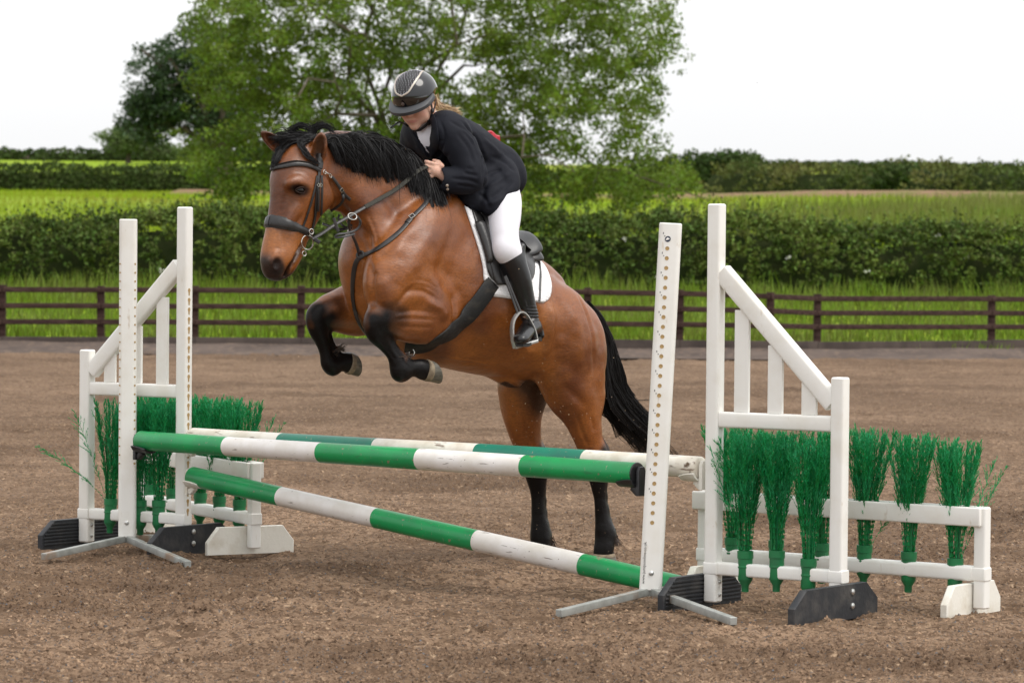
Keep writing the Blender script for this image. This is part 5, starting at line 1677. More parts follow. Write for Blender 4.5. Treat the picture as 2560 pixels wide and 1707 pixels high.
def mane_strand(t, off, lf, jit):
    x0, y0 = lerp_tab(ROOT, t); x3, y3 = lerp_tab(END, min(1, max(0, t + off)))
    ln = r.uniform(.62, 1.06) if r.random() < .6 else r.uniform(.9, 1.14)
    x3 = x0 + (x3 - x0) * ln + r.normal() * jit * 1.3; y3 = y0 + (y3 - y0) * ln + r.normal() * jit
    up = r.uniform(0, 15) + 3
    dx, dy = x3 - x0, y3 - y0
    w_ = math.sin(t * 40) * 2.5
    c = [(x0, y0 + 5), (x0 + dx * .26, y0 - up * .9 + dy * .08), (x0 + dx * .60 + w_, y0 + dy * .36 - up * .25), (x0 + dx * .86, y0 + dy * .68 + w_), (x3, y3)]
    return surf_path(c, lambda f: lf * (.4 + .6 * math.sin(math.pi * min(1, f * .8 + .1))), 10)
paths = []
# clumps: locks share an offset
for i in range(116):
    t = r.random(); off = r.normal() * .06; lf = r.uniform(.010, .034)
    base_ = mane_strand(t, off, lf, 6)
    for k_ in range(50):
        j = r.normal(size=3) * .0035; e_ = r.normal(size=3) * .008
        m_ = np.linspace(0, 1, len(base_))[:, None]
        cut = int(len(base_) * r.uniform(.8, 1.0)); 
        q = base_ + j * (1 - m_) * 2.4 + e_ * m_ ** 1.5 
        paths.append(q[:max(cut, 6)])
for i in range(900):
    paths.append(mane_strand(r.random(), r.normal() * .06, r.uniform(.006, .02), 8))
for i in range(90):   # flyaways
    paths.append(mane_strand(r.random(), r.normal() * .1, r.uniform(.03, .06), 22))
v1, f1_ = ribbons(paths, .0014, .0005, 1)
# dense under layer
pu = [mane_strand(t, 0, .008, 3) for t in np.linspace(0.0, 1, 120)]
pu = [p[:10] for p in pu]
v2, f2_ = ribbons(pu, .012, .006, 2)
mane_me = mesh_np('mane', np.vstack([v1, v2]), np.vstack([f1_, f2_ + len(v1)]))
tag(link('mane', mane_me, M_hair, horse), kind=None)
# forelock: over the forehead and blown curls above the poll
paths = []
def free_path(ctrl, n=12, lf=.02, plane=None):
    return surf_path(ctrl, lambda f: lf, n)
for i in range(620):
    g = r.random(); j = lambda s_: r.normal() * s_
    if g < .62:
        c = [(768 + j(10), 352 + j(5)), (740 + j(7), 350 + j(5)), (712 + j(7), 362 + j(6)), (694 + j(6), 390 + j(8)), (686 + j(5), 412 + j(7))]
    elif g < .78:
        c = [(762 + j(8), 352 + j(4)), (750 + j(5), 362 + j(4)), (762 + j(5), 382 + j(5)), (780 + j(6), 400 + j(5)), (790 + j(5), 410 + j(5))]
    else:
        c = [(780 + j(10), 348 + j(4)), (745 + j(9), 338 + j(5)), (710 + j(9), 342 + j(6)), (688 + j(10), 345 + j(9))]
    paths.append(free_path(c, 11, r.uniform(.008, .026)))
MP = HF.px(775, 350, 0)[1] - .02
def air_path(ctrl, n=16, Y=None):
    q = catmull(np.array(ctrl, float), n)
    return np.array([P(a, b, (MP if Y is None else Y)) for a, b in q])
for i in range(80):
    j = lambda s_: r.normal() * s_
    paths.append(air_path([(735 + j(3), 345 + j(2)), (728 + j(3), 330 + j(3)), (738 + j(3), 318 + j(2)), (755 + j(4), 313 + j(2)), (775 + j(4), 322 + j(3)), (786 + j(4), 340 + j(3))], 14) + r.normal(size=3) * .006)
for i in range(70):
    j = lambda s_: r.normal() * s_
    paths.append(air_path([(778 + j(4), 345 + j(3)), (782 + j(4), 328 + j(3)), (798 + j(4), 315 + j(3)), (818 + j(5), 315 + j(3)), (832 + j(5), 330 + j(3))], 12) + r.normal(size=3) * .006)
for i in range(30):
    j = lambda s_: r.normal() * s_
    paths.append(air_path([(765 + j(4), 345 + j(3)), (735 + j(5), 330 + j(4)), (705 + j(6), 328 + j(5)), (682 + j(8), 340 + j(6))], 12) + r.normal(size=3) * .008)
v1, f1_ = ribbons(paths, .0016, .0005, 3)
link('forelock', mesh_np('forelock', v1, f1_), M_hair, horse)
# tail
paths = []
dock = HF.px(1458, 752, 0)
TL = [(1462, 758, .0, 8), (1492, 800, .0, 14), (1512, 870, .0, 22), (1524, 950, .0, 28), (1545, 1010, -.01, 32), (1590, 1070, -.02, 34), (1640, 1118, -.03, 30), (1690, 1150, -.04, 16)]
_locks = [(r.normal(size=2), r.normal(size=(8, 2)) * .22, r.uniform(.6, 1.0)) for _ in range(70)]
for i in range(3100):
    a0_, wb_, ll_ = _locks[int(r.integers(70))]
    ln = ll_ * r.uniform(.8, 1.0); a = a0_ + r.normal(size=2) * .38; a = a / max(1, np.linalg.norm(a) / 1.7)
    pts = []
    for k_, (x, y, s_, w_) in enumerate(TL):
        if k_ / 7 > ln + .05: break
        q_ = a + wb_[k_] * (k_ / 3)
        pts.append(HF.px(x + q_[0] * w_ * .62 + r.normal() * .8, y + q_[0] * w_ * -.30 + r.normal() * 1.0, s_ + q_[1] * w_ * .0011))
    if len(pts) < 4: continue
    q = catmull(np.array(pts), 12)
    paths.append(q)
for i in range(26):   # loose hairs
    x, y, s_, w_ = TL[int(r.integers(3, 6))]
    a0 = HF.px(x, y, s_)
    dx = r.uniform(-30, 70); dy = r.uniform(10, 110)
    paths.append(catmull(np.array([HF.px(x + r.normal() * 8, y, s_), HF.px(x + dx * .4, y + dy * .6, s_), HF.px(x + dx, y + dy, s_ + r.normal() * .04)]), 12))
for c in ([(1550, 985), (1580, 998), (1620, 1000), (1648, 1006)], [(1560, 1010), (1590, 1030), (1625, 1032), (1650, 1030)]):
    for _ in range(3): paths.append(np.array([HF.px(a + r.normal() * 2, b + r.normal() * 2, -.02) for a, b in catmull(np.array(c, float), 12)]))
v1, f1_ = ribbons(paths, .0016, .0005, 4)
link('tail', mesh_np('tail', v1, f1_), M_hair, horse)
# fetlock hair and muzzle whiskers
for (cx, cy, sd, dx, dy, n_) in [(1000, 895, .205, 26, -3, 90), (836, 880, -.20, 20, -10, 80), (1532, 1335, .18, 12, 26, 80), (1374, 1345, -.19, 8, 22, 50)]:
    paths = []
    for _ in range(n_):
        a = HF.px(cx + r.normal() * 6, cy + r.normal() * 6, sd + r.normal() * .012); b = HF.px(cx + dx + r.normal() * 7, cy + dy + r.normal() * 6, sd + r.normal() * .02)
        m_ = (a + b) / 2 + V(0, 0, .006)
        paths.append(catmull(np.array([a, m_, b]), 6))
    v1, f1_ = ribbons(paths, .0022, .0006, 5)
    link('fetlock_hair', mesh_np('fetlock_hair', v1, f1_), M_fetter, horse)
paths = []
for _ in range(16):
    h, nn_ = hit(r.uniform(700, 742), r.uniform(655, 692))
    if h is None: continue
    e_ = nrm(nn_ + V(.3, 0, -.8)) * r.uniform(.02, .06)
    paths.append(np.array([h, h + e_ * .5, h + e_ + V(0, 0, -.006)]))
if False:
    v1, f1_ = ribbons(paths, .0004, .0002, 6); link('whiskers', mesh_np('whiskers', v1, f1_), M_fetter, horse)

# ------------------------------------------------------------------ tack
M_leather = mat('black_leather', (.016, .015, .015), rough=.36, spec=.5, col2=(.03, .028, .027), nscale=14, bump=.12, bscale=90)
M_rubber = mat('rubber_grip', (.045, .043, .035), rough=.7, spec=.3, bump=.6, bscale=160)
M_girth = mat('girth_leather', (.014, .014, .014), rough=.55, spec=.35, col2=(.040, .036, .030), nscale=10, nlo=.5, nhi=.75, stretch=(1, 3, 3), bump=.2, bscale=60)
M_steel = mat('steel', (.62, .60, .56), rough=.22, metal=1.0)
M_alu = mat('stirrup_metal', (.50, .50, .49), rough=.38, metal=.8)
M_padw = mat('white_quilt', (.80, .79, .80), rough=.9, spec=.1)
def quilt(m, sc):
    t = m.node_tree; N = t.nodes; L = t.links; b = N['Principled BSDF']
    at = N.new('ShaderNodeAttribute'); at.attribute_name = 'uvq'
    se = N.new('ShaderNodeSeparateXYZ'); L.new(at.outputs['Vector'], se.inputs[0])
    outs = []
    for k_ in (0, 1):
        mu = N.new('ShaderNodeMath'); mu.operation = 'MULTIPLY'; mu.inputs[1].default_value = sc
        L.new(se.outputs[k_], mu.inputs[0])
        si = N.new('ShaderNodeMath'); si.operation = 'SINE'; L.new(mu.outputs[0], si.inputs[0])
        ab_ = N.new('ShaderNodeMath'); ab_.operation = 'ABSOLUTE'; L.new(si.outputs[0], ab_.inputs[0])
        po = N.new('ShaderNodeMath'); po.operation = 'POWER'; po.inputs[1].default_value = .45; L.new(ab_.outputs[0], po.inputs[0])
        outs.append(po.outputs[0])
    mi = N.new('ShaderNodeMath'); mi.operation = 'MINIMUM'; L.new(outs[0], mi.inputs[0]); L.new(outs[1], mi.inputs[1])
    bp = N.new('ShaderNodeBump'); bp.inputs['Strength'].default_value = .5; bp.inputs['Distance'].default_value = .005
    L.new(mi.outputs[0], bp.inputs['Height']); L.new(bp.outputs[0], b.inputs['Normal'])
quilt(M_padw, 120)

def strap_mesh(P3, N3, wd, th=.004, lift=.002):
    """flat strap following points P3 with normals N3"""
    P3 = np.asarray(P3); N3 = np.asarray(N3); m = len(P3)
    wd = np.full(m, wd) if np.isscalar(wd) else np.interp(np.linspace(0, 1, m), np.linspace(0, 1, len(wd)), wd)
    t = np.gradient(P3, axis=0); t /= np.linalg.norm(t, axis=1)[:, None] + 1e-9
    for _ in range(3): N3[1:-1] = (N3[1:-1] * 2 + N3[2:] + N3[:-2]) / 4
    n_ = N3 - t * (N3 * t).sum(1)[:, None]; n_ /= np.linalg.norm(n_, axis=1)[:, None] + 1e-9
    s_ = np.cross(t, n_)
    rings = []
    for i in range(m):
        c = P3[i] + n_[i] * (lift + th / 2); w_ = wd[i] / 2; e = min(th * .35, w_ * .3)
        rings.append(np.array([c + s_[i] * a + n_[i] * b for a, b in ((-w_, -th / 2), (-w_, th / 2 - e), (-w_ + e * 1.5, th / 2), (0, th * .62), (w_ - e * 1.5, th / 2), (w_, th / 2 - e), (w_, -th / 2))]))
    return rings
def strap(name, ctrl, wd, m, parent, th=.004, lift=.002, n=26, smooth=2):
    q = catmull(np.array(ctrl, float), n); P3 = []; N3 = []; Y = None
    for a, b in q:
        h, nn_ = hit(a, b)
        if h is None or (Y is not None and abs(h[1] - Y) > .12):
            if Y is None: continue
            h = P(a, b, Y); nn_ = N3[-1]
        Y = h[1]; P3.append(h); N3.append(nn_)
    P3 = np.array(P3); N3 = np.array(N3)
    for _ in range(smooth): P3[1:-1] = P3[1:-1] * .5 + (P3[2:] + P3[:-2]) * .25
    mb = MB(); mb.loft(strap_mesh(P3, N3, wd, th, lift)); return mb.build(name, m, parent), P3, N3
def loop_strap(name, c, ax, ref, wd, m, parent, th=.005, lift=.002, a0=0, a1=360, n=48):
    """strap round the head: cast from outside towards centre c in the plane normal to ax"""
    ax = nrm(ax); u = nrm(ref - ax * np.dot(ref, ax)); v_ = np.cross(ax, u); P3 = []; N3 = []
    for a in np.radians(np.linspace(a0, a1, n)):
        d = u * math.cos(a) + v_ * math.sin(a)
        l, nn_, i, dd = HB.ray_cast(Vector(c + d * .35), Vector(-d))
        if l is None: continue
        P3.append(np.array(l)); N3.append(d)
    P3 = np.array(P3)
    if a1 - a0 > 359:
        for _ in range(3): P3 = P3 * .5 + (np.roll(P3, 1, 0) + np.roll(P3, -1, 0)) * .25
        P3[-1] = P3[0]
    mb = MB(); mb.loft(strap_mesh(P3, np.array(N3), wd, th, lift)); return mb.build(name, m, parent)
def ring3(name, c, nr, R, r_, m, parent, up=None):
    mb = MB(); mb.torus(c, nr, R, r_, n=24, m=8, up=up); return mb.build(name, m, parent)
def surf(sx, sy, lift=.0):
    h, nn_ = hit(sx, sy); return h + nn_ * lift, nn_

bp_ = surf(790, 422)[0]
bridle = empty('bridle', bp_, 'black leather bridle with padded noseband and silver loose ring bit', 'bridle')
def pin(o):   # children of tack empties keep world coordinates
    return o
# noseband
c = HF.wor(DL(718, 570)); fr_ = HF.wor(DL(672, 556)); bk_ = HF.wor(DL(772, 596))
axn = np.cross(HD.l, nrm(bk_ - fr_))
def var_loop(name, c, ax, ref, wfun, m, parent, th, lift=.002, n=56):
    ax = nrm(ax); u = nrm(ref - ax * np.dot(ref, ax)); v_ = np.cross(ax, u); P3 = []; N3 = []; W = []
    for a in np.linspace(0, 2 * math.pi, n):
        d = u * math.cos(a) + v_ * math.sin(a)
        l, nn_, i, dd = HB.ray_cast(Vector(c), Vector(d))
        if l is None: continue
        P3.append(np.array(l)); N3.append(d); W.append(wfun(a))
    P3 = np.array(P3)
    for _ in range(4): P3 = P3 * .5 + (np.roll(P3, 1, 0) + np.roll(P3, -1, 0)) * .25
    P3[-1] = P3[0]
    mb = MB(); mb.loft(strap_mesh(P3, np.array(N3), W, th, lift)); return mb.build(name, m, parent)
nb = var_loop('noseband', c, axn, fr_ - c, lambda a: .024 + .024 * max(0, math.cos(a)) ** .7, M_leather, bridle, .010)
var_loop('noseband_pad', c, axn, fr_ - c, lambda a: .034 + .026 * max(0, math.cos(a)) ** .7, M_leather, bridle, .004, .001)
# headpiece, browband, cheek straps
strap('headpiece', [(800, 384), (800, 400), (797, 422)], .026, M_leather, bridle, th=.006, lift=.008)
strap('browband', [(676, 427), (690, 421), (712, 416), (740, 411), (768, 413), (788, 421), (799, 428)], [.016, .022, .024, .022, .018], M_leather, bridle, th=.009, lift=.003, n=34)
strap('browband_piping', [(678, 423), (712, 411), (740, 406), (768, 409), (788, 417)], .005, M_steel if False else M_leather, bridle, th=.013, lift=.003)
strap('cheekpiece', [(798, 410), (796, 440), (793, 470), (790, 500), (786, 540), (779, 572)], .015, M_leather, bridle, th=.005, lift=.004)
strap('cheekpiece', [(792, 440), (787, 470), (778, 503), (766, 540), (756, 568)], .011, M_leather, bridle, th=.004, lift=.003)
strap('strap_end', [(800, 440), (801, 470), (800, 505), (799, 534)], .012, M_leather, bridle, th=.004, lift=.011)
strap('strap_end', [(792, 472), (792, 500), (792, 525)], .012, M_leather, bridle, th=.004, lift=.012)
for (x, y) in ((797, 463), (792, 463)):
    p_, n_ = surf(x, y, .014); mb = MB(); mb.torus(p_, n_, .009, .0018, n=4, m=6); mb.build('buckle', M_steel, bridle)
# throat latch
strap('throat_latch', [(826, 442), (838, 458), (850, 474), (862, 487), (876, 498)], .015, M_leather, bridle, th=.004, lift=.010)
p_, n_ = surf(850, 474, .016); mb = MB(); mb.torus(p_, n_, .011, .002, n=4, m=6); mb.build('buckle', M_steel, bridle)
p1_, n1_ = surf(808, 431, .010); ring3('ring', p1_, n1_, .009, .0018, M_steel, bridle)
p2_, n2_ = surf(822, 440, .010); ring3('ring', p2_, n2_, .009, .0018, M_steel, bridle)
mb = MB(); mb.tube([p1_, (p1_ + p2_) / 2 + n1_ * .004, p2_], .0035, n=8); mb.build('clip', M_steel, bridle)
tl = [surf(855, 482, .004)[0], P(858, 498, surf(850, 480)[0][1]), P(848, 514, surf(850, 480)[0][1] + .03), P(828, 527, surf(850, 480)[0][1] + .07)]
mb = MB(); mb.loft(strap_mesh(catmull(np.array(tl), 14), np.tile(nrm(CAMN - tl[0]), (14, 1)), .012, .004, 0)); mb.build('throat_latch', M_leather, bridle)
# bit
bc, bn_ = surf(762, 604, .014)
rn = nrm(HD.l * .95 + HD.f * .1)
ring3('bit_ring', bc, rn, .033, .0032, M_steel, bridle)
ring3('hanging_ring', bc + P(775, 577, bc[1]) - P(765, 604, bc[1]), rn, .012, .0026, M_steel, bridle)
ring3('hanging_ring', bc + P(757, 632, bc[1]) - P(765, 604, bc[1]), rn, .011, .0028, M_steel, bridle)
mb = MB(); mb.tube([bc + P(752, 617, bc[1]) - P(765, 604, bc[1]), bc - HD.l * .03 + P(748, 616, bc[1]) - P(765, 604, bc[1])], [.010, .007], n=10); mb.build('mouthpiece', mat('bit_brass', (.40, .30, .14), rough=.4, metal=.8), bridle)
# reins
rz_ = bc[1]
def air_strap(name, pts3, wd, m, parent, th=.004, n=40, nv=None):
    q = catmull(np.array(pts3), n); nv = nrm(CAMN - q[0]) if nv is None else nv
    mb = MB(); mb.loft(strap_mesh(q, np.tile(nv, (n, 1)), wd, th, 0)); return mb.build(name, m, parent)
def on_or(sx, sy, lift, Ydef):
    h, nn_ = hit(sx, sy)
    return (h + nn_ * lift) if h is not None else P(sx, sy, Ydef)
_ye = on_or(950, 497, .012, rz_)[1]
RP = [P(781, 598, rz_ - .005)] + [P(a_, b_, rz_ - .01 + (_ye - rz_) * (a_ - 781) / 169.) for a_, b_ in ((808, 582), (837, 562), (875, 540), (913, 518))] + [on_or(950, 497, .012, rz_), on_or(984, 477, .010, rz_), on_or(1012, 455, .012, rz_), on_or(1032, 436, .03, rz_), on_or(1062, 424, .045, rz_)]
air_strap('rein', RP[:5], .016, M_leather, bridle, nv=nrm(V(.1, -.8, .5)))
air_strap('rein_grip', RP[4:], .021, M_rubber, bridle, th=.006, nv=nrm(V(.1, -.8, .5)))
yb = rz_ + .22
air_strap('rein', [P(806, 560, yb - .05), P(830, 568, yb - .03), P(850, 574, yb), P(872, 568, yb + .02), P(900, 540, yb + .05)], .014, M_leather, bridle, nv=nrm(V(.1, -.8, .6)))
pk = P(842, 573, rz_ - .03)
mb = MB(); mb.bar(P(834, 545, rz_ - .03), P(846, 580, rz_ - .03), .014, .006, up=(0, -1, 0), r=.002); mb.build('rein_stop', M_leather, bridle)
mb = MB(); mb.bar(P(786, 598, rz_ - .015), P(800, 607, rz_ - .015), .018, .006, up=(0, -1, 0), r=.002); mb.build('rein_end', M_leather, bridle)

# breastplate
bs, _ = surf(902, 640)
bpl = empty('breastplate', bs, 'black leather breastplate strapped across the horse\'s chest and shoulders', 'breastplate')
strap('shoulder_strap', [(1074, 494), (1060, 515), (1031, 544), (1001, 579), (957, 614), (925, 633), (902, 640)], [.021, .021, .023, .023, .021], M_leather, bpl, th=.005, lift=.003, n=40)
p_, n_ = surf(1031, 544, .010); mb = MB(); mb.torus(p_, n_, .016, .0026, n=4, m=6); mb.build('buckle', M_steel, bpl)
strap('strap_keeper', [(1026, 550), (1018, 559)], .027, M_leather, bpl, th=.009, lift=.002, n=4)
strap('chest_strap', [(903, 641), (893, 652), (887, 668), (883, 700), (883, 742), (888, 773)], .022, M_leather, bpl, th=.005, lift=.003, n=30)
y0_ = surf(888, 770)[0][1]
air_strap('chest_strap', [surf(888, 770, .005)[0], P(896, 803, y0_ + .02), P(912, 830, y0_ + .10), P(935, 852, y0_ + .18), P(960, 866, y0_ + .25)], .022, M_leather, bpl, th=.005, nv=nrm(V(-.6, -.7, -.3)))
mb = MB(); mb.torus(surf(902, 638, .006)[0], nrm(V(-.3, -.9, .2)), .016, .006, n=20, m=8); mb.build('rubber_stop', M_leather, bpl)
yk = surf(905, 625)[0][1] - .02
mrt = [P(897, 632, yk), P(890, 610, yk - .03), P(882, 592, yk - .08), P(874, 575, yk - .14), P(872, 555, yk - .18), P(878, 543, yk - .2)]
air_strap('martingale_fork', mrt, .016, M_leather, bpl, nv=nrm(V(.3, -.8, .3)))
ring3('martingale_ring', P(881, 541, yk - .2), nrm(V(.2, -.7, .6)), .020, .0024, M_steel, bpl)
lp_ = [P(893, 541, yk - .18), P(901, 556, yk - .16), P(893, 573, yk - .16), P(868, 583, yk - .18), P(845, 586, yk - .2), P(840, 594, yk - .2), P(860, 592, yk - .2), P(886, 585, yk - .16)]
air_strap('loop_strap', lp_, .011, M_leather, bpl, nv=nrm(V(.2, -.8, .5)))
lp_ = [P(849, 536, yk + .05), P(846, 548, yk + .05), P(858, 565, yk + .05), P(880, 572, yk + .02)]
air_strap('loop_strap', lp_, .010, M_leather, bpl, nv=nrm(V(.2, -.8, .5)))

# saddle pad, saddle, girth ---------------------------------------------------
def patch(name, Fc, Rc, off, th, m, parent, nu=40, nv_=40, mirror=True, bulge=None, smooth=4, attr=False):
    """shell between a front-edge and a rear-edge curve (pixels, top to bottom), laid on the body"""
    Fq = catmull(np.array(Fc, float), nv_); Rq = catmull(np.array(Rc, float), nv_)
    S_ = np.zeros((nv_, nu, 3)); Nn = np.zeros((nv_, nu, 3))
    for i in range(nv_):
        for j in range(nu):
            q = Fq[i] + (Rq[i] - Fq[i]) * j / (nu - 1)
            h, nn_ = hit(*q)
            if h is None:
                k_ = i - 1 if i else 0
                h = P(q[0], q[1], S_[k_, j][1] if S_[k_, j][1] else 15.3); nn_ = HF.l
            S_[i, j] = h; Nn[i, j] = nn_
    for _ in range(smooth):
        for A_ in (S_, Nn):
            A_[1:-1] = A_[1:-1] * .5 + (A_[2:] + A_[:-2]) * .25
            A_[:, 1:-1] = A_[:, 1:-1] * .5 + (A_[:, 2:] + A_[:, :-2]) * .25
    Nn /= np.linalg.norm(Nn, axis=2)[..., None]
    o_ = np.full((nv_, nu), float(off))
    if bulge is not None:
        for i in range(nv_):
            for j in range(nu): o_[i, j] += bulge(j / (nu - 1), i / (nv_ - 1))
    e = np.ones((nv_, nu)); 
    ex = np.minimum(np.arange(nu), np.arange(nu)[::-1]) / 2.0; ey = np.minimum(np.arange(nv_), np.arange(nv_)[::-1]) / 2.0
    e = np.clip(np.minimum(ex[None, :] , ey[:, None]), 0, 1) ** .5
    outer = S_ + Nn * (o_ - th + th * (.35 + .65 * e))[..., None]; inner = S_ + Nn * (o_ - th)[..., None]
    vs = []; fs = []; n0 = 0; uv = []
    for sg in ((1, -1) if mirror else (1,)):
        a = HF.loc(outer.reshape(-1, 3)); b = HF.loc(inner.reshape(-1, 3))
        a[:, 1] *= sg; b[:, 1] *= sg
        vs += [HF.wor(a), HF.wor(b)]
        g = np.arange(nv_ * nu).reshape(nv_, nu)
        f = np.stack([g[:-1, :-1], g[:-1, 1:], g[1:, 1:], g[1:, :-1]], -1).reshape(-1, 4)
        rim = np.concatenate([g[0, :], g[1:, -1], g[-1, -2::-1], g[-2:0:-1, 0]])
        rf = np.stack([rim, np.roll(rim, -1), np.roll(rim, -1) + nv_ * nu, rim + nv_ * nu], 1)
        ff_ = np.vstack([f[:, ::-1], f + nv_ * nu, rf])
        if sg < 0: ff_ = ff_[:, ::-1]
        fs.append(ff_ + n0); n0 += 2 * nv_ * nu
        uu_, vv_ = np.meshgrid(np.linspace(0, 1, nu), np.linspace(0, 1, nv_))
        L1 = np.linalg.norm(S_[nv_ // 2, -1] - S_[nv_ // 2, 0]); L2 = np.linalg.norm(S_[-1, nu // 2] - S_[0, nu // 2])
        q = np.stack([uu_ * L1, vv_ * L2, uu_ * 0], -1).reshape(-1, 3); uv += [q, q]
    if mirror and parent is not None:
        h_ = len(vs) // 2; k2 = 2 * nv_ * nu
        link(name, mesh_np(name, np.vstack(vs[h_:]), fs[1] - k2), m, parent)
        return link(name, mesh_np(name, np.vstack(vs[:h_]), fs[0]), m, parent)
    me = mesh_np(name, np.vstack(vs), np.vstack(fs))
    if attr:
        at = me.attributes.new('uvq', 'FLOAT_VECTOR', 'POINT'); at.data.foreach_set('vector', np.vstack(uv).astype(np.float32).ravel())
    return link(name, me, m, parent)
sp_, _ = surf(1340, 700)
pad = patch('saddle_pad', [(1160, 516), (1168, 540), (1180, 576), (1196, 626), (1206, 668), (1209, 702), (1226, 740)], [(1332, 642), (1350, 655), (1367, 676), (1376, 702), (1377, 725), (1371, 748), (1356, 758)], .013, .011, M_padw, None, nu=50, nv_=50, attr=True)
tag(pad, 'white quilted saddle pad showing behind the rider\'s boot', 'saddle pad')
gp, _ = surf(1120, 835)
girth = empty('girth', gp, 'wide black leather girth round the belly behind the elbow', 'girth')
strap('girth_band', [(1230, 706), (1208, 738), (1185, 768), (1156, 800), (1122, 832), (1082, 855), (1045, 866), (1012, 864)], [.082, .084, .086, .088, .088, .084, .078], M_girth, girth, th=.009, lift=.006, n=44, smooth=16)
p_ = surf(1030, 868, .012)[0]; mb = MB(); mb.torus(p_ + V(0, 0, -.016), nrm(V(-.6, -.75, .1)), .016, .0022, n=20, m=6); mb.build('ring', M_steel, girth)
# same band up the far side
q = np.array([HF.loc(surf(a, b, .006)[0]) for a, b in [(1230, 706), (1185, 768), (1122, 832), (1060, 862)]]); q[:, 1] *= -1
q = HF.wor(q); c0_ = HF.wor(HL(1170, 740, 0))
mb = MB(); qq = catmull(q, 20); mb.loft(strap_mesh(qq, np.array([nrm(x - c0_) for x in qq]), .09, .012, 0)); mb.build('girth_band', M_girth, girth)

sc_, _ = surf(1230, 600)
saddle = empty('saddle', sc_, 'black leather jumping saddle under the rider with silver stirrup', 'saddle')
patch('flap', [(1170, 522), (1180, 552), (1192, 590), (1207, 640), (1212, 672), (1222, 696), (1242, 712)], [(1300, 600), (1314, 618), (1326, 640), (1331, 665), (1328, 688), (1320, 704), (1308, 714)], .024, .008, M_leather, saddle, nu=30, nv_=34)
patch('skirt', [(1176, 524), (1196, 545), (1206, 580), (1216, 615), (1224, 634)], [(1262, 575), (1258, 590), (1248, 606), (1240, 622), (1230, 636)], .034, .008, M_leather, saddle, nu=18, nv_=22, bulge=lambda u_, v_: .016 * math.exp(-((u_ - .35) / .3) ** 2) * math.sin(math.pi * min(1, v_ + .1)))
patch('knee_roll', [(1178, 560), (1190, 592), (1203, 630), (1209, 660)], [(1198, 560), (1212, 592), (1221, 630), (1224, 660)], .036, .014, M_leather, saddle, nu=10, nv_=20, bulge=lambda u_, v_: .012 * math.sin(math.pi * u_))
patch('girth_straps', [(1214, 640), (1220, 670), (1228, 700), (1236, 714)], [(1236, 640), (1240, 670), (1248, 700), (1254, 712)], .030, .006, M_leather, saddle, nu=8, nv_=14)
# seat: arches across the back
def arch(sx, sy, w_, drop, th, k=17):
    c = HF.px(sx, sy, 0); q = np.arange(28) * 2 * math.pi / 28
    x = np.sign(np.cos(q)) * np.abs(np.cos(q)) ** .75; y = np.sign(np.sin(q)) * np.abs(np.sin(q)) ** .8
    return np.array([c + HF.l * (a * w_) + V(0, 0, -drop * abs(a) ** 2.2 + (b - 1) * th / 2) for a, b in zip(x, y)])
def arches(lst, n=26):
    mb = MB(); mb.loft([arch(*q) for q in catmull(np.array(lst, float), n)]); return mb
arches([(1141, 504, .02, .03, .02), (1146, 503, .045, .06, .035), (1160, 514, .065, .085, .035), (1182, 538, .085, .10, .035), (1215, 568, .115, .095, .04), (1250, 588, .145, .08, .045), (1280, 584, .165, .07, .055), (1300, 576, .160, .065, .060), (1310, 580, .14, .055, .05), (1316, 592, .09, .03, .02)]).build('seat', mat('seat_leather', (.030, .031, .033), rough=.38, spec=.5, bump=.08, bscale=80), saddle, sharp=75)
arches([(1236, 612, .13, .05, .03), (1260, 610, .16, .055, .045), (1290, 606, .17, .055, .055), (1308, 608, .155, .05, .05), (1318, 616, .10, .03, .02)]).build('panel', M_leather, saddle, sharp=75)
mb = MB(); pp = [P(1293, 606, 14.93), P(1300, 625, 14.93), P(1311, 650, 14.93)]
strap('girth_tail', [(1318, 612), (1332, 632), (1342, 660), (1346, 700), (1342, 756)], .010, M_leather, saddle, th=.005, lift=.016, n=22)
# ================================================================== RIDER
def RL(sx, sy, side=0.0): return HF.px(sx, sy, side)          # world point on the rider's planes
M_skin = mat('skin', (.60, .34, .25), rough=.5, spec=.35, attr='tone')
M_skin.node_tree.nodes['Principled BSDF'].inputs['Subsurface Weight'].default_value = .12
M_skin.node_tree.nodes['Principled BSDF'].inputs['Subsurface Radius'].default_value = (.02, .008, .004)
M_navy = mat('navy_wool', (.0085, .0095, .0150), rough=.75, spec=.20, bump=.10, bscale=260)
M_shirt = mat('white_shirt', (.74, .74, .80), rough=.8)
M_breech = mat('white_breeches', (.76, .75, .80), rough=.75, spec=.25, bump=.08, bscale=200)
M_boot = mat('boot_leather', (.010, .010, .011), rough=.28, spec=.55, bump=.08, bscale=40)
M_gloss = mat('helmet_gloss', (.006, .0065, .008), rough=.10, spec=.4, coat=.5)
M_matte = mat('helmet_panel', (.008, .008, .009), rough=.75)
M_visor = mat('visor_grey', (.045, .047, .052), rough=.5)
M_trim = mat('champagne_trim', (.55, .48, .42), rough=.35, metal=.7)
M_stone = mat('crystal', (.85, .85, .9), rough=.1, metal=.6)
M_blond = mat('blond_hair', (.50, .36, .20), rough=.45, rand=.3)
M_red = mat('red_satin', (.40, .006, .02), rough=.5, bump=.4, bscale=120)
M_webbing = mat('black_webbing', (.010, .010, .011), rough=.5)

RO = RL(1040, 252, .0)
RH = Frame(RO, 65, -25, 4)
person = empty('person', (RL(1262, 470, 0)[0], RL(1262, 470, 0)[1], RL(1262, 520, 0)[2]), 'person in navy jacket, white breeches and black helmet crouched forward riding the bay horse', 'person')

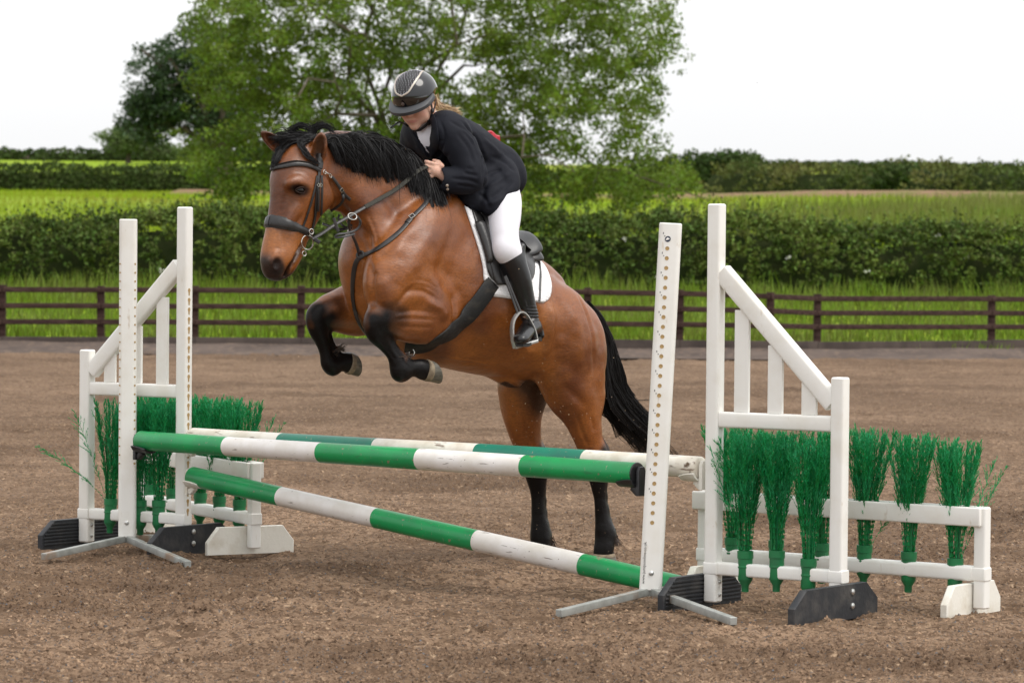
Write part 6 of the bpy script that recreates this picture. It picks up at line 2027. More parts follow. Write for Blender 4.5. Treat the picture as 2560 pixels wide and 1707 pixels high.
def build_sdf(lo, hi, res, fn, relax=2):
    s = Sdf(lo, hi, res); fn(s); v, f = s.surface(relax); return v, f
def rrows(lst):
    return [(*HF.loc(RL(a, b, c)), r_ / 533.0, (r_ / 533.0 if rs is None else rs)) for (a, b, c, r_, rs) in lst]
def mrows(lst, sg):
    return [(q[0], q[1] * sg, q[2], q[3], q[4]) for q in rrows(lst)]
# bounds of the rider in the horse frame
cA = HF.loc(RL(1262, 640, 0)); 
lo = V(HF.loc(RL(1345, 640, 0))[0] - .12, -.56, HF.loc(RL(1300, 880, 0))[2] - .02)
hi = V(HF.loc(RL(985, 300, 0))[0] + .14, .60, HF.loc(RL(1020, 160, 0))[2] + .05)

# head coordinates -> horse frame
def hc(f, l, u): return HF.loc(RH.wor(V(f, l, u)))
Rm = (RH.M @ HF.M.T)              # horse-local vector -> head-local
sideH = HF.dloc(RH.l)
def head(s):
    def E(c, r_, k=.02, mode='add'): s.ell(hc(*c), r_, R=Rm, k=k, mode=mode)
    def T(rw, n=8, k=.01, mode='add'):
        s.tube([(*hc(a, b, c), r1, r2) for (a, b, c, r1, r2) in rw], n=n, k=k, side=sideH, mode=mode)
    E((-.005, 0, .025), (.095, .076, .088), .02)                 # skull
    E((.034, 0, -.020), (.056, .064, .070), .03)                 # face
    E((.048, 0, -.068), (.040, .050, .042), .03)                 # jaw
    E((.075, 0, -.102), (.018, .020, .016), .022)                # chin
    for sg in (1, -1):
        E((.062, .036 * sg, -.035), (.024, .022, .020), .022)     # cheek
        E((.015, .052 * sg, -.070), (.036, .014, .030), .022)     # jaw corner
        E((.087, .031 * sg, .004), (.014, .015, .009), .012, 'sub')   # eye socket
        E((.078, .031 * sg, .002), (.013, .0135, .0115), .004)    # eyeball under the lids
        E((.083, .031 * sg, .020), (.012, .024, .007), .012)      # brow
        E((.098, .011 * sg, -.034), (.009, .007, .006), .008)     # nostril wing
    T([(.088, 0, .012, .008, .008), (.100, 0, -.010, .008, .008), (.112, 0, -.028, .0095, .009), (.104, 0, -.038, .006, .006)], 8, .012)   # nose
    for sg in (1, -1): E((.104, .006 * sg, -.040), (.004, .0035, .003), .003, 'sub')
    T([(.086, .022, -.064, .0035, .003), (.0925, .009, -.0605, .005, .006), (.093, 0, -.0618, .0048, .006), (.0925, -.009, -.0605, .005, .006), (.086, -.022, -.064, .0035, .003)], 10, .006)  # upper lip
    T([(.085, .019, -.069, .004, .003), (.0905, .007, -.0720, .0058, .006), (.0905, -.007, -.0720, .0058, .006), (.085, -.019, -.069, .004, .003)], 10, .006)  # lower lip
    T([(.090, .023, -.0665, .0012, .0016), (.0985, 0, -.0663, .0012, .002), (.090, -.023, -.0665, .0012, .0016)], 10, .002, 'sub')
    # ears
    for sg in (1, -1):
        s.tube([(*hc(-.004, .076 * sg, .022), .010, .006), (*hc(-.012, .080 * sg, .002), .012, .006), (*hc(-.006, .075 * sg, -.022), .008, .005)], n=6, k=.006, side=sideH)
        E((-.004, .086 * sg, .002), (.007, .006, .014), .005, 'sub')
    # neck
    s.tube([(*hc(-.020, 0, -.045), .052, .052), (*hc(-.045, 0, -.115), .052, .052), (*HF.loc(RL(1100, 350, 0)), .060, .075)], n=10, k=.03)

def fingers(s, wrist, palm, fdir, updir, sc=1.0, curl=1.0, k=.004):
    """palm block, four unequal bent fingers and a thumb"""
    w_ = np.asarray(wrist); p = np.asarray(palm); fd = nrm(fdir); ud = nrm(updir - fd * np.dot(updir, fd)); sd = np.cross(fd, ud)
    s.seg(w_, p, .022 * sc, .026 * sc, .018 * sc, .018 * sc, side=sd, k=.012)
    for i, (off, ln) in enumerate(((.030, .92), (.010, 1.0), (-.011, .93), (-.030, .74))):
        b = p + ud * off * sc + fd * .022 * sc
        j1 = b + (fd * .030 + sd * .004) * sc * ln
        j2 = j1 + nrm(fd * .45 + sd * .9 * curl) * .024 * sc * ln
        j3 = j2 + nrm(-fd * .5 + sd * .8 * curl) * .019 * sc * ln
        for a, c_, r0, r1 in ((b - fd * .012 * sc, j1, .0098, .0090), (j1, j2, .0090, .0082), (j2, j3, .0082, .0070)):
            s.seg(a, c_, r0 * sc, r1 * sc, k=k)
    tb_ = p + ud * .030 * sc - fd * .020 * sc
    t1 = tb_ + (fd * .022 + ud * .014 + sd * .014) * sc; t2 = t1 + (fd * .024 + ud * .001 + sd * .012) * sc
    s.seg(tb_, t1, .0125 * sc, .0108 * sc, k=.008); s.seg(t1, t2, .0105 * sc, .0085 * sc, k=k)

wristN = HF.loc(RL(1110, 440, .165)); palmN = HF.loc(RL(1090, 428, .150))
wristF = HF.loc(RL(1040, 405, -.15)); palmF = HF.loc(RL(1016, 400, -.14))
def body_fn(s):
    head(s)
    # core of trunk and limbs (under the clothes)
    s.tube(rrows([(1102, 352, 0, 36, .10), (1140, 370, 0, 40, .11), (1190, 402, 0, 38, .10), (1232, 440, 0, 36, .105)]), n=12, k=.03)
    s.tube(rrows([(1130, 340, .14, 26, .04), (1160, 395, .20, 22, .036), (1186, 446, .235, 19, .032), (1150, 450, .20, 18, .030), (1112, 441, .165, 13.5, .022)]), n=16, k=.01)
    s.tube(rrows([(1075, 325, -.14, 24, .04), (1085, 375, -.20, 22, .036), (1095, 420, -.22, 18, .03), (1070, 415, -.19, 16, .03), (1040, 405, -.15, 13, .022)]), n=16, k=.01)
    fd = HF.dloc(nrm(RL(1070, 424, .12) - RL(1098, 432, .155)))
    fingers(s, wristN, palmN, fd, V(0, 0, 1), 1.0)
    fd = HF.dloc(nrm(RL(995, 396, -.13) - RL(1016, 400, -.14)))
    fingers(s, wristF, palmF, fd, V(0, 0, 1), 1.0)
    for sg in (1, -1):
        s.tube(mrows([(1258, 460, .12, 38, .075), (1258, 545, .26, 27, .06), (1266, 620, .335, 20, .042), (1290, 690, .345, 20, .042), (1318, 775, .36, 14, .03), (1326, 800, .37, 13, .026)], sg), n=20, k=.02)
        s.tube([(*HF.loc(RL(1328, 806, .37) if sg > 0 else RL(1328, 806, .37)), .02, .02)] * 1 + [(*HF.loc(RL(1306, 842, .44)), .014, .022)], n=3, k=.01) if sg > 0 else None
v_, f_ = build_sdf(lo, hi, .0054, body_fn, 1)
wv = HF.wor(v_)
me = mesh_np('body', wv, f_[:, ::-1])
hl_ = RH.loc(wv)       # head-local coordinates for colouring
tone = np.tile(V(.68, .41, .31), (len(wv), 1))
def tb(w_, c_):
    global tone
    w_ = np.clip(w_, 0, 1)[:, None]; tone = tone * (1 - w_) + V(*c_) * w_
def bl(c_, r_, s_): return np.clip(1 - (np.linalg.norm((hl_ - V(*c_)) / V(*r_), axis=1) - 1) / s_, 0, 1)
tb(bl((.088, 0, -.067), (.014, .025, .009), .35) * .75, (.50, .19, .17))
tb(bl((.075, .04, -.035), (.03, .022, .020), .8) * .45, (.66, .31, .24))
tb(bl((.075, -.04, -.035), (.03, .022, .020), .8) * .45, (.66, .31, .24))
tb(bl((.108, 0, -.030), (.014, .014, .012), .8) * .5, (.66, .30, .23))
tb(bl((-.008, .082, 0), (.02, .014, .03), .6) * .5, (.68, .27, .19))
tb(bl((.080, .031, -.004), (.016, .014, .004), .5) * .8, (.13, .08, .06))
tb(bl((.080, -.031, -.004), (.016, .014, .004), .5) * .8, (.13, .08, .06))
ca = me.color_attributes.new('tone', 'FLOAT_COLOR', 'POINT'); cc = np.ones((len(wv), 4), np.float32); cc[:, :3] = tone; ca.data.foreach_set('color', cc.ravel())
link('body', me, M_skin, person)
RB_ = BVHTree.FromPolygons([tuple(q) for q in wv.tolist()], [tuple(q) for q in f_.tolist()])

# jacket ---------------------------------------------------------------------
TORSO = [(1090, 338, 0, 48, .14), (1116, 352, 0, 58, .165), (1155, 374, 0, 62, .160), (1195, 402, 0, 58, .145), (1226, 424, 0, 58, .140), (1238, 446, 0, 52, .145)]
def jacket_fn(s):
    s.tube(rrows(TORSO), n=18, k=.04)
    # shoulders
    for sg in (1, -1):
        s.tube(rrows([(1105 if sg > 0 else 1062, 318 if sg > 0 else 322, .06 * sg, 34, .05), (1130 if sg > 0 else 1048, 332, .15 * sg, 42, .06)]), n=6, k=.04)
    # near sleeve
    s.tube(rrows([(1134, 340, .16, 41, .06), (1157, 378, .19, 37, .056), (1177, 420, .225, 31, .050), (1186, 446, .245, 29, .048)]), n=14, k=.03)
    s.tube(rrows([(1186, 446, .245, 29, .048), (1160, 454, .225, 29, .044), (1132, 452, .195, 27.5, .040), (1108, 450, .170, 27, .036)]), n=12, k=.02)
    # far sleeve
    s.tube(rrows([(1040, 335, -.17, 36, .06), (1040, 372, -.20, 33, .052), (1062, 410, -.22, 28, .046), (1050, 412, -.18, 22, .036)]), n=14, k=.03)
    # lower back, rump and skirts
    s.tube(rrows([(1232, 412, 0, 44, .13), (1243, 438, 0, 40, .14), (1243, 458, 0, 36, .145)]), n=8, k=.05)
    for sg in (1, -1):
        s.tube(mrows([(1238, 452, .12, 46, .06), (1238, 478, .17, 40, .05), (1232, 500, .205, 30, .045), (1226, 518, .225, 18, .03)], sg), n=12, k=.03)
        s.tube(mrows([(1262, 440, .13, 30, .05), (1268, 462, .165, 22, .045), (1268, 474, .19, 16, .035)], sg), n=8, k=.03)
        s.tube(mrows([(1258, 425, .15, 28, .045), (1272, 450, .195, 24, .036), (1276, 470, .225, 17, .026), (1262, 486, .235, 14, .026)], sg), n=12, k=.025)
        s.tube(mrows([(1266, 474, .20, 14, .03), (1248, 492, .225, 16, .03), (1232, 514, .24, 14, .03)], sg), n=8, k=.02)
        s.tube(mrows([(1190, 440, .10, 40, .07), (1180, 480, .14, 36, .05), (1192, 508, .165, 20, .03)], sg), n=8, k=.03)
    # collar round the neck
    s.tube(rrows([(1098, 300, .045, 14, .03), (1110, 298, 0, 14, .03), (1098, 304, -.05, 14, .03)]), n=8, k=.02)
    # open front: V between the lapels
    q = [HF.loc(RL(1052, 312, -.01)), HF.loc(RL(1062, 345, -.005)), HF.loc(RL(1072, 382, .0))]
    cd = HF.dloc(nrm(CAMN - RL(1060, 340, 0)))
    for k_ in range(4):
        o_ = cd * (.02 + k_ * .035)
        s.tube([(*(q[0] + o_), .052, .052), (*(q[1] + o_), .026, .026), (*(q[2] + o_), .004, .004)], n=8, k=.006, mode='sub')
    s.seg(hc(-.02, 0, -.05), hc(-.040, 0, -.120), .060, .060, k=.01, mode='sub')
    # sleeve ends: hollow cuff
    s.seg(HF.loc(RL(1104, 449, .166)), HF.loc(RL(1088, 446, .153)), .043, .048, k=.008, mode='sub')
jv, jf = build_sdf(lo, hi, .0062, jacket_fn, 2)
jw = HF.wor(jv)
_jn = vnormals(jw, jf)
if np.mean(((jw - jw.mean(0)) * _jn).sum(1)) < 0: _jn = -_jn
_jb = BVHTree.FromPolygons([tuple(v) for v in jw.tolist()], [tuple(f) for f in jf.tolist()])
jd = np.zeros(len(jv))
def jstroke(pts, wd, depth, n=30):
    q = catmull(np.array(pts, float), n); L_ = []
    for a, b in q:
        d = ray(a, b); l, nn_, i, dd = _jb.ray_cast(Vector(CAMP), Vector(d).normalized())
        if l is not None: L_.append(HF.loc(np.array(l)))
    L_ = np.array(L_)
    if len(L_) < 2: return
    lo_, hi_ = L_.min(0) - 3 * wd, L_.max(0) + 3 * wd
    idx = np.where(((jv > lo_) & (jv < hi_)).all(1))[0]; best = np.full(len(idx), 9.0); par = np.zeros(len(idx))
    for i in range(len(L_) - 1):
        if np.linalg.norm(L_[i + 1] - L_[i]) > .06: continue
        d, t = segd(jv[idx], L_[i], L_[i + 1] + 1e-9); m = d < best; best[m] = d[m]; par[m] = (i + t[m]) / (len(L_) - 1)
    jd[idx] += np.exp(-(best / wd) ** 2) * np.clip(np.sin(np.pi * par) * 1.8, 0, 1) * depth
for a in [
  ([(1150, 300), (1180, 330), (1202, 370), (1208, 420), (1206, 458)], .010, -.012), ([(1160, 330), (1185, 365), (1196, 405)], .009, -.006), ([(1140, 330), (1172, 372), (1184, 412)], .010, -.006),
  ([(1120, 300), (1160, 325), (1185, 350)], .008, -.005), ([(1150, 318), (1178, 345), (1192, 385)], .008, .005),
  ([(1200, 462), (1178, 452), (1150, 448), (1125, 446)], .008, -.007), ([(1190, 470), (1165, 466), (1140, 462)], .007, -.006), ([(1196, 440), (1175, 436), (1158, 432)], .007, -.006), ([(1185, 425), (1165, 420)], .007, -.004),
  ([(1215, 440), (1235, 428), (1255, 425)], .010, -.008), ([(1215, 470), (1250, 450), (1275, 430)], .012, .007), ([(1225, 390), (1260, 405), (1290, 430)], .010, -.005),
  ([(1205, 345), (1240, 375), (1275, 410)], .014, .006), ([(1220, 500), (1250, 480), (1285, 450)], .012, -.007), ([(1210, 510), (1240, 505), (1270, 488)], .012, .006),
  ([(1195, 480), (1215, 500), (1225, 525)], .010, -.008), ([(1205, 380), (1215, 420), (1212, 460), (1200, 500)], .012, -.010),
  ([(1100, 300), (1112, 340), (1100, 385), (1085, 400)], .006, -.007), ([(1088, 290), (1096, 320), (1090, 350)], .008, .004), ([(1096, 352), (1108, 352)], .004, -.005),
  ([(1120, 380), (1112, 410), (1100, 425)], .012, -.007), ([(1040, 340), (1052, 370), (1066, 392)], .006, -.005)]: jstroke(*a)
jd += (vnoise3(jv * 18 + 7) - .5) * .006 + (vnoise3(jv * 45 + 7) - .5) * .002
jw = jw + _jn * jd[:, None]
link('jacket', mesh_np('jacket', jw, jf[:, ::-1]), M_navy, person)
JB = BVHTree.FromPolygons([tuple(v) for v in jw.tolist()], [tuple(f) for f in jf.tolist()])
def jhit(sx, sy, lift=0):
    d = ray(sx, sy); l, n_, i, dd = JB.ray_cast(Vector(CAMP), Vector(d).normalized())
    if l is None: return None, None
    n_ = np.array(n_); n_ = n_ if np.dot(n_, d) < 0 else -n_
    return np.array(l) + n_ * lift, n_
def jstrap(name, ctrl, wd, m, parent, th=.004, lift=.001, n=18):
    P3 = []; N3 = []
    for a, b in catmull(np.array(ctrl, float), n):
        h, nn_ = jhit(a, b)
        if h is None: continue
        if P3 and np.linalg.norm(P3[-1] - h) > .15: continue
        P3.append(h); N3.append(nn_)
    if len(P3) < 4: print('JSTRAP FAIL', name, ctrl); P3 = [RL(*c, .1) for c in ctrl]; N3 = [nrm(CAMN - p) for p in P3]
    P3 = np.array(P3); P3[1:-1] = P3[1:-1] * .5 + (P3[2:] + P3[:-2]) * .25
    mb = MB(); mb.loft(strap_mesh(P3, np.array(N3), wd, th, lift)); return mb.build(name, m, parent)
jk = [c for c in person.children if c.name.startswith('jacket')][0]
def sub(o):
    return o
sub(jstrap('lapel', [(1078, 286), (1086, 312), (1090, 345), (1086, 372), (1078, 392)], [.022, .040, .052, .034, .006], M_navy, jk, .005, .001, 22))
sub(jstrap('lapel', [(1030, 330), (1040, 350), (1054, 372), (1070, 392)], [.016, .030, .030, .006], M_navy, jk, .005, .001, 18))
for (x, y) in ((1119, 473), (1118, 464)):
    h, n_ = jhit(x, y)
    if h is not None:
        mb = MB(); mb.lathe([(.007, 0), (.007, .003), (.004, .0045), (.001, .004)], o=h, ax=n_, n=12); sub(mb.build('cuff_button', M_trim, jk))
# shirt ----------------------------------------------------------------------
def shirt_fn(s):
    s.tube(rrows([(1085, 342, 0, 40, .11), (1116, 355, 0, 50, .145), (1152, 374, 0, 50, .135), (1190, 400, 0, 44, .11)]), n=12, k=.04)
    s.tube([(*hc(-.030, 0, -.085), .060, .058), (*hc(-.046, 0, -.118), .063, .064), (*HF.loc(RL(1098, 345, 0)), .075, .09)], n=8, k=.02)
    s.seg(hc(-.018, 0, -.05), hc(-.030, 0, -.085), .066, .054, k=.004, mode='sub')
    # open collar
    cd = HF.dloc(nrm(CAMN - RL(1052, 335, 0)))
    for k_ in range(3):
        o_ = cd * (.045 + k_ * .03)
        s.seg(HF.loc(RL(1046, 318, 0)) + o_, HF.loc(RL(1060, 360, 0)) + o_, .030, .003, k=.004, mode='sub')
sv, sf = build_sdf(lo, hi, .0055, shirt_fn, 1)
link('shirt', mesh_np('shirt', HF.wor(sv), sf[:, ::-1]), M_shirt, person)

# breeches ------------------------------------------------------------------
def br_fn(s):
    s.tube(rrows([(1212, 420, 0, 38, .10), (1236, 448, 0, 38, .115), (1240, 470, 0, 32, .11)]), n=8, k=.04)
    for sg in (1, -1):
        s.tube(mrows([(1248, 458, .11, 38, .06), (1259, 500, .185, 37, .078), (1260, 545, .25, 32, .076), (1259, 585, .295, 26.5, .064), (1266, 620, .325, 25.5, .058), (1277, 645, .335, 22, .052)], sg), n=22, k=.03)
        s.ell(HF.loc(RL(1256, 624, .335)) * V(1, sg, 1), (.040, .045, .050), k=.03)
bv, bf = build_sdf(lo, hi, .0062, br_fn, 2)
bv = bv + 0
link('breeches', mesh_np('breeches', HF.wor(bv), bf[:, ::-1]), M_breech, person)

# boots ------------------------------------------------------------------------
def mir(p, sg): return p * V(1, sg, 1)
def boot_rows(lst, sg): return [(*mir(HF.loc(RL(a, b, c)), sg), r_ / 533.0, rs) for (a, b, c, r_, rs) in lst]
def boot_fn(sg):
    def fn(s):
        s.tube(boot_rows([(1274, 634, .335, 27, .060), (1284, 662, .34, 29, .062), (1297, 700, .345, 28, .060), (1309, 738, .352, 22, .050), (1319, 770, .358, 18.5, .043), (1325, 795, .362, 19.5, .042)], sg), n=22, k=.012)
        s.seg(mir(HF.loc(RL(1296, 616, .335)), sg), mir(HF.loc(RL(1290, 650, .335)), sg), .024, .03, .045, .05, k=.02)
        # foot pointing forward, heel pressed down, toe turned out
        s.tube(boot_rows([(1338, 818, .355, 17, .032), (1328, 818, .375, 19, .036), (1318, 826, .405, 16, .037), (1309, 838, .440, 14, .038), (1303, 846, .465, 11, .034), (1299, 849, .480, 8, .026)], sg), n=16, k=.02)
        s.seg(mir(HF.loc(RL(1345, 826, .345)), sg), mir(HF.loc(RL(1349, 838, .35)), sg), .024, .020, .03, .028, k=.01)
        # wrinkles at the ankle
        for (y_, d_) in ((772, .010), (784, .012), (796, .010)):
            c = mir(HF.loc(RL(1322 + (y_ - 784) * .3, y_, .36)), sg)
            for a in np.linspace(0, 2 * math.pi, 18, endpoint=False):
                pass
    return fn
for sg in (1, -1):
    l2, h2 = lo.copy(), hi.copy()
    l2[1] = .22 if sg > 0 else -.58; h2[1] = .60 if sg > 0 else -.22; h2[2] = HF.loc(RL(1296, 590, .33))[2]; l2[2] = HF.loc(RL(1296, 885, .4))[2]
    h2[0] = HF.loc(RL(1240, 700, .45))[0] + .2; l2[0] -= .0
    v, f = build_sdf(l2, h2, .0045, boot_fn(sg), 2)
    a_ = np.clip(1 - np.abs(v[:, 2] - mir(HF.loc(RL(1322, 786, .36)), 1)[2]) / .05, 0, 1)
    cen = mir(HF.loc(RL(1322, 786, .36)), sg)
    rad = v - cen; rad[:, 2] = 0; rad /= np.linalg.norm(rad, axis=1)[:, None] + 1e-9
    v = v + rad * (a_ * np.sin(v[:, 2] * 420 + rad[:, 1] * 2.5) * .0028)[:, None]
    bo = link('boot', mesh_np('boot', HF.wor(v), f[:, ::-1]), M_boot, person)
    # sole and heel
    sl = [mir(HF.loc(RL(a, b, c)), sg) for a, b, c in ((1350, 842, .347), (1344, 843, .352), (1334, 846, .375), (1318, 854, .41), (1306, 862, .45), (1299, 862, .478))]
    mb = MB(); q = catmull(np.array(sl), 14)
    rings = []
    for i, p_ in enumerate(q):
        w_ = np.interp(i / 13, [0, .2, .45, .75, 1], [.014, .022, .022, .034, .016])
        t = nrm(q[min(i + 1, 13)] - q[max(i - 1, 0)]); sd = nrm(np.cross(t, V(0, 0, 1)))
        th = np.interp(i, [0, 3, 5, 13], [.018, .018, .009, .008])
        rings.append(HF.wor(np.array([p_ + sd * w_ + V(0, 0, .004), p_ - sd * w_ + V(0, 0, .004), p_ - sd * w_ - V(0, 0, th), p_ + sd * w_ - V(0, 0, th)])))
    mb.loft(rings); sub(mb.build('sole', M_webbing, bo))
    if sg > 0:
        SPUR = HF.wor(np.array([HF.loc(RL(1318, 800, .44)), HF.loc(RL(1336, 806, .41)), HF.loc(RL(1352, 812, .36))]))
        mb = MB(); mb.tube(catmull(SPUR, 8), .004, n=6); sub(mb.build('spur_strap', M_webbing, bo))

# stirrups, hung from the saddle -------------------------------------------------
for sg in (1, -1):
    S3 = lambda a, b, c: HF.wor(mir(HF.loc(RL(a, b, c)), sg))
    pc = .435
    arch_pts = [S3(1286, 866, pc), S3(1281, 845, pc), S3(1280, 818, pc), S3(1285, 797, pc), S3(1298, 781, pc), S3(1312, 784, pc), S3(1325, 803, pc), S3(1335, 825, pc), S3(1341, 850, pc)]
    q = catmull(np.array(arch_pts), 30)
    fl_ = nrm(np.cross(q[10] - q[0], q[25] - q[0]))
    mb = MB(); rings = []
    for i in range(30):
        t = nrm(q[min(i + 1, 29)] - q[max(i - 1, 0)]); b_ = nrm(np.cross(t, fl_)); w_ = .013; h_ = .0042
        rings.append(np.array([q[i] + fl_ * w_ * a + b_ * h_ * c for a, c in ((-1, -.6), (-1, .6), (-.7, 1), (.7, 1), (1, .6), (1, -.6), (.7, -1), (-.7, -1))]))
    mb.loft(rings); ir = mb.build('stirrup', M_alu, saddle)
    mb = MB(); mb.bar(q[0] - V(0, 0, .004), q[-1] - V(0, 0, .004), .034, .016, r=.004); mb.build('tread', M_alu, ir)
    a_, b_ = S3(1262, 690, .40), S3(1299, 784, pc)
    for dx in (-.010, .008):
        o_ = nrm(np.cross(b_ - a_, fl_)) * dx
        mb = MB(); mb.loft(strap_mesh(np.linspace(a_ + o_ * .4, b_ + o_, 12), np.tile(fl_ if fl_[1] < 0 else -fl_, (12, 1)), .012, .004, 0)); mb.build('stirrup_leather', M_leather, saddle)

# helmet --------------------------------------------------------------------------
HC = V(-.002, 0, .030)                         # centre in head coordinates
HRr = V(.128, .104, .112)
mb_v = []; rings = []; nA = 72; nE = 34
def hel(th, el, k=1.0):
    """th: azimuth from the front, el: from the crown down"""
    e = 1 + .05 * math.cos(th) * math.sin(el) ** 2
    return HC + V(math.sin(el) * math.cos(th) * HRr[0] * (1.0 if math.cos(th) > 0 else 1.06), math.sin(el) * math.sin(th) * HRr[1], math.cos(el) * HRr[2]) * k
def rim(th):      # how far down the shell reaches
    c = math.cos(th)
    return math.radians(95 + 4 * c - 10 * math.exp(-((abs(th) - 1.75) / .45) ** 2) + 14 * max(0, -c) ** 2)
vs = []; 
for i in range(nE):
    for j in range(nA):
        th = -math.pi + 2 * math.pi * j / nA
        vs.append(RH.wor(hel(th, max(.02, rim(th) * i / (nE - 1)))))
for i in range(3):
    for j in range(nA):
        th = -math.pi + 2 * math.pi * j / nA
        vs.append(RH.wor(hel(th, rim(th) * (1.0 - .06 * i), [.985, .92, .90][i])))
fs = []
for i in range(nE + 2):
    for j in range(nA):
        a = i * nA + j; b = i * nA + (j + 1) % nA; fs.append((a, a + nA, b + nA, b))
helme = mesh_np('helmet', np.array(vs), np.array(fs))
helmet = link('helmet', helme, M_gloss, person)
HB2 = BVHTree.FromPolygons([tuple(v) for v in vs], fs)
def hhit(sx, sy, lift=0):
    d = ray(sx, sy); l, n_, i, dd = HB2.ray_cast(Vector(CAMP), Vector(d).normalized())
    if l is None: return None, None
    l = np.array(l); n_ = nrm(l - RH.wor(HC)); return l + n_ * lift, n_
# trim and crystal panel, symmetric about the middle of the helmet
tp = []
for (a, b) in [(1056, 178), (1048, 189), (1040, 200), (1031, 214), (1020, 231), (1004, 241)]:
    h, n_ = hhit(a, b)
    if h is not None: tp.append(RH.loc(h))
tp = np.array(tp); l0 = tp[-1][1]
tp[:, 1] -= l0; tp[-1][1] = 0
bk = tp[0] + V(-.05, -.004, .0); 
full = [bk] + list(tp)
def on_shell(p, lift):
    d = (p - HC) / HRr; d = d / np.linalg.norm(d); return HC + d * HRr * (1 + lift)
L_ = catmull(np.array(full), 22)
ptsL = [on_shell(p, .012) for p in L_]; ptsR = [on_shell(p * V(1, -1, 1), .012) for p in L_]
poly = np.array(ptsL + ptsR[::-1][1:])
P3 = RH.wor(poly); N3 = np.array([nrm(x - RH.wor(HC)) for x in P3])
mb = MB(); mb.loft(strap_mesh(P3, N3, .0075, .004, -.001)); sub(mb.build('trim', M_trim, helmet))
rows_ = []
for i in range(len(ptsL)):
    rows_.append([on_shell(ptsL[i] + (ptsR[i] - ptsL[i]) * t, .008) for t in np.linspace(0, 1, 15)])
rows_ = np.array(rows_); nr_, nc_ = rows_.shape[:2]
g = np.arange(nr_ * nc_).reshape(nr_, nc_)
sub(link('panel', mesh_np('panel', RH.wor(rows_.reshape(-1, 3)), np.stack([g[:-1, :-1], g[:-1, 1:], g[1:, 1:], g[1:, :-1]], -1).reshape(-1, 4)), M_matte, helmet))
rr_ = np.random.default_rng(9); cs = []
for i in range(0, nr_ - 1):
    wdt = np.linalg.norm(rows_[i, 0] - rows_[i, -1]); k_ = int(wdt / .0125)
    if i % 1 == 0:
        for j in range(k_):
            t = (j + .5 + .5 * (i % 2) * 0.8 + rr_.normal() * .08) / (k_ + .3)
            if .05 < t < .95:
                cs.append(on_shell(ptsL[i] + (ptsR[i] - ptsL[i]) * t, .014))
mb = MB()
for c_ in cs:
    w_ = RH.wor(c_); n_ = nrm(w_ - RH.wor(HC)); mb.lathe([(.0022, -.001), (.0017, .0015), (.0003, .0022)], o=w_, ax=n_, n=6)
st = sub(mb.build('crystals', M_stone, helmet)); st['kind'] = 'stuff'
# visor
mb = MB(); up_r = []; 
nA2 = 30; ringsv = []
for j in range(nA2 + 1):
    th = math.radians(-82 + 164 * j / nA2)
    k_ = max(0, math.cos(th * .98)) ** .7
    base_o = hel(th, rim(th) - .05, 1.005); base_l = hel(th, rim(th) + .04, 1.0)
    ext = V(math.cos(th), math.sin(th) * .75, -.50); ext = ext / np.linalg.norm(ext) * (.033 * k_ + .004)
    ringsv.append(np.array([RH.wor(base_o), RH.wor(base_o + ext * .6 + V(0, 0, .004)), RH.wor(base_o + ext), RH.wor(base_l + ext * .98 + V(0, 0, -.006)), RH.wor(base_l + ext * .5), RH.wor(base_l * .985)]))
mb.loft(ringsv, caps=True); sub(mb.build('visor', M_visor, helmet, sharp=50))
# glossy front plate with emblem
mb = MB(); ra, rb2 = [], []
ringsf = []
for j in range(25):
    th = math.radians(-66 + 132 * j / 24); e0, e1 = rim(th) - .02, rim(th) - .40 + .20 * (abs(th) / 1.15) ** 2
    ringsf.append(np.array([RH.wor(hel(th, e0 + (e1 - e0) * q / 5, 1.012 - .006 * (q in (0, 5)))) for q in range(6)] + [RH.wor(hel(th, e1, 1.0)), RH.wor(hel(th, e0, 1.0))]))
mb.loft(ringsf); sub(mb.build('front_plate', mat('piano_black', (.003, .003, .004), rough=.05, spec=.6, coat=1), helmet, sharp=60))
ep = hel(0, rim(0) - .20, 1.02); n_ = RH.wor(ep) - RH.wor(HC)
mb = MB(); mb.lathe([(.009, 0), (.009, .002), (.006, .003)], o=RH.wor(ep), ax=n_, n=6); sub(mb.build('emblem', mat('emblem_metal', (.16, .13, .12), rough=.4, metal=.6), helmet))
# chin strap
def fpath(lst, lift=.004, n=24):
    q = catmull(np.array(lst, float), n); P3 = []; N3 = []
    for p_ in q:
        w_ = RH.wor(p_); l, nn_, i, dd = RB_.find_nearest(Vector(w_)); l = np.array(l); o_ = nrm(w_ - l) if np.linalg.norm(w_ - l) > 1e-5 else np.array(nn_)
        P3.append(w_); N3.append(nrm(w_ - RH.wor(V(.02, 0, p_[2]))))
    return np.array(P3), np.array(N3)
for sg in (1, -1):
    for lst in ([(.020, .084 * sg, .010), (.018, .082 * sg, -.030), (.018, .074 * sg, -.062), (.036, .056 * sg, -.098), (.058, .022 * sg, -.120), (.062, 0, -.124)],
                [(-.040, .084 * sg, -.005), (-.018, .082 * sg, -.035), (.010, .076 * sg, -.060)]):
        a_, b_ = fpath(lst)
        mb = MB(); mb.loft(strap_mesh(a_, b_, .014, .003, .001)); sub(mb.build('chin_strap', M_webbing, helmet))
    mb = MB(); w_ = RH.wor(V(.016, .080 * sg, -.052)); mb.lathe([(.009, -.006), (.011, -.003), (.011, .004), (.007, .007)], o=w_, ax=RH.l * sg, n=12); sub(mb.build('strap_adjuster', M_webbing, helmet))
    mb = MB(); w_ = RH.wor(V(.038, .058 * sg, -.098)); mb.bar(w_ + RH.u * .014, w_ - RH.u * .014, .014, .010, up=RH.l, r=.003); sub(mb.build('buckle', M_webbing, helmet))
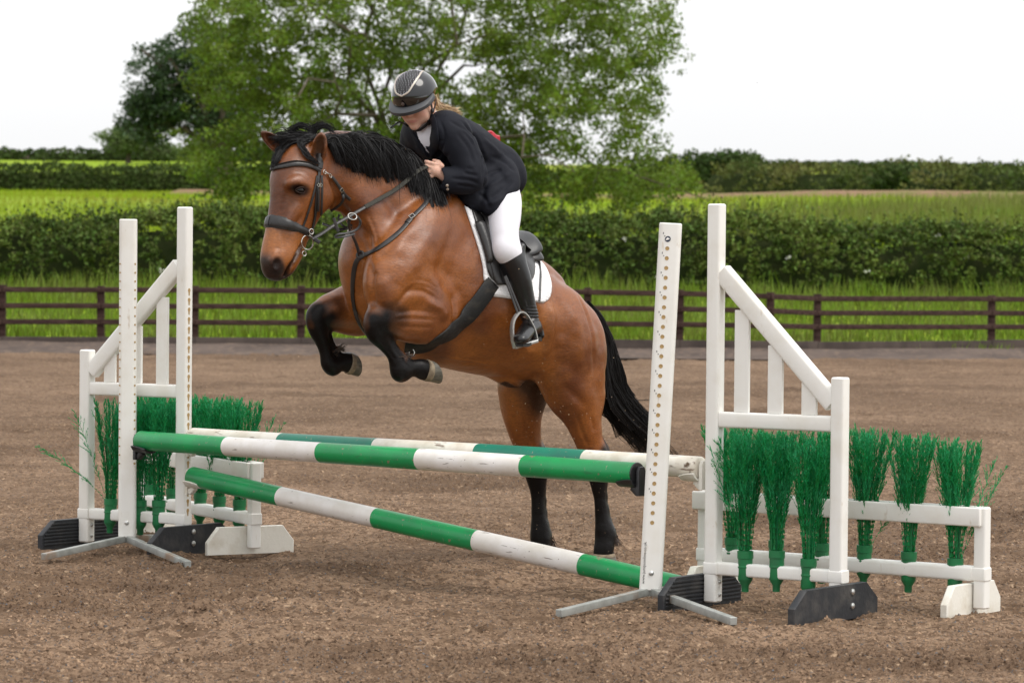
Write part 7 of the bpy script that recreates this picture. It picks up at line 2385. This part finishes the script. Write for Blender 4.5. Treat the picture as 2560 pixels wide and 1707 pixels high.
st_ = [RH.wor(V(.045, -.055, -.105)), P(1000, 306, RO[1] - .06), P(988, 312, RO[1] - .08), P(976, 321, RO[1] - .08)]
mb = MB(); q = catmull(np.array(st_), 12); mb.loft(strap_mesh(q, np.tile(nrm(V(0, -1, .3)), (12, 1)), .008, .003, 0)); sub(mb.build('strap_tail', M_webbing, helmet))
# hair: low ponytail and wisps
paths = []; r = np.random.default_rng(15)
for i in range(260):
    j = r.normal(size=(4, 3)) * .008
    a_ = RH.wor(V(-.088, .035 * r.normal(), -.035 + .02 * r.normal()))
    b_ = P(1098 + r.normal() * 4, 269 + r.normal() * 2.6, RO[1] + .05); c_ = P(1120 + r.normal() * 4, 275 + r.normal() * 2.4, RO[1] + .09); d_ = P(1141 + r.normal() * 6, 283 + r.normal() * 2.5, RO[1] + .14)
    paths.append(catmull(np.array([a_, b_ + j[1], c_ + j[2], d_ + j[3] * 1.2]), 12))
for i in range(120):
    th = r.uniform(2.2, 3.1) * (1 if r.random() < .5 else -1)
    a_ = RH.wor(hel(th, rim(th) - .1, .93)); b_ = RH.wor(V(-.085, .04 * np.sign(th), -.03))
    paths.append(catmull(np.array([a_, (a_ + b_) / 2 + RH.u * -.006, b_]), 8))
v1, f1_ = ribbons(paths, .0022, .0007, 8); link('hair', mesh_np('hair', v1, f1_), M_blond, person)
# red flap of fabric behind the waist
mb = MB(); c_ = RL(1229, 336, -.02)
rg = []
for i in range(9):
    t = i / 8; x = 1213 + 36 * t; y = 333 - 9 * math.sin(math.pi * min(1, t * 1.3)) + 6 * t
    rg.append(np.array([RL(x, y, .03), RL(x + 1, y + 3, .05), RL(x + 2, y + 16, .05), RL(x, y + 16, -.05), RL(x, y, -.04)]))
mb.loft(rg); mb.build('red_sash', M_red, person, sharp=60)

# ================================================================== sand thrown up by the hind feet
r = np.random.default_rng(91)
n = 420
_a = r.random(n)
px = np.where(_a < .5, r.normal(1345, 75, n), r.normal(1430, 110, n)); py = np.where(_a < .5, r.normal(930, 150, n), r.normal(1180, 130, n))
px[:40] = r.uniform(700, 2300, 40); py[:40] = r.uniform(120, 900, 40)
cs_ = []
for a, b in zip(px, py):
    Yd = r.uniform(14.6, 16.4)
    p = P(a, min(b, 1380), Yd)
    if p[2] < .04: continue
    cs_.append(p)
v, f = leaf_quads(np.array(cs_), .0048, r, aspect=.7)
M_fleck = mat('sand_fleck', (.42, .31, .20), rough=.9, rand=.4)
tag(link('flying_sand', mesh_np('flying_sand', v, f, False), M_fleck), 'grains of sand flung up around the horse\'s hind legs', kind='stuff')
